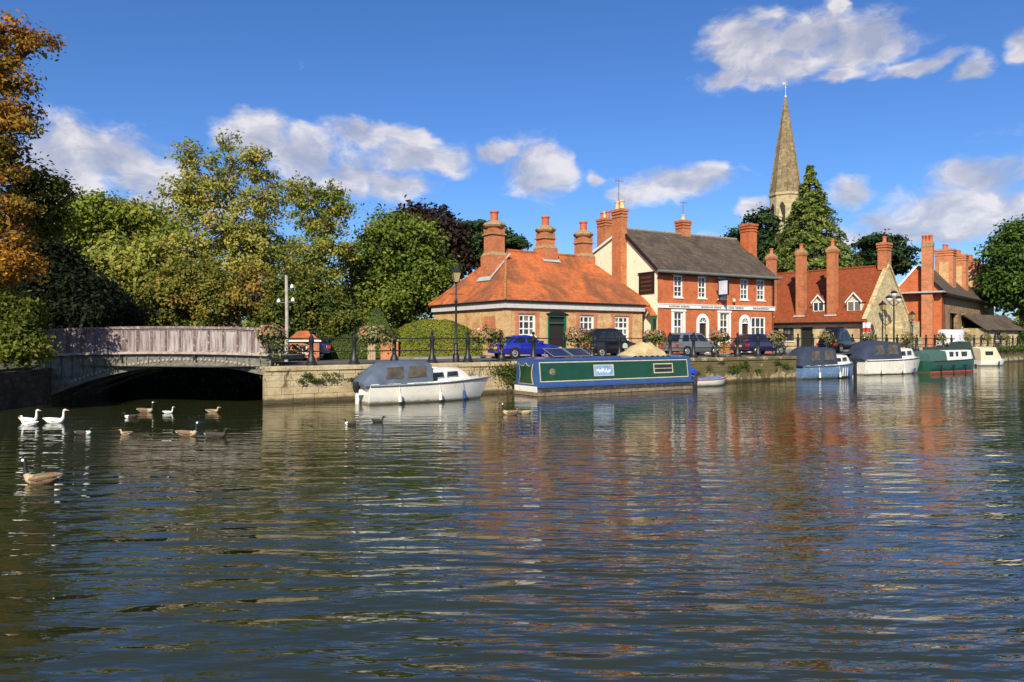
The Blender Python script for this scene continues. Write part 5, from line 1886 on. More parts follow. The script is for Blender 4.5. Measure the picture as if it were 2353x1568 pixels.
# distant belt of trees closing the view
pc, pt, pn = [], [], []
for i in range(420):
    a_ = random.uniform(R(-62), R(62))
    dist = random.uniform(150, 230)
    cx_, cy_ = dist * math.tan(a_) if abs(a_) < R(50) else 240 * math.copysign(1, a_), dist
    hh = random.uniform(5, 9.5)
    n_ = 90
    d_ = unit(n_)
    pc.append(np.array([cx_, cy_, 1.5 + hh * 0.45]) + d_ * np.array([4.5, 3.5, hh * 0.5]) * rng.uniform(0.6, 1, (n_, 1)))
    pn.append(d_ + np.array([0, 0, 0.4]))
    pt.append(rng.uniform(0, 0.6, n_) + random.uniform(0, 0.4))
fw_ = leaf_mesh('distant_wood', np.concatenate(pc), np.concatenate(pn), 0.95, np.concatenate(pt), L_GREEN)
tag(fw_, 'far belt of trees along the skyline behind the town', 'wood', kind='stuff')

# ------------------------------------------------------------------ hedges
def hedge(name, label, loc, rz, body, mat, n, leaf):
    root_ = thing(name, label, 'hedge', loc, rz)
    cm = body.build('twigs', plain(name + '_core%d' % n, (0.03, 0.04, 0.01), 0.95), root_)
    me = cm.data
    me.calc_loop_triangles()
    tris = np.array([[me.vertices[i].co[:] for i in t_.vertices] for t_ in me.loop_triangles])
    nr = np.cross(tris[:, 1] - tris[:, 0], tris[:, 2] - tris[:, 0])
    ar = np.linalg.norm(nr, axis=1)
    pk = rng.choice(len(tris), n, p=ar / ar.sum())
    r1, r2 = np.sqrt(rng.uniform(size=(n, 1))), rng.uniform(size=(n, 1))
    p = tris[pk, 0] * (1 - r1) + tris[pk, 1] * r1 * (1 - r2) + tris[pk, 2] * r1 * r2
    nn = nr[pk] / ar[pk][:, None]
    cen = tris.reshape(-1, 3).mean(0)
    sg_ = np.sign(((p - cen) * nn).sum(1, keepdims=True))
    nn = nn * sg_
    p = p + nn * rng.uniform(0, 0.08, (n, 1))
    patch = 0.5 + 0.25 * np.sin(p[:, 0] * 2.1 + p[:, 2]) + 0.2 * np.sin(p[:, 2] * 3.3 + 1.0 + p[:, 1])
    leaf_mesh('leaves', p, nn + rng.normal(size=(n, 3)) * 0.28, leaf, patch * 0.5 + rng.uniform(0, 0.5, n), mat, root_)
    return root_


hb = MB()
rings = []
for i in range(13):
    f = i / 12
    x = -2.45 + 4.9 * f
    top = 2.30 - 0.85 * abs(2 * f - 0.9) ** 2.6 + 0.05 * math.sin(i * 1.9)
    dep = 1.0
    ring = []
    for j in range(12):
        th = math.pi * j / 11
        ring.append((x, -dep * math.cos(th) * (1 if abs(math.cos(th)) > .98 else 1.04), max(0.0, top * math.sin(th) ** 0.45)))
    rings.append(ring)
hb.loft(rings)
hp = along(1008, 43.5, 1.6)
hedge('clipped_hedge', 'rounded clipped yellow-green hedge behind the railing beside the lodge', hp, WANG * 0.55, hb, L_HEDGE, 15000, 0.06)
hb = MB()
hb.loft([[(-2.6, -1.0, 0), (1.7, -1.0, 0), (1.7, 1.0, 0), (-2.6, 1.0, 0)], [(-2.2, -0.8, 0.9), (1.55, -0.8, 1.4), (1.55, 0.8, 1.4), (-2.2, 0.8, 0.9)], [(0.35, -0.12, 3.05), (0.75, -0.12, 3.05), (0.75, 0.12, 3.05), (0.35, 0.12, 3.05)]])
hp = along(845, 44.5, 1.6)
hedge('pyramid_yew', 'dark green clipped yew pyramid behind the brick gate pier', hp, 0.25, hb, L_YEW, 12000, 0.06)

# brick garden wall and gate pier behind the big flower trough
gp = thing('gate_pier', 'low red brick garden wall and pale timber gatepost under the big flower trough', 'wall', along(845, 41.0, 1.62), WANG * 0.6)
mb = MB()
mb.box(0.75, 1.75, 0, 0.3, -0.2, 1.02)
mb.build('brick_pier', REDLT, gp)
mb = MB()
mb.box(0.7, 1.8, -0.05, 0.35, 1.02, 1.12)
mb.build('pier_cap', CAPST, gp)
for k_ in range(3):
    mb = MB()
    mb.box(0.0 + k_ * 0.15, 0.13 + k_ * 0.15, 0, 0.08, -0.2, 1.0 - 0.02 * (k_ % 2))
    mb.build('gate_board', WOODBUFF, gp)

# ------------------------------------------------------------------ railing
def post_mesh():
    b = MB()
    prof = [(0.26, 0.0), (0.26, 0.10), (0.20, 0.16), (0.19, 0.26), (0.13, 0.40), (0.10, 0.46), (0.095, 1.02), (0.125, 1.06), (0.125, 1.14), (0.09, 1.18), (0.10, 1.26), (0.06, 1.32), (0.035, 1.36), (0.075, 1.43), (0.085, 1.48), (0.05, 1.54), (0.0, 1.57)]
    b.lathe(prof, 10)
    return b


rail = thing('quay_railing', 'black iron railing with bollard posts along the quay edge', 'railing', (W0.x, W0.y, 1.605), WANG)
post0 = None
pa = [2.10 + 1.96 * i for i in range(17)]
for a in pa:
    if post0 is None:
        post0 = post_mesh().build('post', IRON, rail, smooth=True, loc=(a, 0.42, 0))
    else:
        share(post0, rail, (a, 0.42, 0))
for zr in (0.62, 1.20):
    for a, c in zip([0.5] + pa, pa + [WLEN - 0.3]):
        mb = MB()
        mb.tube([(a + 0.05, 0.42, zr), ((a + c) / 2, 0.42, zr - 0.01), (c - 0.05, 0.42, zr)], 0.03, 6)
        mb.build('rail', IRON, rail)
rail2 = thing('quay_railing', 'far black iron railing behind the cabin cruisers on the right', 'railing', (V0.x, V0.y, 1.605), VANG)
pa2 = [2.2 + 2.2 * i for i in range(26)]
for a in pa2:
    share(post0, rail2, (a, 0.42, 0))
for zr in (0.62, 1.20):
    mb = MB()
    mb.tube([(0.5, 0.42, zr), (58, 0.42, zr)], 0.03, 6)
    mb.build('rail', IRON, rail2)

# flower troughs on the railing
rp = random.Random(21)


def planter(pos, ang, label, wdt, hgt, dens, pink=0.5, spill=0.35, below=0.0):
    root_ = thing('flower_trough', label, 'planter', pos, ang, 'flower troughs on the quay railing')
    b = MB()
    rings = []
    for i in range(9):
        f = i / 8
        x = (f - 0.5) * wdt
        s = 0.75 + 0.25 * math.sin(math.pi * f)
        rings.append([(x, 0.20 * s * math.cos(math.pi + math.pi * j / 6), 0.30 * s * math.sin(math.pi + math.pi * j / 6)) for j in range(7)])
    b.loft(rings)
    tr_ = b.build('trough', IRON, root_)
    b = MB()
    for sx in (-0.3, 0.3):
        b.tube([(sx * wdt, 0.0, -0.22), (sx * wdt, 0.12, -0.40), (sx * wdt, 0.02, -0.46)], 0.03, 5)
    b.build('bracket', IRON, root_)
    n = int(620 * dens)
    d = unit(n)
    d[:, 2] = np.where(d[:, 2] < -0.2, -d[:, 2] * 0.3, d[:, 2])
    p = d * np.array([wdt * 0.60, 0.42, hgt]) * rng.uniform(0.55, 1.0, (n, 1))
    p[:, 2] += 0.02
    lump = 0.10 * np.sin(p[:, 0] * 7 + rp.uniform(0, 6)) + 0.05 * np.sin(p[:, 0] * 15 + 2)
    p[:, 2] += lump
    ns = int(n * spill)
    ps = np.stack([rng.uniform(-0.55, 0.55, ns) * wdt, -0.25 + rng.normal(size=ns) * 0.10, -np.abs(rng.normal(size=ns)) * (0.28 + below)], 1)
    fo_ = leaf_mesh('foliage', np.concatenate([p, ps]), np.concatenate([d, unit(ns) + np.array([0, -0.6, 0])]), 0.075, rng.uniform(0, 1, n + ns), L_BASKET, root_)
    m_ = int(100 * dens)
    d = unit(m_)
    d[:, 2] = np.abs(d[:, 2])
    p = d * np.array([wdt * 0.62, 0.46, hgt * 1.08]) * rng.uniform(0.9, 1.04, (m_, 1))
    p[:, 2] += 0.10 * np.sin(p[:, 0] * 7) * 0.5
    # blooms sit in drifts of one colour
    drift = np.clip(0.36 + 0.30 * (np.sin(p[:, 0] * 3.1 / wdt * 2 + rp.uniform(0, 6)) * 0.5 + 0.5) + rng.normal(size=m_) * 0.10 + (pink - 0.5) * -0.1, 0.0, 0.98)
    bl_ = leaf_mesh('blooms', p, d + np.array([0, -0.5, 0.2]), 0.06, drift, L_FLOWER, root_, aspect=0.9)
    tag(fo_, kind='stuff')
    tag(bl_, kind='stuff')
    return root_


planter(wl(0.35, 0.35, 2.95), WANG + 0.2, 'tall flower tub spilling greenery at the bridge end of the railing', 1.15, 0.45, 0.8, below=0.55)
spots = [(5.08, 1.45, 0.50, 'wide flower trough with pink and orange blooms above the brick gate pier', 0.8),
         (11.08, 1.55, 0.52, 'wide flower trough beside the lamp post, left of the blue car', 0.5),
         (16.8, 1.5, 0.50, 'flower trough in front of the black car and motorbike', 0.6),
         (22.4, 1.45, 0.46, 'flower trough left of the grey estate car', 0.6),
         (27.9, 1.4, 0.46, 'flower trough between the grey and navy cars, trailing pale flowers', 0.5),
         (33.3, 1.35, 0.46, 'flower trough at the far end of the near railing, right of the navy car', 0.5)]
for a, wd, hg, lb, pk in spots:
    planter(wl(a, 0.40, 2.86), WANG, lb, wd, hg, 1.0, pk, below=0.35 if a in (27.9,) else 0.05)
far_lb = ['flower trough in front of the second black car', 'flower trough left of the stone gable behind the white cruiser', 'flower trough below the red brick gable end',
          'flower trough left of the white van', 'flower trough right of the white van', 'second flower trough from the right end of the far railing', 'rightmost flower trough on the far railing']
for (px, lb) in zip((1912, 2006, 2096, 2171, 2231, 2275, 2318), far_lb):
    kx = (px - 1176.5) / 1650
    a = (V0.y * kx - V0.x) / (VU.x - VU.y * kx)
    planter(vl(a, 0.40, 2.86), VANG, lb, 1.7 if a < 20 else 1.9, 0.55, 0.7, 0.5)

# ------------------------------------------------------------------ lamp posts and pole
def lamp(pos, label, h):
    root_ = thing('street_lamp', label, 'street lamp', pos, 0.3, None)
    b = MB()
    b.lathe([(0.17, 0), (0.17, 0.35), (0.12, 0.42), (0.10, 0.9), (0.06, 1.0), (0.05, h * 0.62), (0.08, h * 0.63), (0.08, h * 0.66), (0.045, h * 0.68), (0.035, h - 0.75)], 10)
    b.build('column', IRON, root_, smooth=True)
    b = MB()
    b.tube([(-0.35, 0, h * 0.72), (0.35, 0, h * 0.72)], 0.02, 6)
    b.build('ladder_bar', IRON, root_)
    b = MB()
    b.frustum(0, 0, h - 0.72, h - 0.25, 0.22, 0.22, 0.42, 0.42)
    ln = b.build('lantern', LANTERN, root_)
    b = MB()
    b.frustum(0, 0, h - 0.25, h - 0.02, 0.48, 0.48, 0.14, 0.14)
    b.frustum(0, 0, h - 0.02, h + 0.10, 0.14, 0.14, 0.03, 0.03)
    b.frustum(0, 0, h - 0.80, h - 0.72, 0.10, 0.10, 0.24, 0.24)
    for sx, sy in ((-1, -1), (1, -1), (1, 1), (-1, 1)):
        b.tube([(sx * 0.112, sy * 0.112, h - 0.72), (sx * 0.212, sy * 0.212, h - 0.25)], 0.015, 4)
    b.build('lantern_frame', IRON, ln)
    return root_


lamp(wl(9.45, 0.75, 1.60), 'tall black lamp post with lantern in front of the lodge roof', 4.75)


def triple(pos, label, h):
    root_ = thing('triple_lamp', label, 'street lamp', pos, WANG)
    b = MB()
    b.lathe([(0.16, 0), (0.16, 0.4), (0.08, 0.6), (0.06, h - 0.6), (0.03, h - 0.3)], 10)
    b.tube([(-0.75, 0, h - 0.75), (-0.45, 0, h - 0.95), (0, 0, h - 1.1), (0.45, 0, h - 0.95), (0.75, 0, h - 0.75)], 0.035, 6)
    b.build('column', IRON, root_)
    for x, z in ((0, h - 0.3), (-0.75, h - 0.75), (0.75, h - 0.75)):
        g_ = MB()
        g_.lathe([(0.05, 0), (0.20, 0.12), (0.25, 0.28), (0.2, 0.42), (0.06, 0.5)], 12, (x, 0, z))
        g = g_.build('globe', LAMPGLASS, root_, smooth=True)
        g_ = MB()
        g_.lathe([(0.20, 0.36), (0.33, 0.40), (0.22, 0.52), (0.05, 0.62)], 12, (x, 0, z))
        g_.build('globe_hood', IRON, g)
    return root_


triple(along(2054, 64.6, 1.6), 'ornate triple-globe lamp standard in front of the stone gable', 5.2)
lamp(along(2028, 62.6, 1.6), 'lantern lamp post just left of the triple-globe lamp', 4.4)
lamp(along(2096, 67.5, 1.6), 'lantern lamp post right of the stone gable', 3.7)

pole = thing('utility_pole', 'pale weathered utility pole behind the bridge end of the railing', 'pole', along(658, 35.5, 1.6), 0)
mb = MB()
mb.tube([(0, 0, -0.2), (0.03, 0, 2.2), (0.0, 0, 4.35)], [0.10, 0.088, 0.075], 9)
mb.build('shaft', POLEWOOD, pole)
mb = MB()
mb.tube([(-0.42, 0, 2.95), (0.36, 0, 3.0)], 0.03, 6)
mb.tube([(0, 0, 3.6), (0.3, 0, 3.65)], 0.025, 6)
mb.build('crossarm', GREYIRON, pole)
for x, z in ((-0.38, 2.97), (0.32, 3.02), (0.28, 3.68)):
    mb = MB()
    mb.lathe([(0.02, 0), (0.09, 0.02), (0.09, 0.12), (0.05, 0.15), (0.03, 0.2)], 8, (x, 0, z))
    mb.build('insulator', WHITE, pole)
mb = MB()
mb.lathe([(0.12, 4.35), (0.13, 4.42), (0.02, 4.5)], 8)
mb.build('cap', BLACKP, pole)

# ------------------------------------------------------------------ vehicles
def car(name, label, pos, ang, paint, L_=4.2, W_=1.7, Hc_=1.42, kind='hatch', group='cars parked along the quay', plate=True, cat='car'):
    """x runs from the tail (0) to the nose (L)"""
    root_ = thing(name, label, cat, pos, ang, group)
    hw = W_ / 2
    belt = 0.92 if kind != 'van' else 1.15
    spec = {   # (x fraction, belt height, half-width factor)
        'hatch': [(0.0, 0.62, 0.86), (0.015, 0.86, 0.92), (0.08, belt, 0.98), (0.35, belt, 1.0), (0.62, belt, 1.0), (0.74, 0.90, 0.99), (0.9, 0.78, 0.95), (0.975, 0.66, 0.88), (1.0, 0.52, 0.80)],
        'coupe': [(0.0, 0.66, 0.84), (0.02, 0.86, 0.92), (0.14, 0.92, 0.98), (0.35, 0.90, 1.0), (0.6, 0.88, 1.0), (0.7, 0.86, 0.99), (0.88, 0.72, 0.94), (0.97, 0.60, 0.86), (1.0, 0.48, 0.76)],
        'beetle': [(0.0, 0.62, 0.80), (0.04, 0.86, 0.90), (0.12, 0.98, 0.98), (0.35, 1.0, 1.0), (0.62, 1.0, 1.0), (0.75, 0.98, 0.98), (0.9, 0.86, 0.92), (0.98, 0.68, 0.82), (1.0, 0.54, 0.72)],
        'van': [(0.0, 0.9, 0.98), (0.01, belt, 1.0), (0.3, belt, 1.0), (0.6, belt, 1.0), (0.8, belt, 1.0), (0.86, 1.1, 0.99), (0.96, 0.98, 0.95), (0.99, 0.85, 0.9), (1.0, 0.6, 0.86)]}[kind]
    b = MB()
    rings = []
    for fx, zb, wf in spec:
        x = fx * L_
        w2 = hw * wf
        zlo = 0.24 if 0.03 < fx < 0.97 else 0.32
        prof = [(w2 * 0.90, zlo), (w2 * 0.98, zlo + 0.10), (w2, zlo + (zb - zlo) * 0.55), (w2 * 0.97, zb - 0.05), (w2 * 0.90, zb)]
        rings.append([(x, y, z) for y, z in prof] + [(x, -y, z) for y, z in reversed(prof)])
    b.loft(rings)
    b.build('body', paint, root_, smooth=True)
    g = {'hatch': (0.035, 0.14, 0.58, 0.76), 'coupe': (0.10, 0.28, 0.50, 0.68), 'beetle': (0.05, 0.24, 0.58, 0.76), 'van': (0.008, 0.02, 0.72, 0.87)}[kind]
    xr0, xr1, xf1, xf0 = [q * L_ for q in g]
    zt = Hc_
    w0, w1 = hw * 0.90, hw * (0.70 if kind != 'van' else 0.86)
    zb = belt - 0.03 if kind != 'coupe' else 0.86
    b = MB()
    steps = []
    for f in (0.0, 0.5, 0.88, 1.0):
        ff = f ** 0.9
        wx = w0 + (w1 - w0) * ff - (0.06 if f == 1.0 else 0)
        xa = xr0 + (xr1 - xr0) * (ff if kind != 'beetle' else ff ** 1.6) + (0.08 if f == 1.0 else 0)
        xb = xf0 + (xf1 - xf0) * (ff if kind != 'beetle' else ff ** 1.4) - (0.10 if f == 1.0 else 0)
        z = zb + (zt - zb) * (f if f < 1 else 1.0) - (0.0 if f == 1 else 0.0)
        xm = (xa + xb) / 2
        steps.append([(xa, -wx * 0.94, z), (xa + 0.12, -wx, z), (xm, -wx * 1.02, z + (0.03 if f > .9 else 0)), (xb - 0.15, -wx, z), (xb, -wx * 0.92, z), (xb + 0.03, 0, z + (0.02 if f > .9 else 0)),
                      (xb, wx * 0.92, z), (xb - 0.15, wx, z), (xm, wx * 1.02, z + (0.03 if f > .9 else 0)), (xa + 0.12, wx, z), (xa, wx * 0.94, z), (xa - 0.03, 0, z + (0.02 if f > .9 else 0))])
    b.loft(steps)
    b.build('cabin', paint, root_, smooth=True)
    # glazing: side lights, windscreen and rear screen laid just proud of the cabin
    def lerp3(f, s):
        return s[0] + (s[1] - s[0]) * f
    lo, hi = 0.12, 0.80
    if kind == 'van':
        segs = [(0.74, 0.93)]
    elif kind == 'coupe':
        segs = [(0.10, 0.46), (0.52, 0.90)]
    else:
        segs = [(0.08, 0.30), (0.35, 0.60), (0.64, 0.90)]
    for sgn in (-1, 1):
        for f0, f1 in segs:
            pts = []
            for f, q in ((lo, f0), (lo, f1), (hi, f1), (hi, f0)):
                xa = xr0 + (xr1 - xr0) * f
                xb = xf0 + (xf1 - xf0) * f
                wx = (w0 + (w1 - w0) * f) * 1.0 + 0.022
                pts.append((xa + (xb - xa) * q, sgn * wx, zb + (zt - zb) * f))
            b = MB()
            k_ = [Vector(p) for p in pts]
            b.add(k_ + [p - Vector((0, sgn * 0.03, 0)) for p in k_], [(0, 1, 2, 3), (4, 5, 1, 0), (5, 6, 2, 1), (6, 7, 3, 2), (7, 4, 0, 3)])
            b.build('side_window', CARGLASS, root_)
    for nm, x0_, x1_, sg_ in (('rear_window', xr0, xr1, -1), ('windscreen', xf0, xf1, 1)):
        if kind == 'van' and nm == 'rear_window':
            continue
        b = MB()
        pts = []
        for f, yy in ((0.10, -0.84), (0.10, 0.84), (0.84, 0.84), (0.84, -0.84)):
            wx = w0 + (w1 - w0) * f
            pts.append(Vector((x0_ + (x1_ - x0_) * f + sg_ * 0.045, yy * wx, zb + (zt - zb) * f)))
        b.add(pts + [p - Vector((sg_ * 0.04, 0, 0)) for p in pts], [(0, 1, 2, 3), (4, 5, 1, 0), (5, 6, 2, 1), (6, 7, 3, 2), (7, 4, 0, 3)])
        b.build(nm, CARGLASS, root_)
    wr = 0.31
    for fx in (0.19, 0.81):
        for sgn in (-1, 1):
            x = fx * L_
            b = MB()
            b.lathe([(wr + 0.06, 0.0), (wr + 0.06, sgn * 0.012), (0.02, sgn * 0.012)], 18, (x, sgn * hw * 0.985, wr), axis='y')
            b.build('arch_shade_disc', BLACKRUB, root_)  # flat black disc standing in for the shade inside the wheel arch
            b = MB()
            b.lathe([(wr * 0.6, -sgn * 0.12), (wr, -sgn * 0.10), (wr, sgn * 0.025), (wr * 0.9, sgn * 0.04), (wr * 0.62, sgn * 0.035)], 18, (x, sgn * hw * 0.985, wr), axis='y')
            wh = b.build('wheel', BLACKRUB, root_, smooth=True)
            b = MB()
            b.lathe([(wr * 0.62, sgn * 0.03), (wr * 0.58, sgn * 0.045), (wr * 0.2, sgn * 0.03), (0.03, sgn * 0.05)], 14, (x, sgn * hw * 0.985, wr), axis='y')
            b.build('rim', ALU, wh, smooth=True)
    for sgn in (-1, 1):
        b = MB()
        b.box(-0.02, 0.10, sgn * hw * 0.80 - 0.13, sgn * hw * 0.80 + 0.10, 0.60, 0.78)
        b.build('tail_light', REDLAMP, root_)
        b = MB()
        b.box(L_ * 0.955, L_ * 0.985, sgn * hw * 0.68 - 0.14, sgn * hw * 0.68 + 0.14, 0.54, 0.66)
        b.build('headlight', HEADL, root_)
        b = MB()
        b.box(xf0 - 0.32, xf0 - 0.16, sgn * (hw + 0.02) - 0.08, sgn * (hw + 0.02) + 0.08, belt - 0.02, belt + 0.10)
        b.build('wing_mirror', paint, root_)
    b = MB()
    b.box(-0.06, 0.10, -hw * 0.9, hw * 0.9, 0.34, 0.50)
    b.build('rear_bumper', paint if kind != 'van' else BLACKRUB, root_)
    if plate:
        b = MB()
        b.box(-0.065, -0.045, -0.28, 0.28, 0.56, 0.69)
        b.build('number_plate', PLATE, root_)
    return root_


def rear_at(px, depth, z=1.645):
    return along(px, depth, z)


car('parked_car', 'bright blue coupe with yellow rear plate parked in front of the lodge', rear_at(1138, 40.3), WANG, CARBLUE, 4.15, 1.68, 1.33, 'coupe')
car('parked_car', 'black rounded car half hidden by a flower trough, right of the lodge door', rear_at(1340, 43.2), WANG, CARBLACK, 3.9, 1.75, 1.75, 'beetle', plate=False)
car('parked_car', 'grey estate car parked before the left half of the inn', rear_at(1538, 47.3), WANG, CARSILVER, 4.1, 1.72, 1.52, 'hatch', plate=False)
car('parked_car', 'navy blue car with yellow rear plate parked before the right half of the inn', rear_at(1698, 50.4), WANG, CARNAVY, 4.2, 1.72, 1.45, 'hatch')
car('parked_car', 'second black rounded car in front of the almshouse', along(1898, 57.2, 1.645), VANG, CARBLACK, 4.0, 1.75, 1.95, 'beetle', plate=False)
car('white_van', 'white van parked behind the far railing below the stone terrace', along(2174, 74.5, 1.60), VANG, CARWHITE, 4.6, 1.9, 2.1, 'van', cat='van', group='vans on the quay')
car('parked_car', 'dark car seen behind the railing beside the pale utility pole', along(728, 41.5, 1.62), R(104), CARNAVY, 3.9, 1.62, 1.15, 'coupe', plate=False)
st = MB()
st.lathe([(0.0, 0), (0.2, 0), (0.2, -0.01), (0.0, -0.01)], 14, (2.5, -0.905, 0.68), axis='y')
stk = [o_ for o_ in scene.objects if o_.get('label', '').startswith('black rounded car')][0]
st.build('door_sticker', STICKER, stk)

# motorbike beside the black car
mbk = thing('motorbike', 'motorbike parked in front of the black car under the flower trough', 'motorbike', along(1328, 41.2, 1.635), WANG + 0.35)
for x in (0.0, 1.35):
    b = MB()
    pts = [(x + 0.29 * math.cos(R(20 * i)), 0, 0.30 + 0.29 * math.sin(R(20 * i))) for i in range(19)]
    b.tube(pts, 0.055, 7)
    wh = b.build('wheel', BLACKRUB, mbk)
    b = MB()
    for i in range(6):
        b.tube([(x, 0, 0.30), (x + 0.26 * math.cos(R(60 * i)), 0, 0.30 + 0.26 * math.sin(R(60 * i)))], 0.012, 4)
    b.lathe([(0.06, -0.05), (0.06, 0.05)], 8, (x, 0, 0.30), axis='y')
    b.build('spokes', ALU, wh)
b = MB()
b.tube([(0.25, 0, 0.75), (0.55, 0, 0.82), (0.85, 0, 0.86), (1.02, 0, 0.80)], [0.09, 0.14, 0.16, 0.07], 9)
b.build('fuel_tank', REDPAINT, mbk, smooth=True)
b = MB()
b.tube([(-0.2, 0, 0.80), (0.1, 0, 0.76), (0.42, 0, 0.74)], [0.06, 0.12, 0.11], 8)
b.build('seat', BLACKRUB, mbk, smooth=True)
b = MB()
b.tube([(0.0, 0.07, 0.3), (0.3, 0.07, 0.62), (1.05, 0.02, 0.78), (1.35, 0.08, 0.3)], 0.03, 6)
b.tube([(0.0, -0.07, 0.3), (0.3, -0.07, 0.62), (1.05, -0.02, 0.78), (1.35, -0.08, 0.3)], 0.03, 6)
b.tube([(1.02, -0.35, 1.02), (1.08, -0.1, 0.95), (1.08, 0.1, 0.95), (1.02, 0.35, 1.02)], 0.02, 6)
b.build('frame', ALU, mbk)
b = MB()
b.box(0.42, 0.85, -0.16, 0.16, 0.25, 0.62)
b.lathe([(0.10, -0.22), (0.10, 0.22)], 10, (0.6, 0, 0.4), axis='y')
b.build('engine', GREYIRON, mbk)
b = MB()
b.lathe([(0.03, -0.1), (0.10, -0.04), (0.10, 0.03), (0.05, 0.05)], 10, (1.22, 0, 0.86), axis='x')
b.build('headlight', HEADL, mbk)

# ------------------------------------------------------------------ boats
def hull_rings(L_, beam, free, transom=0.86, rake=0.5, n=14, sheer=0.18, draft=0.25, bow_pow=2.2, flare=0.82):
    rings = []
    for i in range(n + 1):
        f = i / n
        wid = beam / 2 * (transom + (1 - transom) * math.sin(min(1, f * 2.2) * math.pi / 2)) * (1 - max(0, (f - 0.52) / 0.48) ** bow_pow)
        wid = max(wid, 0.015)
        zt = free + sheer * f ** 2
        xs = f * L_
        rk = rake * max(0, (f - 0.7) / 0.3) ** 1.5
        pr = [(1.0, zt, rk), (0.985, zt - 0.10, rk * 0.92), (flare + 0.08, free * 0.45, rk * 0.45), (flare, 0.04, 0.0), (flare * 0.6, -draft, -0.1 * f), (0.0, -draft - 0.06, -0.15 * f)]
        right = [(xs + r_, -wid * a_, z_) for a_, z_, r_ in pr]
        left = [(xs + r_, wid * a_, z_) for a_, z_, r_ in reversed(pr[:-1])]
        rings.append(right + left)
    return rings


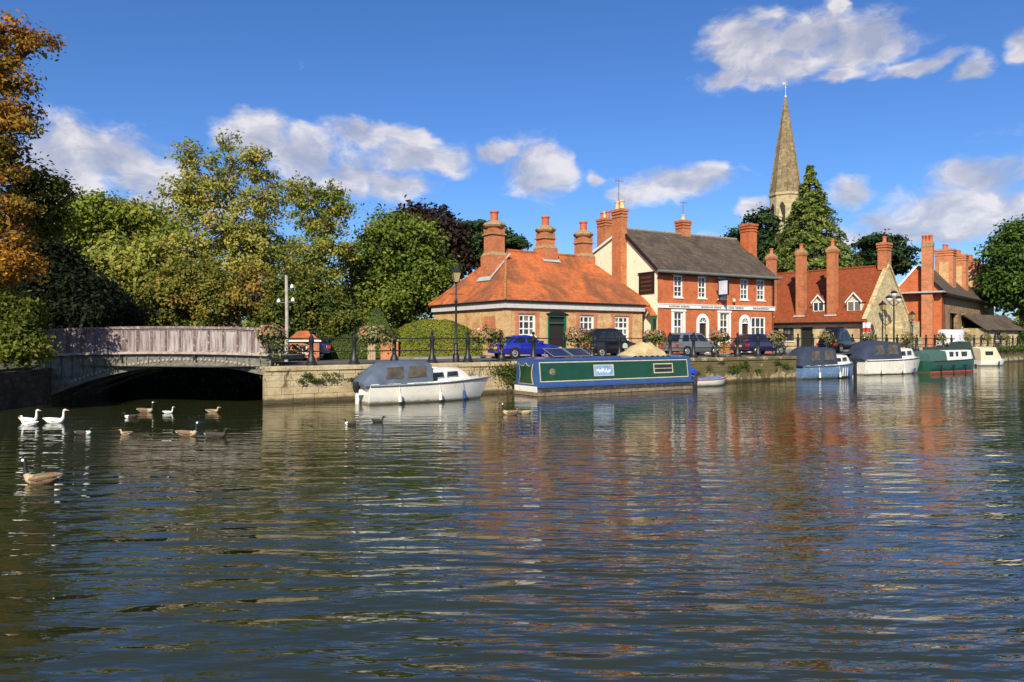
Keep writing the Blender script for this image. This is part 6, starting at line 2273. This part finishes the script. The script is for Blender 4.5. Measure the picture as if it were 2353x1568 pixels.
def cruiser(name, label, pos, ang, L_, beam, free, hullmat, topmat, canvas, cab, canopy, cab_h, can_h, strake=STRAKE, group='moored boats along the quay', stripes=None, transom_out=True, can_curve=0.25, windows=2, outboard=BLACKP):
    """cab = (x0, x1) of the cabin, canopy = (x0, x1) of the canvas cover"""
    root_ = thing(name, label, 'boat', pos, ang, group)
    b = MB()
    hr = hull_rings(L_, beam, free)
    b.loft(hr)
    b.build('hull', hullmat, root_, smooth=True)
    b = MB()                                       # rubbing strake follows the sheer on both sides
    b.tube([Vector(r_[0]) + Vector((0, -0.01, -0.04)) for r_ in hr], 0.035, 6)
    b.tube([Vector(r_[-1]) + Vector((0, 0.01, -0.04)) for r_ in hr], 0.035, 6)
    b.build('rubbing_strake', strake, root_)
    def half(x):
        f = min(max(x / L_, 0), 1)
        return beam / 2 * (0.86 + 0.14 * math.sin(min(1, f * 2.2) * math.pi / 2)) * (1 - max(0, (f - 0.52) / 0.48) ** 2.2)
    def sheer_z(x):
        return free + 0.18 * (x / L_) ** 2
    b = MB()                                       # deck just inside the rail
    rings = []
    for i in range(15):
        x = L_ * i / 14 * 0.985
        hw_ = max(half(x) - 0.05, 0.01)
        zz = sheer_z(x)
        rings.append([(x, -hw_, zz - 0.02), (x, -hw_, zz + 0.045), (x, 0, zz + 0.075), (x, hw_, zz + 0.045), (x, hw_, zz - 0.02)])
    b.loft(rings)
    b.build('deck', topmat, root_, smooth=True)
    # cabin with raked front
    x0, x1 = cab
    b = MB()
    rings = []
    for f, hz in ((0.0, 1.0), (0.08, 1.03), (0.5, 1.0), (0.74, 0.93), (0.9, 0.45), (1.0, 0.04)):
        x = x0 + (x1 - x0) * f
        hw_ = max(half(x) * 0.80, 0.10)
        zz = sheer_z(x) + 0.03
        z2 = zz + cab_h * hz
        rings.append([(x, -hw_, zz - 0.03), (x, -hw_ * 0.88, z2 - 0.05 * hz), (x, -hw_ * 0.70, z2 + 0.01), (x, 0, z2 + 0.06 * hz), (x, hw_ * 0.70, z2 + 0.01), (x, hw_ * 0.88, z2 - 0.05 * hz), (x, hw_, zz - 0.03)])
    b.loft(rings)
    cb_ = b.build('cabin', topmat, root_, smooth=True)
    for k_ in range(windows):
        for sgn in (-1, 1):
            f0 = 0.10 + k_ * 0.64 / windows
            f1 = f0 + 0.64 / windows - 0.06
            b = MB()
            pts = []
            for f, hz in ((f0, 0.32), (f1, 0.32), (f1 - 0.015, 0.78), (f0 + 0.015, 0.78)):
                x = x0 + (x1 - x0) * f
                hw_ = half(x) * 0.80
                zz = sheer_z(x) + 0.03
                t_ = hz
                pts.append(Vector((x, sgn * (hw_ * (1 - 0.12 * t_) + 0.016), zz + (cab_h - 0.05) * t_)))
            b.add(pts + [p - Vector((0, sgn * 0.03, 0)) for p in pts], [(0, 1, 2, 3), (4, 5, 1, 0), (5, 6, 2, 1), (6, 7, 3, 2), (7, 4, 0, 3)])
            wn = b.build('cabin_window', CARGLASS, cb_)
            b = MB()
            loop_ = pts + [pts[0]]
            b.tube(loop_, 0.02, 5)
            b.build('window_rim', ALU, wn)
    b = MB()
    b.box(x0 + 0.15, x0 + 0.75, -0.3, 0.3, sheer_z(x0) + cab_h + 0.03, sheer_z(x0) + cab_h + 0.12)
    b.build('hatch', topmat, root_)
    # canvas cover stretched over hoops, sagging a little between them
    c0, c1 = canopy
    b = MB()
    rings = []
    nh = 10
    for i in range(nh + 1):
        f = i / nh
        x = c0 + (c1 - c0) * f
        xm_ = x
        hw_ = half(min(x, L_)) * 0.95
        if f < can_curve:
            hz = 0.10 + 0.90 * math.sin(f / can_curve * math.pi / 2) ** 0.85
        else:
            hz = 1.0 - 0.10 * ((f - can_curve) / (1 - can_curve)) ** 2
        hz -= 0.03 * abs(math.sin(f * math.pi * 3))
        zz = sheer_z(max(x, 0)) - 0.03
        z2 = zz + can_h * hz
        pin = 0.025 * math.sin(i * 2.4)
        rings.append([(xm_, -hw_ - 0.01, zz), (xm_, -hw_ * (0.93 + pin), zz + (z2 - zz) * 0.5), (xm_, -hw_ * 0.80, zz + (z2 - zz) * 0.90), (xm_, -hw_ * 0.45, z2), (xm_, 0, z2 + 0.05),
                      (xm_, hw_ * 0.45, z2), (xm_, hw_ * 0.80, zz + (z2 - zz) * 0.90), (xm_, hw_ * (0.93 - pin), zz + (z2 - zz) * 0.5), (xm_, hw_ + 0.01, zz)])
    b.loft(rings)
    cn = b.build('canopy', canvas, root_, smooth=True)
    for (fa, fb) in ((can_curve * 0.75, can_curve + 0.16), (0.62, 0.90)):
        b = MB()
        pts = []
        for f, t_ in ((fa, 0.30), (fb, 0.30), (fb, 0.78), (fa + 0.03, 0.78)):
            x = c0 + (c1 - c0) * f
            hw_ = half(x) * 0.95
            zz = sheer_z(x) - 0.03
            hz = 1.0 if f >= can_curve else 0.10 + 0.90 * math.sin(f / can_curve * math.pi / 2) ** 0.85
            yy = hw_ * (1.0 - 0.07 * min(1, t_ * 2) - max(0, t_ - 0.5) / 0.4 * 0.13) + 0.03
            pts.append(Vector((x, -yy, zz + can_h * hz * t_)))
        b.add(pts + [p + Vector((0, 0.03, 0)) for p in pts], [(0, 1, 2, 3), (4, 5, 1, 0), (5, 6, 2, 1), (6, 7, 3, 2), (7, 4, 0, 3)])
        b.build('vinyl_window', CLEARC, cn)
    # outboard on the transom
    if outboard:
        b = MB()
        b.tube([(-0.30, 0, 0.95), (-0.30, 0, 0.72), (-0.28, 0, 0.5)], [0.13, 0.17, 0.12], 9)
        ob_ = b.build('outboard_motor', outboard, root_, smooth=True)
        b = MB()
        b.box(-0.34, -0.22, -0.05, 0.05, -0.3, 0.5)
        b.box(-0.24, 0.03, -0.12, 0.12, 0.38, 0.62)
        b.build('outboard_leg', WHITE if outboard is BLACKP else BLACKRUB, ob_)
    # fenders and line
    for f in (0.22, 0.55, 0.78):
        x = L_ * f
        yy = -half(x) - 0.07
        b = MB()
        b.lathe([(0.02, 0.46), (0.075, 0.42), (0.08, 0.10), (0.02, 0.06)], 8, (x, yy, 0))
        b.tube([(x, yy, 0.45), (x, yy + 0.09, sheer_z(x))], 0.012, 4)
        b.build('fender', NBBLUE if f > 0.7 else GELWHITE, root_, smooth=True)
    if stripes:
        for x, wd in stripes:
            b = MB()
            yy = half(x)
            b.add([(x, -yy * 0.935 - 0.02, 0.16), (x + wd, -half(x + wd) * 0.935 - 0.02, 0.16), (x + wd, -half(x + wd) * 0.975 - 0.02, free - 0.16), (x, -yy * 0.975 - 0.02, free - 0.16)], [(0, 1, 2, 3)])
            b.build('hull_mark', WHITE, root_)
    return root_


# boat 1: white cruiser with blue-grey canopy; its starboard side looks at the camera
p = at(868, 936)
c1 = cruiser('cabin_cruiser', 'white cabin cruiser with blue-grey canvas canopy moored nearest the bridge', wl((p - W0).dot(WU) + 0.05, -1.75), WANG, 5.7, 2.1, 0.82, GELWHITE, GELWHITE, BLUEC, (2.6, 5.0), (-0.25, 2.85), 0.54, 1.0, can_curve=0.40)
bb = MB()
bb.lathe([(0.0, 0), (0.11, 0.0), (0.12, 0.03), (0.0, 0.03)], 12, (3.02, -0.845, 1.02), axis='y')
bb.build('porthole', CARGLASS, c1)

# narrowboat
nb_p = at(1237, 912)
nbx = (nb_p - W0).dot(WU)
nbo = thing('narrowboat', 'long green and blue narrowboat with cream coachlines moored in front of the lodge', 'boat', wl(nbx, -1.55 - 0.0), WANG, 'moored boats along the quay')
NL, NBW = 10.3, 2.1
hw = NBW / 2
b = MB()
rings = []
for f, wf, zt in ((0.0, 0.97, 0.40), (0.02, 1.0, 0.40), (0.5, 1.0, 0.40), (0.95, 1.0, 0.42), (1.0, 0.98, 0.43), (1.05, 0.78, 0.48), (1.10, 0.42, 0.55), (1.135, 0.05, 0.60)):
    x = f * NL
    w2 = hw * wf
    rings.append([(x, -w2, zt), (x, -w2, 0.05), (x, -w2 * 0.96, -0.4), (x, w2 * 0.96, -0.4), (x, w2, 0.05), (x, w2, zt)])
b.loft(rings)
b.build('hull', NBHULL, nbo)
b = MB()
b.box(-0.03, NL, -hw - 0.018, -hw + 0.02, 0.015, 0.17)
b.box(-0.03, NL, hw - 0.02, hw + 0.018, 0.015, 0.17)
b.box(-0.05, -0.005, -hw, hw, 0.015, 0.17)
b.build('weathered_band', NBRUST, nbo)
b = MB()
b.box(-0.02, NL + 0.1, -hw - 0.03, -hw + 0.06, 0.40, 0.50)
b.box(-0.02, NL + 0.1, hw - 0.06, hw + 0.03, 0.40, 0.50)
b.build('gunwale', NBBLUE, nbo)
b = MB()
b.box(-0.035, -0.003, -hw + 0.03, hw - 0.03, 0.19, 0.47)
b.build('transom_band', GELWHITE, nbo)
cw0, cw1 = hw - 0.06, hw - 0.22          # tumblehome
def nb_section(x):
    return [(x, -cw0, 0.47), (x, -cw1, 1.72), (x, -cw1 + 0.07, 1.80), (x, 0, 1.88), (x, cw1 - 0.07, 1.80), (x, cw1, 1.72), (x, cw0, 0.47)]
b = MB()
b.loft([nb_section(0.0), nb_section(NL * 0.5), nb_section(NL)])
cab = b.build('cabin', NBBLUE, nbo)
def nb_panel(x0, x1, z0, z1, mat, name, off, parent=None, th=0.02):
    b_ = MB()
    def y_(z):
        return -(cw0 + (cw1 - cw0) * (z - 0.47) / 1.25) - off
    b_.add([(x0, y_(z0), z0), (x1, y_(z0), z0), (x1, y_(z1), z1), (x0, y_(z1), z1), (x0, y_(z0) + th, z0), (x1, y_(z0) + th, z0), (x1, y_(z1) + th, z1), (x0, y_(z1) + th, z1)],
           [(0, 1, 2, 3), (4, 5, 1, 0), (5, 6, 2, 1), (6, 7, 3, 2), (7, 4, 0, 3)])
    return b_.build(name, mat, parent or nbo)
nb_panel(0.22, NL - 0.25, 0.70, 1.62, NBGREEN, 'side_panel', 0.012)
for (x0, x1, z0, z1) in ((0.20, NL - 0.23, 1.60, 1.645), (0.20, NL - 0.23, 0.675, 0.72), (0.20, 0.245, 0.72, 1.60), (NL - 0.275, NL - 0.23, 0.72, 1.60)):
    nb_panel(x0, x1, z0, z1, NBLINE, 'coachline', 0.018)
sb_ = nb_panel(3.55, 4.75, 0.92, 1.42, NAMEBLUE, 'name_board', 0.02)
for (x0, x1, z0, z1) in ((3.5, 4.8, 1.42, 1.46), (3.5, 4.8, 0.88, 0.92), (3.5, 3.55, 0.92, 1.42), (4.75, 4.8, 0.92, 1.42)):
    nb_panel(x0, x1, z0, z1, NBLINE, 'board_edge', 0.022, sb_)
rr = random.Random(2)
x = 3.68
while x < 4.6:
    wd = rr.uniform(0.04, 0.11)
    zc = 1.15 + rr.uniform(-0.05, 0.06)
    nb_panel(x, x + wd * 0.7, zc - 0.08, zc + rr.uniform(0.02, 0.12), WHITE, 'board_lettering', 0.026, sb_, 0.006)
    x += wd
wn = nb_panel(7.6, 8.9, 0.98, 1.40, CARGLASS, 'cabin_window', 0.024)
for (x0, x1, z0, z1) in ((7.55, 8.95, 1.40, 1.45), (7.55, 8.95, 0.93, 0.98), (7.55, 7.60, 0.98, 1.40), (8.90, 8.95, 0.98, 1.40), (7.6, 8.9, 1.17, 1.20)):
    nb_panel(x0, x1, z0, z1, NBLINE, 'window_frame', 0.03, wn)
b = MB()
b.lathe([(0.17, 0.0), (0.17, -0.03), (0.12, -0.04), (0.12, -0.02), (0.0, -0.02)], 14, (0.95, -(cw0 + (cw1 - cw0) * 0.55) - 0.0, 1.16), axis='y')
b.build('porthole', NBRUST, nbo)
# stern bulkhead: green panel with scalloped cream border on blue
def stern_shape(s, n=40):
    pts = []
    def add(pp):
        pts.extend(pp)
    H0, H1, W2 = 0.56, 1.58, 0.62 * s
    add([(-W2, H0), (W2, H0)])
    for i in range(1, 9):
        f = i / 9
        pts.append((W2 - 0.14 * math.sin(math.pi * f), H0 + (H1 - H0) * f))
    pts.append((W2, H1))
    for i in range(1, 12):
        f = i / 12
        pts.append((W2 - 2 * W2 * f, H1 - 0.13 * abs(math.sin(math.pi * f * 2)) + (0.03 if i == 6 else 0)))
    pts.append((-W2, H1))
    for i in range(8, 0, -1):
        f = i / 9
        pts.append((-W2 + 0.14 * math.sin(math.pi * f), H0 + (H1 - H0) * f))
    return pts
b = MB()
b.prism(stern_shape(1.10), -0.015, -0.002, 'x')
b.build('stern_border', NBLINE, nbo)
b = MB()
pp = [(a_ * 1.0, 0.60 + (z_ - 0.56) * 0.93) for a_, z_ in stern_shape(1.0)]
b.prism(pp, -0.03, -0.016, 'x')
b.build('stern_panel', NBGREEN, nbo)
b = MB()
b.box(-0.02, NL + 0.02, -cw1 - 0.02, -cw1 + 0.05, 1.70, 1.745)
b.build('roof_handrail', NBBLUE, nbo)
# raked solar panels on the roof
for k_ in range(2):
    x = 1.25 + k_ * 1.25
    b = MB()
    b.slab([(x, -0.60, 1.90), (x + 1.15, -0.60, 1.90), (x + 1.15, 0.35, 2.28), (x, 0.35, 2.28)], 0.035)
    sp_ = b.build('solar_panel', SOLAR, nbo)
    b = MB()
    P = [Vector(q) + Vector((0, 0, 0.005)) for q in ((x, -0.60, 1.90), (x + 1.15, -0.60, 1.90), (x + 1.15, 0.35, 2.28), (x, 0.35, 2.28))]
    b.tube(P + [P[0]], 0.02, 5)
    b.tube([(x + 0.1, 0.33, 2.26), (x + 0.1, 0.33, 1.84)], 0.015, 5)
    b.tube([(x + 1.05, 0.33, 2.26), (x + 1.05, 0.33, 1.84)], 0.015, 5)
    b.build('panel_frame', ALU, sp_)
# mooring line
b = MB()
b.tube([(NL + 1.0, -0.2, 0.62), (NL + 1.5, 0.8, 0.75), (NL + 1.7, 1.6, 1.45)], 0.02, 5)
b.build('mooring_line', ROPE, nbo)

# tan tarpaulin heap on the quay behind the narrowboat
tp = thing('tarpaulin_cover', 'tan tarpaulin heaped on the right half of the narrowboat roof', 'tarpaulin', wl(nbx + 7.7, -1.5, 1.80), WANG)
b = MB()
rings = []
for i in range(15):
    f = i / 14
    x = -1.4 + 2.8 * f
    hz = 0.80 * math.sin(math.pi * min(1, max(0, 0.05 + 0.9 * f))) ** 1.1 + 0.05 * math.sin(i * 2.3)
    ring = []
    for j in range(11):
        th = math.pi * j / 10
        rr_ = 0.70 * (1 + 0.08 * math.sin(i * 1.9 + j * 2.5))
        ring.append((x, -rr_ * math.cos(th), max(0.02 + 0.06 * (math.sin(i * 3.1) > 0) * (j in (0, 10)), hz * math.sin(th) ** 0.9)))
    rings.append(ring)
b.loft(rings)
b.build('cover', TARP, tp, smooth=True)

# dinghy with blue-covered outboard
dn_p = at(1604, 890)
dgy = thing('dinghy', 'small white dinghy with bright blue outboard cover just right of the narrowboat', 'boat', wl((dn_p - W0).dot(WU), (dn_p - W0).dot(WN) + 0.65), WANG - 0.12, 'moored boats along the quay')
b = MB()
b.loft(hull_rings(2.5, 1.2, 0.36, 0.8, 0.18, 12, 0.12, 0.12, 2.4, 0.78))
b.build('hull', GELWHITE, dgy, smooth=True)
b = MB()
rings = []
for i in range(10):
    x = 0.35 + 1.9 * i / 9
    f = x / 2.5
    w2 = 0.6 * (0.8 + 0.2 * math.sin(min(1, f * 2.2) * math.pi / 2)) * (1 - max(0, (f - 0.52) / 0.48) ** 2.4) * 0.92
    w2 = max(w2, 0.02)
    zz = 0.36 + 0.12 * f ** 2
    rings.append([(x, -w2, zz + 0.0), (x, -w2 * 0.5, zz + 0.10), (x, 0, zz + 0.14), (x, w2 * 0.5, zz + 0.10), (x, w2, zz)])
b.loft(rings)
b.build('boat_cover', HULLBLUE, dgy, smooth=True)
hr = hull_rings(2.5, 1.2, 0.36, 0.8, 0.18, 12, 0.12, 0.12, 2.4, 0.78)
b = MB()
b.tube([Vector(r_[0]) for r_ in hr], 0.028, 5)
b.tube([Vector(r_[-1]) for r_ in hr], 0.028, 5)
b.build('gunwale', REDB, dgy)
b = MB()
b.tube([(-0.30, 0, 0.42), (-0.22, 0, 0.62), (-0.1, 0, 0.85), (0.18, 0, 0.88), (0.34, 0, 0.66), (0.36, 0, 0.46)], [0.10, 0.18, 0.23, 0.24, 0.19, 0.08], 9)
om = b.build('outboard_cover', COVERBLUE, dgy, smooth=True)
b = MB()
b.box(-0.18, -0.06, -0.05, 0.05, -0.3, 0.5)
b.build('outboard_leg', WHITE, om)

# remaining cruisers toward the right
p4 = at(1830, 873)
cruiser('cabin_cruiser', 'faded blue cruiser with navy canvas canopy just right of the weedy quay wall', p4 + Vector((0.2, 1.05, 0)), R(26), 5.9, 2.2, 0.90, HULLBLUE, GELWHITE, NAVYC, (2.9, 5.3), (-0.1, 3.15), 0.60, 1.34, can_curve=0.34, stripes=((3.6, 0.16), (3.9, 0.16), (4.2, 0.16)))
p5 = at(1978, 863)
cruiser('cabin_cruiser', 'larger white cruiser with high navy canopy and dark sheer line', p5 + Vector((0.1, 1.2, 0)), R(24), 7.0, 2.5, 1.12, GELWHITE, GELWHITE, NAVYC, (3.5, 6.4), (-0.1, 3.8), 0.78, 1.52, can_curve=0.36, strake=NAVYC)

# green cabin boat
gb = thing('cabin_boat', 'dark green boat with white cabin windows and red waterline stripe', 'boat', at(2122, 858) + Vector((0.2, 1.1, 0)), R(33), 'moored boats along the quay')
GL = 8.6
b = MB()
hr = hull_rings(GL, 2.3, 0.95, 0.92, 0.35, 14, 0.12, 0.3, 4.0, 0.92)
b.loft(hr)
b.build('hull', GREENB, gb, smooth=True)
b = MB()
for s_ in (0, -1):
    b.tube([Vector((r_[3 if s_ == 0 else -4][0], r_[3 if s_ == 0 else -4][1] * 1.01, 0.05)) for r_ in hr], 0.06, 6)
b.build('waterline_stripe', REDB, gb)
b = MB()
b.tube([Vector(r_[0]) for r_ in hr], 0.045, 6)
b.tube([Vector(r_[-1]) for r_ in hr], 0.045, 6)
b.build('rubbing_strake', NBHULL, gb)
b = MB()
rings = []
for f, hz, wf in ((0.0, 1.0, 1), (0.7, 1.0, 1), (0.86, 0.96, 0.98), (1.0, 0.06, 0.9)):
    x = 2.6 + 5.0 * f
    rings.append([(x, -0.95 * wf, 0.93), (x, -0.84 * wf, 0.95 + 0.95 * hz), (x, 0, 0.95 + 1.03 * hz), (x, 0.84 * wf, 0.95 + 0.95 * hz), (x, 0.95 * wf, 0.93)])
b.loft(rings)
cbn = b.build('cabin', GELWHITE, gb)
b = MB()
b.box(2.5, 7.0, -0.95, 0.95, 1.92, 2.06)
b.build('cabin_roof', DULLGREEN, gb)
for x0, x1 in ((3.2, 3.8), (4.25, 4.6), (5.2, 6.1)):
    b = MB()
    b.box(x0, x1, -0.925, -0.86, 1.28, 1.68)
    b.build('cabin_window', CARGLASS, cbn)
b = MB()
rings = []
for f, hz in ((0.0, 0.75), (0.3, 0.95), (1.0, 1.0)):
    x = 0.05 + 2.6 * f
    rings.append([(x, -1.0, 0.93), (x, -0.86, 0.95 + 0.78 * hz), (x, 0, 0.95 + 0.95 * hz), (x, 0.86, 0.95 + 0.78 * hz), (x, 1.0, 0.93)])
b.loft(rings)
b.build('aft_cover', plain('faded_green_canvas', (0.05, 0.12, 0.10), 0.8, var=0.3, bmp=0.4), gb)
b = MB()
rings = []
for f, hz in ((0.0, 1.0), (0.5, 1.0), (1.0, 0.35)):
    x = 6.6 + 1.5 * f
    rings.append([(x, -0.9 + 0.2 * f, 0.95), (x, -0.75 + 0.2 * f, 0.95 + 1.5 * hz), (x, 0, 0.95 + 1.6 * hz), (x, 0.75 - 0.2 * f, 0.95 + 1.5 * hz), (x, 0.9 - 0.2 * f, 0.95)])
b.loft(rings)
b.build('wheelhouse_cover', DULLGREEN, gb)
for x in (1.3, 3.3, 5.3, 6.9):
    b = MB()
    b.lathe([(0.02, 0.62), (0.09, 0.58), (0.09, 0.22), (0.02, 0.18)], 8, (x, -1.24, 0))
    b.build('fender', BLACKRUB, gb)

# small cream boat at the far right
sm = thing('cabin_boat', 'small cream-topped boat moored farthest right', 'boat', at(2252, 842) + Vector((0.1, 1.0, 0)), R(12), 'moored boats along the quay')
b = MB()
b.loft(hull_rings(3.4, 1.7, 0.62, 0.9, 0.3, 12, 0.1, 0.2, 2.4, 0.85))
b.build('hull', GELWHITE, sm, smooth=True)
b = MB()
rings = []
for f, hz, wf in ((0.0, 0.9, 1), (0.08, 1.0, 1), (0.68, 1.0, 1), (1.0, 0.08, 0.75)):
    x = 0.0 + 2.75 * f
    rings.append([(x, -0.78 * wf, 0.6), (x, -0.70 * wf, 0.62 + 1.25 * hz), (x, 0, 0.64 + 1.33 * hz), (x, 0.70 * wf, 0.62 + 1.25 * hz), (x, 0.78 * wf, 0.6)])
b.loft(rings)
cc = b.build('cabin', CREAM, sm)
b = MB()
b.box(0.55, 1.45, -0.79, -0.70, 1.12, 1.5)
b.build('cabin_window', CARGLASS, cc)
b = MB()
b.lathe([(0.02, 0.5), (0.09, 0.46), (0.09, 0.12), (0.02, 0.08)], 8, (2.1, -0.85, 0))
b.build('fender', NBBLUE, sm)

# mooring piles between boats
for (px, py, h_, lb) in ((1965, 868, 1.1, 'dark timber mooring pile between the blue and white cruisers'),):
    q = at(px, py)
    pl_ = MB()
    pl_.tube([(0, 0, -1.0), (0, 0, h_ * 0.6), (0.02, 0, h_)], [0.13, 0.12, 0.10], 9)
    pl_.lathe([(0.14, h_ - 0.06), (0.14, h_), (0.05, h_ + 0.08)], 9)
    o_ = pl_.build('mooring_pile', BLACKP, None, loc=(q.x, q.y, 0))
    tag(o_, lb, 'post')

# ------------------------------------------------------------------ weeds on the wall
def weeds(name, label, spots_, mat, n_each, spread_, leaf, parent=None):
    cs, ns, ts = [], [], []
    for (pos, sx, sz) in spots_:
        n_ = int(n_each * sx * 2)
        o_ = np.stack([rng.normal(size=n_) * sx, rng.normal(size=n_) * 0.10, rng.normal(size=n_) * sz], 1)
        x_ = np.array(pos) + o_[:, 0:1] * np.array(WU)[None] - np.abs(o_[:, 1:2]) * np.array(WN)[None] + np.array([0, 0, 1]) * o_[:, 2:3]
        cs.append(x_)
        ns.append(unit(n_) + np.array([0.3, -0.7, 0.4]))
        ts.append(rng.uniform(0, 1, n_))
    o_ = leaf_mesh(name, np.concatenate(cs), np.concatenate(ns), leaf, np.concatenate(ts), mat, parent)
    return o_


rw = random.Random(9)
sp_ = [(wl(11.9, -0.08, 1.15), 0.5, 0.20), (wl(12.5, -0.1, 0.75), 0.45, 0.28), (wl(13.2, -0.15, 0.35), 0.35, 0.18), (wl(12.9, -0.1, 1.3), 0.3, 0.12)]
tag(weeds('wall_plants', 'green weeds growing from the quay wall between the white cruiser and the narrowboat', sp_, L_WEED, 520, 0.3, 0.06), kind='stuff', cat='plants')
sp_ = [(wl(rw.uniform(1.5, 8.5), -0.04, rw.choice((0.96, 1.0, 1.22, 1.18))), rw.uniform(0.06, 0.16), rw.uniform(0.03, 0.07)) for _ in range(42)]
sp_ += [(wl(rw.uniform(24, 34), -0.04, rw.uniform(0.7, 1.35)), rw.uniform(0.08, 0.3), rw.uniform(0.04, 0.12)) for _ in range(26)]
tag(weeds('wall_tufts', 'small dark tufts rooted in the joints of the quay wall', sp_, L_WEED, 260, 0.3, 0.04), kind='stuff', cat='plants')
# grass fringe by the far bank, right
cs = np.array([vl(rw.uniform(38, 60), rw.uniform(-0.1, 0.6), 1.6) for _ in range(5000)]) + rng.normal(size=(5000, 3)) * np.array([0.3, 0.3, 0.10])
tag(leaf_mesh('bank_grass', cs, unit(5000) + np.array([0, -0.5, 0.3]), 0.12, rng.uniform(0, 1, 5000), L_WEED), 'rough grass along the top of the far bank', 'grass', kind='stuff')

# ------------------------------------------------------------------ birds on the water
def bird(name, label, px, py, heading, L_, kind, group):
    """body length L_; x forward"""
    q = at(px, py)
    root_ = thing(name, label, 'bird', (q.x, q.y, 0), R(heading), group)
    k_ = L_ / 0.8
    long_neck = kind in ('white', 'canada')
    body = [(-0.44, 0.17, 0.015, 0.6), (-0.36, 0.15, 0.05, 1.0), (-0.22, 0.10, 0.115, 1.15), (-0.02, 0.07, 0.15, 1.15), (0.16, 0.07, 0.135, 1.1), (0.28, 0.10, 0.10, 1.0)]
    if long_neck:
        neck = [(0.345, 0.20, 0.062, 1.0), (0.365, 0.32, 0.045, 1.0), (0.365, 0.44, 0.040, 1.0), (0.385, 0.515, 0.048, 1.0), (0.43, 0.535, 0.045, 0.9), (0.48, 0.525, 0.02, 0.9)]
    else:
        neck = [(0.33, 0.18, 0.065, 1.0), (0.345, 0.25, 0.050, 1.0), (0.365, 0.315, 0.058, 1.0), (0.42, 0.33, 0.05, 0.9), (0.46, 0.325, 0.02, 0.9)]
    st_ = body + neck
    pal = {'white': [FWHITE] * 4, 'canada': [FBROWN, FWHITE, FBLACK, FBUFF], 'mallard': [FBUFF, FWHITE, FDARK, FBROWN], 'dark': [FDARK, FWHITE, FBLACK, FDARK], 'pale': [FBUFF, FWHITE, FBUFF, FBUFF], 'piebald': [FDARK, FWHITE, FBLACK, FWHITE]}[kind]
    mi = []
    for i in range(len(st_) - 1):
        if i == 0:
            mi.append(1)
        elif i < len(body) - 2:
            mi.append(0)
        elif i < len(body):
            mi.append(3)
        else:
            mi.append(2)
    b_ = MB()
    b_.tube([(x * k_, 0, z * k_) for x, z, r_, s_ in st_], [r_ * k_ for x, z, r_, s_ in st_], 10, mi=mi, squash=[s_ for *_, s_ in st_])
    bo = b_.build('body', pal, root_, smooth=True)
    hx, hz = neck[-1][0], neck[-1][1]
    b_ = MB()
    b_.tube([((hx - 0.01) * k_, 0, hz * k_), ((hx + 0.06) * k_, 0, (hz - 0.012) * k_), ((hx + 0.10) * k_, 0, (hz - 0.018) * k_)], [0.026 * k_, 0.02 * k_, 0.008 * k_], 7)
    b_.build('bill', BILL if kind in ('white', 'mallard', 'pale') else FBLACK, root_, smooth=True)
    for sgn in (-1, 1):
        b_ = MB()
        b_.tube([(0.20 * k_, sgn * 0.125 * k_, 0.10 * k_), (0.0, sgn * 0.155 * k_, 0.13 * k_), (-0.25 * k_, sgn * 0.10 * k_, 0.17 * k_), (-0.45 * k_, sgn * 0.03 * k_, 0.20 * k_)], [0.03 * k_, 0.07 * k_, 0.05 * k_, 0.012 * k_], 7)
        b_.build('wing', pal[0] if kind != 'pale' else FBROWN, root_, smooth=True)
    if kind == 'canada':
        b_ = MB()
        b_.lathe([(0.0, -0.052), (0.028, -0.045), (0.028, 0.045), (0.0, 0.052)], 8, (0.395 * k_, 0, 0.51 * k_), axis='y')
        b_.build('cheek_patch', FWHITE, root_, smooth=True)
    return root_


G = 'birds on the river'
bird('goose', 'left white goose with raised neck near the dark bank', 66, 972, -8, 0.64, 'white', G)
bird('goose', 'right white goose of the upright pair near the dark bank', 125, 972, 5, 0.64, 'white', G)
bird('goose', 'low white goose swimming just in front of the left white goose', 68, 978, 190, 0.46, 'white', G)
bird('goose', 'large brown goose with black neck swimming alone in the left foreground', 96, 1110, 180, 0.70, 'canada', G)
bird('duck', 'small dark duck with white flank below the white geese', 192, 999, 10, 0.45, 'piebald', G)
bird('duck', 'pale small duck alone below the middle of the bridge', 290, 999, 180, 0.34, 'pale', G)
bird('duck', 'white-breasted dark duck left of the brown pair under the bridge', 302, 961, 200, 0.45, 'piebald', G)
bird('goose', 'brown goose with buff side under the middle of the bridge', 334, 948, 0, 0.60, 'canada', G)
bird('duck', 'tiny white-looking duck right of the brown goose under the bridge', 386, 950, 20, 0.34, 'white', G)
bird('duck', 'upright buff duck under the right side of the bridge', 488, 948, 10, 0.45, 'pale', G)
bird('goose', 'buff goose with dark head facing right below the bridge', 430, 1002, 2, 0.60, 'canada', G)
bird('goose', 'dark goose with pale rump just right of the buff goose', 496, 1006, 4, 0.60, 'dark', G)
bird('duck', 'dark duck swimming left of the white cruiser reflection', 806, 977, 170, 0.42, 'piebald', G)
bird('duck', 'dark duck swimming in the white cruiser reflection', 867, 970, 10, 0.42, 'dark', G)
bird('goose', 'brown goose facing left in front of the narrowboat stern', 1174, 953, 175, 0.62, 'canada', G)
bird('duck', 'brown duck following the goose in front of the narrowboat', 1206, 951, 175, 0.45, 'mallard', G)
